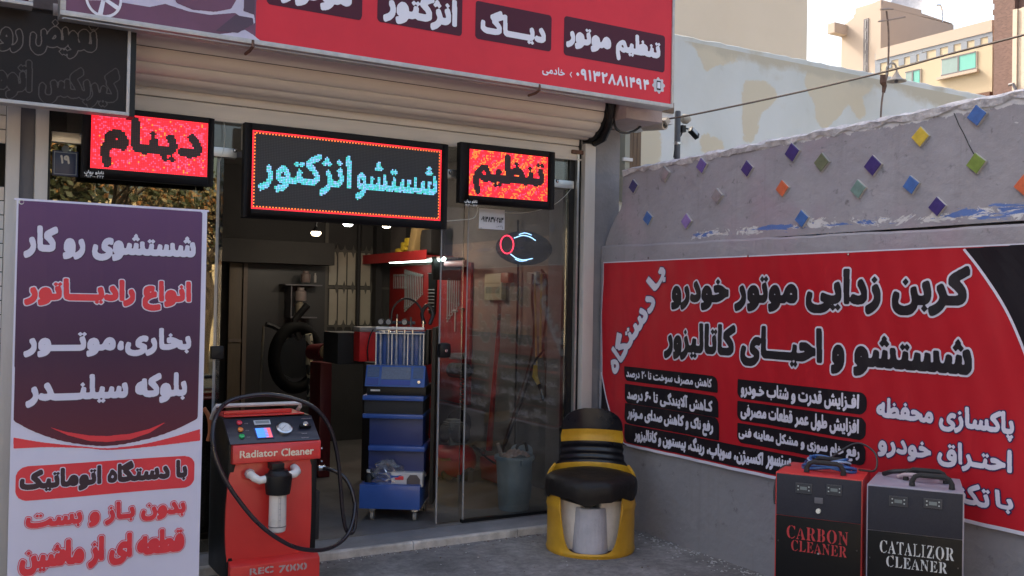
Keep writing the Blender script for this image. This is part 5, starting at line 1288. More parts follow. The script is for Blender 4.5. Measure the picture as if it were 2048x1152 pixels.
for i in range(10):
    for j in range(10): x, y = (i/9-.5)*.2, (j/9-.5)*.16; vs.append((bc.x+.01+x, bc.y+y, bc.z+.37+.07*math.cos(x*12)*math.cos(y*14)+random.uniform(-.018, .018)))
b.add(vs, [(i*10+j, (i+1)*10+j, (i+1)*10+j+1, i*10+j+1) for i in range(9) for j in range(9)]); tag(b.build('rubbish', mat('rubbish_white', (.5, .47, .46), .6, var=.4, scale=30, col2=(.35, .2, .18))), 'crumpled white and reddish packaging heaped in the blue bin', 'rubbish')
m = MB(); m.tube(spline([bc+Vector((.03, .03, .42)), bc+Vector((.05, .03, .47)), bc+Vector((.11, .03, .48)), bc+Vector((.13, .03, .42))], 5), .012, 8); tag(m.build('black_handle', M_black, smooth=True), 'black curved plastic handle in the rubbish of the bin', 'handle')

# ------------------------------------------------------------------ air compressor
cpx = thing('air_compressor', 'red tank air compressor with grey motor standing behind the sliding door', 'compressor', (3.72, 7.6, .052))
ca_, cb_ = onY(7.6, 872, 922), onY(7.35, 938, 922); ax = (cb_-ca_).normalized()
m = MB(); r_ = .14
pts = [ca_-ax*.05, ca_-ax*.035, ca_-ax*.01, ca_+ax*.02, cb_-ax*.02, cb_+ax*.01, cb_+ax*.035, cb_+ax*.05]
m.tube(pts, [.03, .08, .12, r_, r_, .12, .08, .03], 24); m.build('tank', mat('tank_red', (.55, .03, .025), .4, var=.12, coat=.2), cpx, smooth=True)
F_ = Face(Vector((ca_.x, ca_.y, 0)), ax); F_.O = F_.O+F_.N*.155
lettering(F_, 'AIR TANK', (.04, ca_.z+.02, .22, ca_.z+.05), mat('tank_yellow', (.5, .32, .05), .5), cpx, 1, pen=.08, arabic=False, res=24)
m = MB()
for p in (ca_+ax*.06, cb_-ax*.06): m.box(p.x-.03, p.x+.03, p.y-.1, p.y+.1, .06, ca_.z-.1)
m.build('foot_bracket', M_black, cpx)
for p in (ca_+ax*.06, cb_-ax*.06): MB().lathe([(.0, -.02), (.06, -.018), (.062, .018), (0, .02)], (p.x, p.y-.12, .115), 20, 'y').build('wheel', M_blackm, cpx, smooth=True)
m = MB(); e = ca_+ax*.16+Vector((0, 0, .145)); m.box(e.x-.06, e.x+.06, e.y-.06, e.y+.06, e.z, e.z+.1)
for k_ in range(6): m.box(e.x-.068, e.x+.068, e.y-.068, e.y+.068, e.z+.105+k_*.017, e.z+.112+k_*.017)
m.box(e.x-.05, e.x+.05, e.y-.05, e.y+.05, e.z+.1, e.z+.22); m.build('pump', mat('cast_grey', (.2, .2, .19), .5, .3, var=.2), cpx, bevel=.003)
m = MB(); e2 = cb_-ax*.14+Vector((0, 0, .24)); m.tube([e2-ax*.12, e2-ax*.11, e2+ax*.1, e2+ax*.12], [.07, .085, .085, .06], 20); m.build('motor', M_blackm, cpx, smooth=True)
m = MB(); m.lathe([(0, -.012), (.13, -.01), (.13, .01), (0, .012)], (e.x+.1, e.y+.1, e.z+.16), 24, 'y'); m.build('belt_guard', M_black, cpx)
m = MB(); g_ = ca_+ax*.42+Vector((-.03, -.1, .1)); m.lathe([(0, -.012), (.026, -.01), (.026, .01), (0, .01)], tuple(g_), 16, 'y'); m.build('gauge', M_steel, cpx)
m = MB(); m.tube(spline([g_+Vector((0, .02, 0)), g_+Vector((-.12, -.04, .06)), g_+Vector((-.05, -.12, -.02)), g_+Vector((.1, -.14, -.12))], 6), .009, 6); m.build('air_hose', M_cable, cpx, smooth=True)

# ------------------------------------------------------------------ right inner wall: tool board, lamp shelf, hoses, jack
IX = 4.3
FI = Face((IX, 0, 0), (0, -1, 0))
pbd = thing('tool_board', 'red painted tool board on the inner right wall behind the tester', 'board', (IX-.01, 9, .8))
a = FI.uv(782, 690); b_ = FI.uv(947, 545)
m = MB(); m.box(IX-.03, IX+.0, -b_[0], -a[0], .62, 1.97); m.build('board', mat('board_red', (.28, .012, .012), .5, var=.15, scale=2), pbd, bevel=.003)
FJ = Face((IX-.031, 0, 0), (0, -1, 0))
sh = thing('lamp_shelf', 'red wall shelf with a lit fluorescent tube under its front edge', 'shelf', (IX-.2, 9.3, 1.98))
a = onX(IX-.32, 738, 512); m = MB(); m.box(IX-.33, IX-.04, 8.35, 10.0, 2.02, 2.04); m.box(IX-.335, IX-.331, 8.35, 10.0, 1.99, 2.09); m.build('shelf_board', mat('shelf_red', (.33, .02, .022), .5, var=.1), sh)
m = MB(); m.box(IX-.33, IX-.0, 8.2, 8.24, 1.8, 2.02); m.build('shelf_bracket', M_black, sh)
tA, tB = onX(IX-.27, 781, 523), onX(IX-.27, 888, 518)
m = MB(); m.tube([tA, tB], .021, 10); m.build('fluorescent_tube', emitter('tube_light', (.75, 1, .93), 3.5), sh, smooth=True)
m = MB(); m.box(IX-.30, IX-.12, tB.y, tA.y, 2.0, 2.018); m.build('lamp_reflector', mat('reflector', (.5, .42, .42), .4), sh)
# second tube seen dim through the sliding leaf
tA2, tB2 = onX(IX-.2, 893, 528), onX(IX-.2, 932, 527)
m = MB(); m.tube([tA2, tB2], .03, 12); m.build('lamp_cover', mat('cover_pinkish', (.5, .3, .33), .4), sh, smooth=True)
# wrenches
ORD = ['first', 'second', 'third', 'fourth', 'fifth', 'sixth', 'seventh', 'eighth', 'ninth', 'tenth', 'eleventh']
M_wr = mat('chrome_vanadium', (.38, .38, .38), .3, .4, var=.1)
def wrench(L_):
    b = MB(local=True); b.box(-.0025, .0025, -.004*L_/.2-.001, .004*L_/.2+.001, -L_+.012, -.014)
    r = .011*L_/.2+.004; b.lathe([(r*.5, -.004), (r, -.004), (r, .004), (r*.5, .004)], (0, 0, -.01), 10, 'x')
    b.lathe([(r*.35, -.003), (r*.95, -.003), (r*.95, .003), (r*.35, .003)], (0, 0, -L_+.004), 8, 'x', R(20), R(300)); return b
def hang(u, v, L_, lab, grp):
    o_ = wrench(L_).build('wrench', M_wr); o_.location = FJ.P(u, v, .012); tag(o_, lab, 'wrench', grp)
for i in range(8):
    u, v = FJ.uv(790+i*3.4, 549-.1*i); hang(u, v, .15, ORD[i]+' small wrench from the left in the level row on the red board', 'small wrenches in the level row')
for i in range(11):
    u, v = FJ.uv(813+i*3.4, 542+.75*i); hang(u, v, .42-.022*i, ORD[i]+' wrench from the left in the slanting row on the red board', 'wrenches in the slanting row')
for i in range(6):
    u, v = FJ.uv(898+i*4.4, 555-.2*i); hang(u, v, .42-.03*i, ORD[i]+' wrench from the left in the row behind the sliding glass leaf', 'wrenches behind the sliding leaf')
# black rack of stacked wrenches
u, v = FJ.uv(868, 545)
rk = thing('wrench_rack', 'black roll rack of level spanners hanging on the red board', 'rack', tuple(FJ.P(u, v-.3)))
b = MB(); b.add([FJ.P(u+x*.09*(1-.25*t_), v-.42*t_, n) for n in (.002, .02) for t_ in (0, 1) for x in (-1, 1)], [(0, 1, 3, 2), (4, 6, 7, 5), (0, 2, 6, 4), (1, 5, 7, 3), (0, 4, 5, 1), (2, 3, 7, 6)]); b.build('rack_back', M_black, rk)
for t_ in (.02, .42, .5, .58, .66, .74, .82, .9):
    w_ = .085*(1-.25*t_); p0, p1 = FJ.P(u-w_, v-.42*t_, .028), FJ.P(u+w_, v-.42*t_, .028); m = MB(); m.tube([p0, p1], .005, 6); m.build('spanner', M_wr, rk, smooth=True)
for px, py, L_, lab in ((913, 622, .2, 'hammer with pale shaft hanging lower on the red board'), (926, 618, .24, 'dark pliers hanging beside the hammer')):
    u, v = FJ.uv(px, py); b = MB(); b.tube([FJ.P(u, v, .015), FJ.P(u, v-L_, .015)], .007, 6); b.tube([FJ.P(u-.04, v, .015), FJ.P(u+.04, v, .015)], .012, 8); tag(b.build('hand_tool', M_wr if px < 920 else M_rust, smooth=True), lab, 'tool')
# yellow figure box on shelf
q = onX(IX-.2, 832, 492)
yb_ = thing('parts_bin', 'yellow and black stacked plastic bins on top of the lamp shelf', 'bin', (q.x, q.y, 2.045))
M_ybin = mat('bin_yellow', (.55, .38, .03), .5, var=.1); M_tan = mat('bin_tan', (.35, .24, .10), .6, var=.1)
m = MB()
for k_, (dy, dz, s_) in enumerate(((.25, 0, .12), (.12, .06, .1), (.03, .1, .1))): m.box(q.x-.1, q.x+.05, q.y+dy-s_/2, q.y+dy+s_/2, 2.045+dz, 2.045+dz+.09)
m.build('bin_shell', M_ybin, yb_, bevel=.02)
m = MB(); m.M = Matrix.Translation((q.x-.02, q.y-.12, 2.2)) @ Matrix.Rotation(R(22), 4, 'X'); m.box(-.08, .08, -.07, .07, -.15, .2); m.build('bin_block', M_tan, yb_, bevel=.01)
m = MB(); m.box(q.x-.05, q.x+.1, q.y-.45, q.y-.2, 2.045, 2.3); m.box(q.x+.06, q.x+.12, q.y-.1, q.y+.4, 2.045, 2.42); m.build('bin_dark', M_blackm, yb_, bevel=.01)
# control box (pale) with orange cover
F = Face((IX+.001, 0, 0), (0, -1, 0)); u0, v0, u1, v1 = F.rect((978, 600), (1013, 547))
fx_ = thing('fuse_box', 'cream electrical box on the brownish inner wall behind the right glass', 'box', (IX-.03, -u0, v0))
m = MB(); m.box(IX-.05, IX+.0, -u1, -u0, v0, v1); m.build('box_body', mat('fuse_cream', (.42, .37, .26), .5, var=.05), fx_, bevel=.006)
m = MB(); m.box(IX-.053, IX-.0505, -u1+.03, -u0-.03, v0+.06, v0+.12); m.box(IX-.053, IX-.0505, -u1+.02, -u0-.02, v0+.15, v0+.155); m.build('box_marks', mat('fuse_marks', (.2, .19, .13), .6), fx_)
u0, v0, u1, v1 = F.rect((1012, 566), (1028, 545)); m = MB(); m.box(IX-.06, IX, -u1, -u0, v0, v1); tag(m.build('wall_bell', mat('bell_brown', (.3, .09, .05), .5), bevel=.015), 'small reddish brown box on the wall right of the cream box', 'box')
def wline(name, lab, pts, x, r, m_, cat='hose'):
    b = MB(); b.tube(spline([onX(x, *p) for p in pts], 8), r, 8); tag(b.build(name, m_, smooth=True), lab, cat)
M_brown = mat('hose_brown', (.10, .05, .035), .4, var=.1); M_yh = mat('hose_yellow', (.42, .32, .12), .45, var=.1)
wline('air_hose', 'dark brown hose at the right of the hanging hose bundle', [(1083, 540), (1092, 560), (1094, 620), (1086, 690), (1092, 740), (1090, 790), (1082, 800)], 4.22, .012, M_brown)
wline('air_hose', 'brown hose at the left of the hanging hose bundle', [(1066, 548), (1064, 600), (1068, 660), (1060, 720), (1046, 770), (1030, 820), (1010, 880), (1006, 905)], 4.22, .011, M_brown)
wline('air_hose', 'pale yellow hose hanging straight, nearest the middle of the bundle', [(1083, 548), (1082, 600), (1081, 680), (1081, 716)], 4.2, .009, M_yh)
wline('air_hose', 'second yellow hose leading down to the air gun', [(1070, 560), (1071, 640), (1072, 700), (1074, 735)], 4.2, .008, M_yh)
wline('air_hose', 'black hose crossing down towards the jack behind the bin', [(1088, 700), (1066, 730), (1045, 800), (1022, 860), (1010, 890)], 4.16, .010, M_cable)
wline('wall_pipe', 'thin dark pipe running straight down the inner wall', [(1036, 440), (1036, 560), (1033, 700), (1030, 840), (1030, 890)], 4.28, .010, M_blackm, 'pipe')
q = onX(4.15, 1072, 752)
ag = thing('air_gun', 'yellow and black air blow gun hanging from the hose bundle', 'air gun', tuple(q))
m = MB(); m.tube([onX(4.15, 1071, 730), onX(4.15, 1070, 752), onX(4.15, 1078, 770)], [.016, .024, .014], 8); m.build('gun_body', M_ybin, ag, smooth=True)
m = MB(); m.tube([onX(4.15, 1078, 770), onX(4.15, 1084, 785), onX(4.15, 1086, 802)], [.018, .016, .01], 8); m.build('gun_grip', M_black, ag, smooth=True)
m = MB(); m.tube([onX(4.14, 1082, 778), onX(4.14, 1086, 798)], .010, 8); m.build('nozzle', M_steel, ag, smooth=True)
u, v = 1074, 546
q = onX(4.27, 1072, 556); m = MB(); m.box(q.x-.03, q.x+.02, q.y-.05, q.y+.1, q.z-.05, q.z+.05); tag(m.build('hose_hook', mat('bracket_beige', (.3, .25, .22), .6), bevel=.01), 'beige wall bracket from which the hoses hang', 'bracket')
# trolley jack leaning with a long red handle
jk = thing('trolley_jack', 'red trolley jack with a long red handle standing up the inner wall', 'jack', tuple(onX(4.1, 985, 920)))
J = lambda px, py: onX(4.12, px, py)
m = MB(); m.tube([J(999, 612), J(998, 640), J(995, 690), J(990, 740), J(984, 820), J(978, 900)], [.014, .014, .022, .018, .024, .03], 8); m.build('jack_handle', mat('jack_red', (.30, .015, .015), .45, var=.2), jk, smooth=True)
m = MB(); q = J(990, 905); m.box(q.x-.1, q.x+.05, q.y-.35, q.y+.1, .07, .26); m.build('jack_frame', mat('jack_red', (.3, .015, .015), .45), jk, bevel=.02)
m = MB(); q = J(999, 606); m.cyl(q, J(998, 640), .018, n=10); m.build('jack_grip', M_rust, jk)
# red cabinet and box between tester and compressor
q = onY(8.3, 880, 720); m = MB(); m.box(3.62, 4.05, 8.3, 8.7, .052, 1.19); tag(m.build('tool_cabinet', mat('cabinet_red', (.34, .014, .02), .45, var=.1), bevel=.01), 'red steel cabinet standing under the tool board', 'cabinet')
for k_ in range(5): m = MB(); a = onX(4.2, 905+k_*5, 712); m.lathe([(0, -.03), (.03, -.028), (.03, .03), (0, .03)], tuple(a), 12, 'x'); tag(m.build('pipe_fitting', mat('fitting_grey', (.25, .24, .22), .35, .5)), ORD[k_]+' grey pipe fitting from the left on the wall behind the sliding leaf', 'fitting', 'pipe fittings in a row')
m = MB(); m.tube([onX(4.15, 905, 740), onX(4.15, 932, 742)], .07, 14); tag(m.build('motor_drum', M_blackm, smooth=True), 'black drum shaped motor on the wall above the compressor', 'motor')
for k_ in range(12):
    pass
spg = MB(); spg.tube([onX(4.1, 924+4*math.cos(t_*.7), 752+t_*1.15) for t_ in range(90)], .008, 5); tag(spg.build('coil_spring', M_blackm, smooth=True), 'black coil hose hanging above the compressor', 'hose')

# ------------------------------------------------------------------ back of the workshop
M_ctile = mat('wall_tile_cream', (.34, .31, .25), .45, var=.12, scale=3, col2=(.27, .245, .195)); M_orn = mat('ornament_dark', (.075, .07, .06), .6)
BY = 9.995
FBk = Face((0, BY, 0), (1, 0, 0))
U_ = lambda px: FBk.uv(px, 540)[0]
for ra, rb in ((505, 571), (579, 650)):
    for ca, cb2 in ((657, 674), (675, 693), (694, 711), (718, 741)):
        u0, v0, u1, v1 = FBk.rect((ca, rb), (cb2, ra)); v0 = FBk.uv(700, rb)[1]; v1 = FBk.uv(700, ra)[1]
        b = MB(); b.box(u0, u1, BY-.006, BY-.0005, v0, v1); b.build('wall_tile', M_ctile, shop)
for py in (503, 575, 652):
    v = FBk.uv(700, py)[1]; MB().box(3.57, 4.29, BY-.012, BY-.0065, v-.012, v+.012).build('tile_border', M_orn, shop)
    for px in (673, 688, 705, 731, 742):
        u = U_(px); b = MB(); s_ = .035
        b.prism([(u, v+2*s_), (u-s_*.35, v+s_*.8), (u-s_*.9, v+.2*s_), (u-s_*.4, v-.6*s_), (u, v-2*s_), (u+s_*.4, v-.6*s_), (u+s_*.9, v+.2*s_), (u+s_*.35, v+s_*.8)], lambda a, b2, n: (a, BY-.0125-n, b2), 0, .004); b.build('ornament', M_orn, shop)
m = MB(); m.cyl((U_(714), BY-.05, 1.0), (U_(714), BY-.05, 2.98), .022, n=10); tag(m.build('drain_pipe', M_blackm, smooth=True), 'thin black pipe running up the tiled back wall', 'pipe')
m = MB(); m.box(U_(744), U_(756), BY-.12, BY-.013, .052, 2.98); tag(m.build('steel_post', M_blackm), 'dark square post at the right of the tiled back wall', 'post')
m = MB(); m.box(U_(648), U_(655), BY-.02, BY-.002, .052, 2.97); m.build('corner_trim', M_orn, shop)
# dark loft beam, door leaf
a = onY(9.7, 440, 523); b_ = onY(9.7, 648, 487); m = MB(); m.box(2.2, 3.5, 9.6, 9.99, a.z, b_.z); m.build('loft_beam', M_intd, shop)
a = onY(9.9, 455, 680); b_ = onY(9.9, 486, 525); dw = thing('wooden_door', 'narrow brownish door panel at the back left of the workshop', 'door', (a.x, 9.9, .052))
M_dw = mat('door_brown', (.10, .075, .05), .6, var=.15, stretch=(6, 1, .6)); m = MB(); m.box(a.x, b_.x-.01, 9.88, 9.92, .06, b_.z); m.build('door_leaf', M_dw, dw, bevel=.004)
m = MB(); m.box(a.x, b_.x-.01, 9.86, 9.879, a.z-.02, a.z+.01); m.box(b_.x, b_.x+.04, 9.86, 9.94, .06, b_.z); m.build('door_rail', mat('door_trim', (.13, .10, .08), .6), dw)
m = MB(); m.box(2.5, 3.52, 9.93, 9.99, .06, 1.99); m.build('panelling', mat('panel_dark', (.026, .026, .028), .5, var=.15, scale=1.5), shop)
# small shelf with bottles
a = onY(9.7, 575, 568); b_ = onY(9.7, 645, 566)
sf = thing('wall_shelf', 'thin grey shelf with odds and ends on the dark back wall', 'shelf', (a.x, 9.75, a.z))
m = MB(); m.box(a.x-.02, b_.x, 9.7, 9.92, a.z-.012, a.z); m.build('shelf_board', M_dgrey, sf)
c_ = onY(9.7, 580, 636); m = MB(); m.box(a.x+.04, b_.x-.05, 9.7, 9.92, c_.z, c_.z+.012); m.box(a.x+.04, a.x+.05, 9.7, 9.92, c_.z+.013, a.z-.013); m.build('shelf_board', M_dgrey, sf)
for px, py, w_, h_, l, col in ((611, 565, .05, .12, 'squat pinkish jar on the upper thin shelf', (.16, .12, .11)), (630, 565, .015, .1, 'thin pale bottle on the upper thin shelf', (.25, .24, .23)), (601, 602, .06, .14, 'pale jar on the lower part of the back shelf', (.22, .18, .17)), (600, 626, .05, .13, 'yellowish cup hanging under the pale jar', (.22, .19, .14))):
    p_ = onY(9.72, px, py); m = MB(); m.lathe([(0, 0), (w_*.9, 0), (w_, .01), (w_, h_*.7), (w_*.6, h_*.8), (w_*.6, h_), (0, h_)], tuple(p_), 14); tag(m.build('jar', mat('jar_%d' % px, col, .5), smooth=True), l, 'jar')
# hanging lamps
for i, (px, py, yy) in enumerate(((632, 466, 8.6), (696, 447, 8.2), (773, 450, 8.2))):
    p_ = onY(yy, px, py)
    lm = thing('ceiling_lamp', ('largest warm hanging lamp at the left of the three', 'white hanging lamp in the middle, just under the wide LED sign', 'small warm hanging lamp at the right of the three')[i], 'lamp', tuple(p_), group='hanging lamps in the workshop')
    m = MB(); m.lathe([(0, -.028), (.03, -.024), (.045, -.008), (.045, .006), (.02, .02), (0, .022)], tuple(p_), 16); m.build('bulb', emitter('bulb_%d' % i, ((1, .80, .55), (.95, .95, .9), (1, .85, .6))[i], 5), lm, smooth=True)
    m = MB(); m.lathe([(.055, .012), (.03, .035), (.012, .06), (.012, 2.975-p_.z), (0, 2.975-p_.z)], tuple(p_), 14); m.build('lamp_holder', M_black, lm)
    l_ = bpy.data.lights.new('lamp_light', 'POINT'); l_.energy = (1.6, 2.2, 4)[i]; l_.color = (1, .85, .68); l_.shadow_soft_size = .05; lo_ = bpy.data.objects.new('lamp_light', l_); COL.objects.link(lo_); lo_.location = p_+Vector((0, 0, -.08))
# corner lamp seen at the far left above the plate
q = onY(7.2, 105, 237); m = MB(); m.box(q.x-.1, q.x+.05, 7.0, 7.4, q.z, q.z+.03); tag(m.build('ceiling_panel_lamp', emitter('panel_lamp', (1, .85, .55), 1.6)), 'glowing ceiling panel just above the number plate', 'lamp')
# tyre changer
Bk = lambda px, py, y=8.6: onY(y, px, py)
ty = thing('tyre_changer', 'dark tyre changer with arm, tyre and red column in the shadowy back', 'machine', tuple(Bk(600, 900)))
c = Bk(592, 715); m = MB(); m.tube([c+Vector((.22*math.cos(R(a)), .05*math.cos(R(a)), .28*math.sin(R(a)))) for a in range(0, 360, 12)], .055, 12, closed=True); m.build('tyre', mat('tyre_rubber', (.004, .004, .004), .8, var=.2, spec=.15), ty, smooth=True)
m = MB(); m.cyl(c+Vector((0, -.02, 0)), c+Vector((0, .06, 0)), .19, n=24); m.build('wheel_rim', mat('rim_dark', (.03, .033, .035), .35, .5), ty)
m = MB(); m.tube([Bk(532, 648), Bk(545, 652), Bk(598, 680), Bk(612, 668)], .022, 8); m.tube([Bk(598, 680), Bk(590, 640), Bk(615, 610)], .035, 8); m.build('arm', M_black, ty, smooth=True)
m = MB(); m.box(Bk(560, 800).x, Bk(640, 800).x, 8.5, 8.95, .052, .62); m.build('machine_body', M_blackm, ty, bevel=.02)
q0, q1 = Bk(527, 652), Bk(520, 790); m = MB(); m.tube([q0, q1], .012, 8); tag(m.build('pole', mat('pole_tan', (.13, .11, .08), .6)), 'thin tan pole standing left of the dark tyre changer', 'pole')
q0, q1 = Bk(623, 675, 8.3), Bk(620, 798, 8.3)
pl_ = MB(); pl_.tube([Bk(617, 668, 8.3), Bk(620, 690, 8.3), Bk(618, 730, 8.3), Bk(624, 765, 8.3), Bk(619, 800, 8.3)], [.03, .035, .03, .04, .03], 9); tag(pl_.build('peeling_post', mat('peeling_cream', (.42, .38, .27), .7, var=.0, scale=8), smooth=True), 'mottled cream and black post beside the tyre machine', 'post')
mp_ = MATS['peeling_cream']; N, L = nodes_of(mp_); n_ = N.new('ShaderNodeTexNoise'); n_.inputs['Scale'].default_value = 11; r_ = N.new('ShaderNodeValToRGB'); r_.color_ramp.elements[0].position = .47; r_.color_ramp.elements[1].position = .5; r_.color_ramp.elements[0].color = (.02, .018, .016, 1); r_.color_ramp.elements[1].color = (.42, .38, .27, 1); tcx = N.new('ShaderNodeTexCoord'); L.new(tcx.outputs['Object'], n_.inputs[0]); L.new(n_.outputs[0], r_.inputs[0]); L.new(r_.outputs[0], N['Principled BSDF'].inputs['Base Color'])
vb = thing('wheel_balancer', 'dark red balancing machine with a pale round hub at its end', 'machine', tuple(Bk(645, 900, 8.1)))
m = MB(); m.box(Bk(632, 800, 8.1).x, Bk(655, 800, 8.1).x, 8.0, 8.3, .052, Bk(640, 725, 8.1).z); m.build('column', mat('balancer_red', (.12, .012, .014), .45, var=.1), vb, bevel=.01)
h0, h1 = Bk(625, 704, 8.2), Bk(652, 704, 7.95); m = MB(); m.tube([h0, h1], [.07, .075], 16); m.build('head', mat('balancer_red', (.12, .012, .014), .45), vb, smooth=True)
dv = (h1-h0).normalized(); m = MB(); m.tube([h1, h1+dv*.02], .062, 18); m.build('hub', mat('hub_pale', (.38, .28, .16), .4), vb); m = MB(); m.tube([h1+dv*.0205, h1+dv*.05], .026, 12); m.build('hub_boss', M_dgrey, vb)
# bench, black case, red charger
m = MB(); m.box(3.1, 3.45, 7.3, 7.75, .052, 1.07); tag(m.build('work_bench', M_blackm, bevel=.01), 'black bench standing left of the blue tester', 'bench')
a, b_ = onY(7.35, 675, 725), onY(7.35, 707, 665); m = MB(); m.box(a.x, b_.x+.1, 7.35, 7.7, 1.075, b_.z); tag(m.build('tool_case', M_blackm, bevel=.01), 'black square case on the bench beside the red charger', 'case')
a, b_ = onY(7.3, 709, 722), onY(7.3, 743, 663)
cg = thing('battery_charger', 'bright red charger box with a pale top standing left of the glass tubes', 'box', (a.x, 7.3, a.z))
m = MB(); m.box(a.x, b_.x, 7.2, 7.33, a.z, b_.z); m.build('charger_body', mat('charger_red', (.8, .03, .03), .4), cg, bevel=.008)
m = MB(); m.box(a.x-.004, b_.x+.004, 7.195, 7.335, b_.z+.001, b_.z+.04); m.build('charger_top', mat('charger_top', (.4, .36, .35), .5), cg, bevel=.01)
m = MB(); q = Vector((b_.x-.03, 7.19, b_.z+.02)); m.tube(spline([q, q+Vector((-.03, -.01, -.05)), q+Vector((-.05, -.01, -.15)), q+Vector((-.04, -.0, -.25))], 5), .005, 6); m.build('charger_cable', M_cable, cg)
# orange hose coil end seen between the banner and the radiator machine
m = MB(); m.tube(spline([onY(5.7, 408, 816), onY(5.7, 418, 835), onY(5.7, 420, 862), onY(5.7, 416, 882)], 6), .012, 8); tag(m.build('orange_hose', mat('hose_orange', (.4, .12, .04), .5), smooth=True), 'short arc of orange hose between the purple banner and the red machine', 'hose')
# small cardboard piece on floor
q = onZ(.053, 945, 960); m = MB(); m.M = Matrix.Translation(q) @ Matrix.Rotation(.5, 4, 'Z'); m.box(-.12, .12, -.08, .08, 0, .1); tag(m.build('floor_block', mat('block_grey', (.17, .16, .15), .8, var=.2)), 'grey concrete block on the floor right of the compressor', 'block')
# ------------------------------------------------------------------ things over the yard wall
M_ycream = mat('yard_cream', (.34, .33, .27), .8, var=.1, scale=1)
def yardwall_mat():
    m = bpy.data.materials.new('patched_plaster'); m.use_nodes = True; N, L = nodes_of(m); p = N['Principled BSDF']; p.inputs['Roughness'].default_value = .85
    tc = N.new('ShaderNodeTexCoord'); n = N.new('ShaderNodeTexNoise'); n.inputs['Scale'].default_value = .8; n.inputs['Detail'].default_value = 5; n.inputs['Roughness'].default_value = .5; n.inputs['Distortion'].default_value = .3
    mp = N.new('ShaderNodeMapping'); mp.inputs['Scale'].default_value = (1.0, 1, .65); mp.inputs['Location'].default_value = (3.1, 0, 1.7); L.new(tc.outputs['Object'], mp.inputs[0]); L.new(mp.outputs[0], n.inputs[0])
    r = N.new('ShaderNodeValToRGB'); e = r.color_ramp.elements; e[0].position = .4; e[1].position = .65; e[0].color = (.70, .71, .70, 1); e[1].color = (.62, .63, .60, 1); L.new(n.outputs[0], r.inputs[0])
    n2 = N.new('ShaderNodeTexNoise'); n2.inputs['Scale'].default_value = 2.5; n2.inputs['Detail'].default_value = 8; L.new(tc.outputs['Object'], n2.inputs[0])
    sp = N.new('ShaderNodeSeparateXYZ'); L.new(tc.outputs['Object'], sp.inputs[0])
    mr = N.new('ShaderNodeMapRange'); mr.inputs[1].default_value = 4.15; mr.inputs[2].default_value = 4.6; L.new(sp.outputs[2], mr.inputs[0])
    ad = N.new('ShaderNodeMath'); ad.operation = 'MULTIPLY_ADD'; L.new(mr.outputs[0], ad.inputs[0]); ad.inputs[1].default_value = .15; L.new(n2.outputs[0], ad.inputs[2])
    r2 = N.new('ShaderNodeValToRGB'); r2.color_ramp.elements[0].position = .6; r2.color_ramp.elements[1].position = .92; L.new(ad.outputs[0], r2.inputs[0])
    mx = N.new('ShaderNodeMixRGB'); L.new(r2.outputs[0], mx.inputs[0]); L.new(r.outputs[0], mx.inputs[1]); mx.inputs[2].default_value = (.46, .40, .28, 1); L.new(mx.outputs[0], p.inputs['Base Color'])
    b = N.new('ShaderNodeBump'); b.inputs['Strength'].default_value = .4; b.inputs['Distance'].default_value = .02; L.new(n2.outputs[0], b.inputs['Height']); L.new(b.outputs[0], p.inputs['Normal']); return m
M_patch = yardwall_mat()
yw = MB(); n = 120
vs = []
for i in range(n+1):
    x = 4.6+(16-4.6)*i/n; z = 4.515+.004*(x-6.7)+random.uniform(-.008, .008)
    vs += [(x, 8, 0), (x, 8, z), (x, 8.02, z+.012), (x, 8.25, z+.012), (x, 8.25, 0)]
yw.add(vs, [(i*5+j, i*5+j+1, (i+1)*5+j+1, (i+1)*5+j) for i in range(n) for j in range(4)]+[(4, 3, 2, 1, 0), tuple(n*5+j for j in range(5))])
pw = thing('plaster_wall', 'high cream and white patched plaster wall behind the yard wall', 'wall', (4.6, 8, 0))
yw.build('wall', M_patch, pw)
FY = Face((0, 8, 0), (1, 0, 0))
cq = lambda L_: [FY.uv(x/2.4+1200, y/2.4) for x, y in L_]
GU0, GV0, GR = 4.62, 2.3, .035; GW, GH = int((15.9-GU0)/GR), int((4.5-GV0)/GR)
def patch_mask(lists, soft):
    M_ = raster([np.array([((u-GU0)/GR, (v-GV0)/GR) for u, v in cq(L_)]) for L_ in lists], GW+1, GH+1).astype(float); return blur(M_, soft)
cream = patch_mask([[(430, 185), (560, 200), (665, 240), (650, 300), (590, 295), (530, 320), (500, 350), (475, 250)], [(680, 400), (760, 370), (860, 410), (855, 480), (780, 520), (765, 640), (720, 690), (680, 690), (690, 520)],
    [(1000, 305), (1150, 330), (1330, 360), (1310, 430), (1200, 480), (1150, 560), (1080, 610), (1040, 600), (1030, 480), (985, 400)], [(415, 420), (465, 430), (455, 500), (430, 480)], [(470, 640), (600, 650), (605, 720), (480, 735)],
    [(180, 560), (290, 590), (300, 800), (180, 830)], [(1200, 500), (1260, 470), (1300, 560), (1240, 580)]], 6)
dun = patch_mask([[(1400, 395), (1560, 425), (1780, 470), (1640, 530), (1560, 500), (1480, 480), (1430, 440)], [(340, 150), (700, 220), (1000, 280), (1340, 345), (1800, 450), (1720, 490), (1330, 415), (1150, 380), (1000, 350), (820, 320), (660, 275), (480, 228), (340, 205)]], 9)
g_ = MB(); g_.add([(GU0+i*GR, 7.996, GV0+j*GR) for i in range(GW+1) for j in range(GH+1)], [(i*(GH+1)+j, (i+1)*(GH+1)+j, (i+1)*(GH+1)+j+1, i*(GH+1)+j+1) for i in range(GW) for j in range(GH)])
pp = g_.build('render_coat', M_patch, pw)
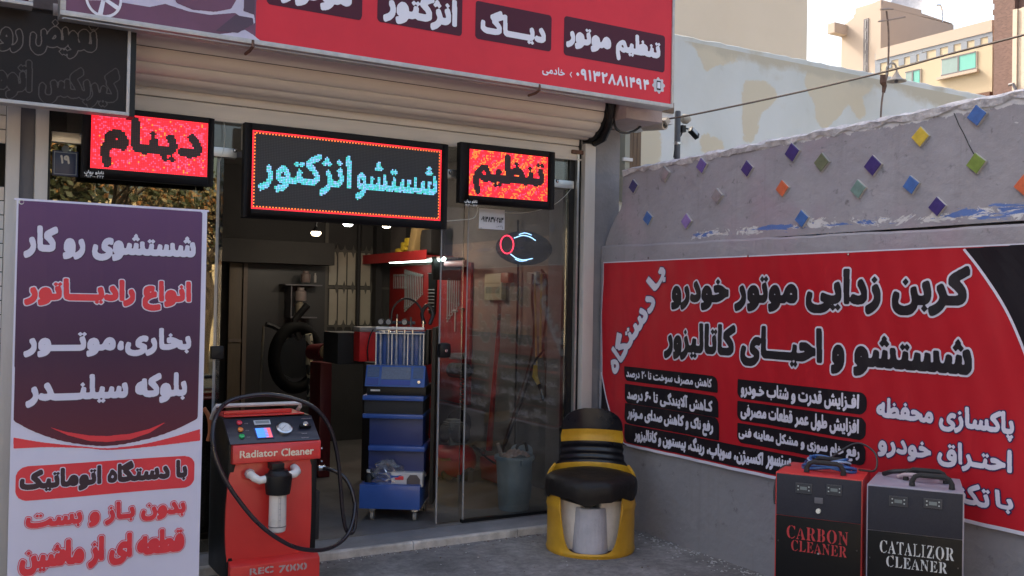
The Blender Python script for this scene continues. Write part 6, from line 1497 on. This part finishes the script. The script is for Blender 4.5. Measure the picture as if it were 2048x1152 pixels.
for nm_, A_ in (('cream', cream), ('dun', dun)):
    at_ = pp.data.attributes.new(nm_, 'FLOAT', 'POINT'); at_.data.foreach_set('value', A_[:GH+1, :GW+1].T.astype(np.float32).ravel())
N, L = nodes_of(M_patch); P_n = N['Principled BSDF']; base_ = P_n.inputs['Base Color'].links[0].from_socket
for nm_, col_, sc_, am_ in (('cream', (.65, .575, .44, 1), 3.2, 1.6), ('dun', (.53, .475, .37, 1), 2.0, 1.6)):
    an = N.new('ShaderNodeAttribute'); an.attribute_name = nm_; nn_ = N.new('ShaderNodeTexNoise'); nn_.inputs['Scale'].default_value = sc_; nn_.inputs['Detail'].default_value = 9; nn_.inputs['Roughness'].default_value = .65
    tcn = N.new('ShaderNodeTexCoord'); L.new(tcn.outputs['Object'], nn_.inputs[0]); ma = N.new('ShaderNodeMath'); ma.operation = 'MULTIPLY_ADD'; L.new(nn_.outputs[0], ma.inputs[0]); ma.inputs[1].default_value = am_; L.new(an.outputs['Fac'], ma.inputs[2])
    rp = N.new('ShaderNodeValToRGB'); rp.color_ramp.elements[0].position = 0; rp.color_ramp.elements[1].position = 1
    mr_ = N.new('ShaderNodeMapRange'); mr_.inputs[1].default_value = .5+am_*.5-.05; mr_.inputs[2].default_value = .5+am_*.5+(.08 if nm_ == 'cream' else .3); L.new(ma.outputs[0], mr_.inputs[0])
    mx_ = N.new('ShaderNodeMixRGB'); L.new(mr_.outputs[0], mx_.inputs[0]); L.new(base_, mx_.inputs[1]); mx_.inputs[2].default_value = col_; base_ = mx_.outputs[0]
L.new(base_, P_n.inputs['Base Color'])
# beige windowless building
hb = thing('beige_building', 'tall plain beige building wall rising behind the patched wall', 'building', (10, 12, 0))
r1 = onY(12, 1615, 0); M_bb = mat('beige_render', (.66, .56, .44), .85, var=.05, scale=.7, col2=(.70, .60, .48), bump=.1)
MB().box(6, r1.x, 12, 20, 0, 12).build('wall', M_bb, hb)
MB().box(6, r1.x+.03, 11.97, 20.03, 12.001, 12.2).build('roof_edge', M_bb, hb)
# wooden shutter window at the left of the patched wall
a, b_ = onY(7.95, 1246, 345), onY(7.95, 1277, 255)
ww = thing('wooden_window', 'brown wooden window shutter just right of the grey pillar', 'window', (a.x, 7.95, a.z))
M_wood = mat('weathered_wood', (.16, .10, .06), .7, var=.3, scale=5, stretch=(8, 1, .7), bump=.3)
for k_ in range(3): w_ = (b_.x-a.x-.03)/3; MB().box(a.x+.03+w_*k_+.003, a.x+.03+w_*(k_+1), 7.9, 7.96, a.z-.3, b_.z+.3).build('plank', M_wood, ww, bevel=.004)
MB().box(a.x-.03, a.x+.029, 7.88, 7.97, a.z-.3, b_.z+.3).build('frame', M_ycream, ww); q = onY(7.88, 1248, 318); MB().box(q.x-.02, q.x+.1, 7.86, 7.889, q.z-.02, q.z+.015).build('latch', M_white, ww, bevel=.004)
a, b_ = onY(6.4, 1281, 240), onY(6.4, 1346, 213)
gb = thing('soffit_box', 'white boxed ledge with a wooden strip under the end of the red sign', 'ledge', (a.x, 6.4, a.z))
MB().box(a.x, b_.x, 6.4, 6.9, a.z, b_.z-.01).build('ledge', M_white, gb); q = onY(6.39, 1291, 221); MB().box(q.x, b_.x, 6.385, 6.399, q.z+.01, q.z+.1).build('wood_strip', M_wood, gb)
# security camera
q = onY(5.75, 1318, 252); scm = thing('security_camera', 'beige bullet security camera under the end of the shop sign', 'camera', tuple(q))
M_cam = mat('camera_beige', (.42, .36, .3), .45, var=.05); d_ = Vector((.25, -1, -.05)).normalized(); L_ = Vector((-1, .15, .02)).normalized()
m = MB(); e0 = onY(5.85, 1287, 254); e1 = onY(5.62, 1330, 251); ax = (e1-e0).normalized(); m.tube([e0, e0+ax*.01, e1-ax*.01, e1], [.022, .032, .034, .032], 16); m.build('camera_body', M_cam, scm, smooth=True)
m = MB(); m.tube([e1, e1+ax*.004], .020, 16); m.build('lens', M_black, scm); m = MB(); m.tube([e0-ax*.005+Vector((0, 0, .03)), e1+ax*.03+Vector((0, 0, .032))], .03, 4); m.build('sun_hood', M_cam, scm)
m = MB(); m.tube([e0, e0+Vector((-.08, .02, .01)), e0+Vector((-.12, .05, .06))], .016, 8); m.lathe([(0, 0), (.04, 0), (.04, .015), (0, .015)], tuple(e0+Vector((-.12, .05, .06))), 14); m.build('mount', M_cam, scm, smooth=True)
m = MB(); m.tube(spline([onY(5.65, 1226, 236), onY(5.62, 1233, 258), onY(5.62, 1250, 266), onY(5.65, 1268, 262), onY(5.72, 1285, 250)], 8), .009, 8); tag(m.build('camera_cable', M_cable, smooth=True), 'black cable looping from the shutter end to the security camera', 'cable')
# pole with floodlight
PYy = 6.6; P_ = lambda px, py: onY(PYy, px, py)
fp = thing('floodlight_pole', 'short grey steel pole with a small black floodlight above the yard wall', 'pole', (P_(1355, 300).x, PYy, 0))
px_ = P_(1355, 260).x; m = MB(); zt = P_(1355, 222).z; m.lathe([(.027, 0), (.027, zt-.01), (.022, zt), (0, zt)], (px_, PYy, 0), 16); m.build('post', mat('pole_grey', (.09, .09, .095), .6, .2, var=.2, bump=.2), fp, smooth=True)
m = MB(); b0 = P_(1364, 258); m.box(b0.x-.02, b0.x+.022, PYy-.03, PYy+.03, b0.z-.03, b0.z+.03); m.tube([P_(1368, 256), P_(1376, 258)], .008, 6); m.build('bracket', M_black, fp)
lx = P_(1388, 266); m = MB(); m.M = Matrix.Translation(lx) @ Matrix.Rotation(R(35), 4, 'Y') @ Matrix.Rotation(R(-25), 4, 'X'); m.box(-.055, .055, -.02, .025, -.03, .03); m.build('floodlight_body', M_black, fp, bevel=.008)
m = MB(); m.M = Matrix.Translation(lx) @ Matrix.Rotation(R(35), 4, 'Y') @ Matrix.Rotation(R(-25), 4, 'X'); m.box(-.045, .025, -.024, -.021, -.022, .022); m.build('floodlight_glass', mat('flood_glass', (.35, .36, .36), .15), fp)
m = MB(); m.lathe([(.029, -.012), (.032, -.01), (.032, .01), (.029, .012)], (px_, PYy, P_(1355, 287).z), 14); m.build('clamp', M_steel, fp)
m = MB(); m.tube([P_(1366, 260), P_(1362, 270), P_(1351, 285), P_(1350, 300), P_(1348, 315)], .008, 6); m.build('pole_cable', M_cable, fp)
q = P_(1372, 238); m = MB(); m.lathe([(0, -.05), (.03, -.045), (.045, -.02), (.045, .01), (.028, .03), (.02, .045), (0, .05)], tuple(q), 14, 'x'); m.build('insulator', mat('ceramic', (.36, .33, .28), .5, var=.25), fp, smooth=True)
# overhead wire
w0, w1 = onY(6.5, 1300, 245), on('x', 9.5, 2048, 70)
m = MB(); pts = []
for px, py, t_ in ((1300, 243, 0), (1372, 232, .1), (1480, 210, .25), (1600, 184, .42), (1720, 156, .6), (1800, 136, .7), (1900, 108, .83), (2048, 70, 1), (2200, 30, 1.2)):
    d = ray(px, py); pts.append(Vector((0, 0, CAM_H))+d*(8.2-2.0*t_))
m.tube(spline(pts, 5), .008, 5); tag(m.build('overhead_wire', mat('wire_brown', (.10, .07, .055), .7)), 'brown overhead wire sagging across the patched wall', 'wire')
# aerial mast and bell lamp
MYy = 7.6; A_ = lambda px, py: onY(MYy, px, py)
mast = thing('aerial_mast', 'thin bent mast with two short aerial crossbars above the yard wall', 'aerial', (A_(1768, 200).x, MYy, 0))
m = MB(); m.tube(spline([A_(1760, 330), A_(1762, 225), A_(1768, 176), A_(1775, 148), A_(1777, 110), A_(1777, 60), A_(1773, 22)], 6), [.011]*37, 8); m.build('mast', mat('mast_rust', (.2, .14, .11), .8, var=.3, scale=20), mast, smooth=True)
m = MB(); m.tube([A_(1761, 19), A_(1786, 18)], .012, 6); m.tube([A_(1757, 43), A_(1778, 40), A_(1810, 34)], .01, 6); m.build('crossbar', mat('aerial_tan', (.3, .24, .2), .6), mast)
m = MB(); m.tube([A_(1766, 150), A_(1766, 165), A_(1769, 172), A_(1767, 185)], [.035, .04, .03, .02], 6); m.build('rust_box', M_rust, mast)
bl = thing('bell_lamp', 'old enamel bell lampshade on a curved hook beside the aerial mast', 'lamp', tuple(A_(1792, 150)))
m = MB(); m.tube(spline([A_(1773, 150), A_(1774, 135), A_(1781, 127), A_(1789, 128), A_(1793, 138), A_(1793, 146)], 6), .012, 8); m.build('lamp_arm', mat('arm_pale', (.36, .32, .28), .6), bl, smooth=True)
c = A_(1793, 145); zb = A_(1793, 163).z; H_ = c.z-zb
m = MB(); m.lathe([(.0, c.z), (.022, c.z), (.03, c.z-.2*H_), (.05, c.z-.5*H_), (.075, c.z-.75*H_), (.115, zb+.01), (.118, zb), (.11, zb), (.07, c.z-.72*H_), (.0, c.z-.4*H_)], (c.x, c.y, 0), 22); m.build('lampshade', mat('enamel_cream', (.40, .34, .28), .45, var=.2, scale=20), bl, smooth=True)
m = MB(); m.lathe([(0, zb-.02), (.02, zb-.012), (.025, zb+.01), (0, zb+.03)], (c.x, c.y, 0), 12); m.build('lamp_bulb', M_dgrey, bl, smooth=True)
# ------------------------------------------------------------------ houses beyond
M_pale = mat('far_render', (.42, .355, .30), .85, var=.04, scale=.3); M_pale2 = mat('far_render_yellow', (.44, .375, .27), .85, var=.05, scale=.4)
FXX = 34.0; fx = lambda px, py: onX(FXX, px, py); G_ = Face((FXX, 0, 0), (0, -1, 0))
h2 = thing('cream_house', 'cream house with a blue grey castellated painted band and green windows', 'building', (FXX, 20, 0))
ya, yb2 = fx(1752, 140).y, fx(1985, 100).y; ztp = (fx(1752, 106).z+fx(1985, 38).z)/2
MB().box(FXX, FXX+10, yb2, ya, 0, ztp-.4).build('wall', M_pale2, h2)
MB().box(FXX-.05, FXX+10, yb2, ya, ztp-.399, ztp+.05).build('parapet', M_pale, h2)
M_bg = mat('band_blue_grey', (.22, .25, .30), .8, var=.05)
# stepped band: main strip plus hanging merlon gaps
FH = Face((FXX-.02, 0, 0), (0, -1, 0)); zz = lambda px, py: FH.uv(px, py)
u0, vt = zz(1985, 44); uA = zz(1750, 108)[0]; vtop = (zz(1985, 44)[1]+zz(1860, 78)[1])/2; ub = zz(1845, 80)[0]
vlow = (zz(1985, 72)[1]+zz(1850, 102)[1])/2
m = MB(); 
def bandbox(ua, ub_, va, vb, nm='painted_band'): MB().box(FXX-.022, FXX-.001, -max(ua, ub_), -min(ua, ub_), va, vb).build(nm, M_bg, h2)
bandbox(ub, u0, vlow, vtop); vl2 = (zz(1752, 128)[1]+zz(1840, 108)[1])/2; vt2 = (zz(1752, 106)[1]+zz(1845, 84)[1])/2
bandbox(uA, ub-.01, vl2, vt2)
for pa_, pb_, py in ((1750, 1760, 150), (1774, 1783, 128), (1797, 1808, 125), (1820, 1833, 117), (1838, 1853, 112), (1872, 1880, 105), (1896, 1907, 98), (1922, 1934, 90), (1949, 1961, 84), (1976, 1985, 80)):
    ua, va = zz(pa_, py); ub3, _ = zz(pb_, py); top_v = (vl2 if pa_ < 1845 else vlow)-.005; bandbox(ua, ub3, min(va, top_v-.3), top_v, 'painted_tooth')
for A, B in (((1884, 150), (1952, 105)), ((1812, 166), (1840, 140))):
    u0_, v0_, u1_, v1_ = FH.rect(A, B)
    if A[0] == 1812: v0_ -= 1.0
    w = MB().box(FXX-.03, FXX+.06, -u1_-.06, -u0_+.06, v0_-.08, v1_+.05).build('window', M_pale, h2)
    gm = mat('green_pane', (.14, .42, .37), .2, var=.05, scale=.5); gm2 = mat('grey_pane', (.22, .31, .31), .2, var=.05)
    mid = (u0_+u1_)/2
    for a_, b3, g_, nm in ((u0_, mid-.03, gm2, 'pane'), (mid+.03, u1_, gm, 'pane')):
        p_ = MB().box(FXX-.045, FXX-.031, -b3, -a_, v0_, v1_).build(nm, g_, w)
    MB().box(FXX-.06, FXX-.046, -mid-.035, -mid+.035, v0_, v1_).build('mullion', M_dgrey, w)
    MB().box(FXX-.06, FXX-.046, -u1_-.02, -u0_+.02, v0_-.05, v0_-.0).box(FXX-.06, FXX-.046, -u1_-.02, -u0_+.02, v1_, v1_+.05).build('window_frame', M_dgrey, w)
    MB().box(FXX-.18, FXX-.031, -u1_-.15, -u0_+.15, v0_-.2, v0_-.09).build('sill', M_pale, w)
vv = zz(1900, 195)[1]; MB().box(FXX-.2, FXX-.001, -zz(1985, 180)[0], -zz(1900, 195)[0], vv-.5, vv-.1).build('dentil_cornice', M_rust, h2)
# curved tower building behind
h1 = thing('tower_building', 'pale stone house with a curved roofline, slit window and satellite dish', 'building', (40, 34, 0))
TX = 38; c0 = onX(TX, 1748, 100); yl = onX(TX, 1683, 60).y; yr = c0.y
prof = []
for px, py in ((1683, 62), (1690, 48), (1710, 33), (1735, 16), (1752, 3), (1765, -1)): q = onX(TX, min(px, 1762), py); prof.append((q.y, q.z))
pts = [(prof[0][0], 0)]+prof+[(prof[-1][0], 0)]
MB().prism(pts, lambda a, b, n: (TX+n, a, b), 0, 3).build('wall', M_pale, h1)
ye_ = prof[-1][0]; zt0 = prof[-1][1]; qa = onY(ye_, 1765, 0); qb = onY(ye_, 1907, 50)
MB().box(TX+.001, qb.x, ye_-.01, ye_+1.6, 0, qb.z).build('wall', M_pale, h1)
MB().prism([(qa.x, qb.z), (qa.x, qa.z), (qb.x, qb.z+.05)], lambda a, b, n: (a, ye_-.01+n, b), 0, 1.6).build('roof_gable', M_pale, h1)
a = onX(TX-.3, 1672, 72); b_ = onX(TX-.3, 1686, 48); MB().box(TX-.9, TX+.5, b_.y-.0, a.y, a.z, b_.z).build('roof_box', M_pale, h1)
F1 = Face((TX-.02, 0, 0), (0, -1, 0)); u0_, v0_, u1_, v1_ = F1.rect((1726, 150), (1737, 36))
w = MB().box(TX-.03, TX+.03, -u1_, -u0_, v0_, v1_).build('window', M_dgrey, h1); nn = 5
for k_ in range(nn): MB().box(TX-.05, TX-.031, -u1_+.15, -u0_-.15, v0_+(v1_-v0_)*k_/nn+.08, v0_+(v1_-v0_)*(k_+1)/nn-.08).build('pane', mat('slit_pane', (.45, .47, .47), .25), w)
q = onX(TX+1, 1820, 12); dd = thing('satellite_dish', 'pale satellite dish edge on the roof of the curved house', 'dish', tuple(q))
m = MB(); n_ = 20; m.M = Matrix.Translation(onY(ye_+1, 1815, 12)) @ Matrix.Rotation(R(-55), 4, 'Z') @ Matrix.Rotation(R(70), 4, 'X'); m.lathe([(0, 0), (.35, .03), (.62, .1), (.8, .18), (.8, .2), (.62, .12), (0, .02)], n=28); m.build('dish', mat('dish_grey', (.5, .52, .55), .4), dd, smooth=True)
q = onY(ye_, 1884, 45); m = MB(); m.tube([q, q+Vector((0, 0, .6)), q+Vector((-.15, 0, .85)), q+Vector((-.4, 0, .8))], .05, 6); tag(m.build('vent_pipe', M_steel), 'small hooked vent pipe on the far roof edge', 'pipe')
# brown brick house at the right edge
h3 = thing('brick_house', 'brown brick house edge with pale corrugated cladding at the top right', 'building', (30, 17, 0))
BX = 33.0; y0_, y1_ = onX(BX, 2029, 50).y, onX(BX, 1988, 50).y; zb_ = onX(BX, 2000, 176).z
def brick_mat():
    m = bpy.data.materials.new('far_brick'); m.use_nodes = True; N, L = nodes_of(m); p = N['Principled BSDF']; p.inputs['Roughness'].default_value = .85
    tc = N.new('ShaderNodeTexCoord'); mp = N.new('ShaderNodeMapping'); mp.inputs['Rotation'].default_value = (R(90), 0, R(90)); br = N.new('ShaderNodeTexBrick'); br.inputs['Scale'].default_value = 5; br.inputs['Color1'].default_value = (.17, .10, .085, 1); br.inputs['Color2'].default_value = (.12, .07, .06, 1); br.inputs['Mortar'].default_value = (.15, .10, .09, 1); br.inputs['Mortar Size'].default_value = .02
    sx = N.new('ShaderNodeSeparateXYZ'); cx_ = N.new('ShaderNodeCombineXYZ'); L.new(tc.outputs['Object'], sx.inputs[0]); L.new(sx.outputs[1], cx_.inputs[0]); L.new(sx.outputs[2], cx_.inputs[1]); L.new(cx_.outputs[0], br.inputs[0]); L.new(br.outputs[0], p.inputs['Base Color']); return m
MB().box(BX, BX+8, y0_, y1_, 0, 22).build('wall', brick_mat(), h3)
for k_ in range(30):
    z = zb_+k_*.42+1.5
    if z < 21: MB().box(BX+.01, BX+.3, y1_+.001, y1_+.06, z, z+.2).build('quoin', M_rust, h3)
cl0 = y0_-.02
for k_ in range(22): MB().box(BX-.16+(.06 if k_ % 2 else 0), BX+.4, cl0-.17*(k_+1), cl0-.17*k_-.01, onX(BX, 2035, 186).z, onX(BX, 2035, 20).z).build('cladding_rib', mat('cladding_cream', (.50, .42, .34), .6), h3)
MB().box(BX-.1, BX+7, cl0-12, cl0, 0, onX(BX, 2035, 187).z).build('lower_wall', M_pale, h3)
MB().box(BX+.2, BX+7, cl0-12, cl0, onX(BX, 2035, 16).z, 22).build('upper_wall', brick_mat(), h3)
MB().tube([onX(BX-.3, 2018, 170), onX(BX-.3, 2026, 168), onX(BX-.3, 2031, 178), onX(BX-.3, 2032, 186)], .06, 6).build('drain_pipe', M_dgrey, h3)

# ------------------------------------------------------------------ the street behind the photographer (seen mirrored in the glass)
st = MB().box(-60, 60, -12, -4.0, .001, .004).build('road', mat('asphalt', (.05, .05, .05), .9, var=.2, bump=.3), kind='structure')
hs2 = thing('house_across', 'sunlit pale house across the street, mirrored in the glass', 'building', (4, -17, 0))
MB().box(-30, 30, -22, -17, 0, 4.3).build('wall', mat('across_render', (.6, .5, .34), .85, var=.1), hs2)
for k_ in range(9): MB().box(-24+k_*5.5, -22.4+k_*5.5, -17.02, -16.99, 1.2, 3.0).build('window', mat('across_pane', (.05, .06, .07), .2), hs2)
M_bark = mat('bark', (.07, .05, .035), .9, var=.3, bump=.6)
M_leafs = [mat('leaf_dark', (.05, .06, .025), .6, var=.3, scale=3), mat('leaf_orange', (.28, .13, .04), .6, var=.3, scale=3), mat('leaf_tan', (.25, .19, .09), .6, var=.3, scale=3)]
def tree(x, y, h, lab, seed, dens=900, mixw=(.5, .2, .3)):
    random.seed(seed); t = thing('street_tree', lab, 'tree', (x, y, 0), group='street trees across the road')
    b = MB(); tips = []
    def br(p, d, L_, r, lv):
        pts = [p]; q = p
        for k_ in range(4): d = (d+Vector((random.uniform(-.18, .18), random.uniform(-.18, .18), random.uniform(-.05, .12)))).normalized(); q = q+d*L_/4; pts.append(q)
        b.tube(pts, [r*(1-.45*i/4) for i in range(5)], 7, caps=False)
        if lv >= 2: tips.extend(pts[1:])
        if lv < 4:
            for k_ in range(3 if lv else 4):
                a = random.uniform(0, 6.28); sp_ = random.uniform(.5, .95); nd = (d+Vector((math.cos(a), math.sin(a), .1))*sp_).normalized(); br(pts[random.choice((3, 4, 4))], nd, L_*random.uniform(.6, .8), r*.52, lv+1)
    br(Vector((x, y, 0)), Vector((.05, 0, 1)), h*.36, .19, 0); b.build('trunk', M_bark, t, smooth=True)
    c = MB()
    for k_ in range(dens):
        p = random.choice(tips)+Vector((random.gauss(0, .22), random.gauss(0, .22), random.gauss(0, .18))); a = Vector((random.gauss(0, 1), random.gauss(0, 1), random.gauss(0, 1))).normalized(); w_ = a.orthogonal().normalized()*random.uniform(.03, .07); u_ = a.cross(w_).normalized()*random.uniform(.05, .1)
        c.add([p-w_, p-u_, p+w_, p+u_], [(0, 1, 2, 3)], random.choices((0, 1, 2), mixw)[0])
    c.build('crown', M_leafs, t)
tree(2.3, -7.2, 5.6, 'tree with thick trunk and thinning crown across the road, mirrored in the glass', 21, 450)
tree(.2, -8.0, 5.4, 'dense dark tree left of the mirrored thick trunk', 5, 5500, (.75, .1, .15)); tree(4.6, -8.6, 5.0, 'tan leaved tree right of the mirrored thick trunk', 9, 3500, (.4, .2, .4))
tree(-3.5, -7.5, 5.6, 'dark tree furthest left along the road', 14, 4500, (.7, .1, .2)); tree(8.5, -8.2, 5.2, 'dark tree furthest right along the road', 31, 4500, (.6, .1, .3))

# ------------------------------------------------------------------ paint flecks, grit and dead leaves on the ground
random.seed(77); b = MB()
def fleck(x, y, s, mi):
    a = random.uniform(0, 6.28); pts = [(x+s*random.uniform(.5, 1)*math.cos(a+k_*1.57), y+s*random.uniform(.5, 1)*math.sin(a+k_*1.57)) for k_ in range(4)]; z = random.uniform(.002, .006)
    b.add([(p[0], p[1], 0.0005) for p in pts]+[(p[0], p[1], z) for p in pts], [(4, 5, 6, 7), (0, 1, 5, 4), (1, 2, 6, 5), (2, 3, 7, 6), (3, 0, 4, 7)], mi)
for k_ in range(520):
    y = random.uniform(2.6, 5.6); x = 4.24-abs(random.gauss(0, .09)); fleck(x, y, random.uniform(.003, .013), random.choice((0, 0, 1)))
for k_ in range(420): fleck(random.uniform(1, 4.2), random.uniform(3.6, 5.6), random.uniform(.002, .007), random.choice((0, 1, 1, 2)))
for k_ in range(160): fleck(random.uniform(1.6, 4.1), 5.62-abs(random.gauss(0, .03)), random.uniform(.003, .009), random.choice((0, 1, 2)))
gr = b.build('ground_litter', [mat('fleck_white', (.5, .48, .46), .8), mat('fleck_grey', (.22, .2, .19), .9), mat('fleck_brown', (.13, .09, .06), .9)], kind='stuff'); gr['label'] = 'paint flecks and grit scattered along the wall foot and doorstep'
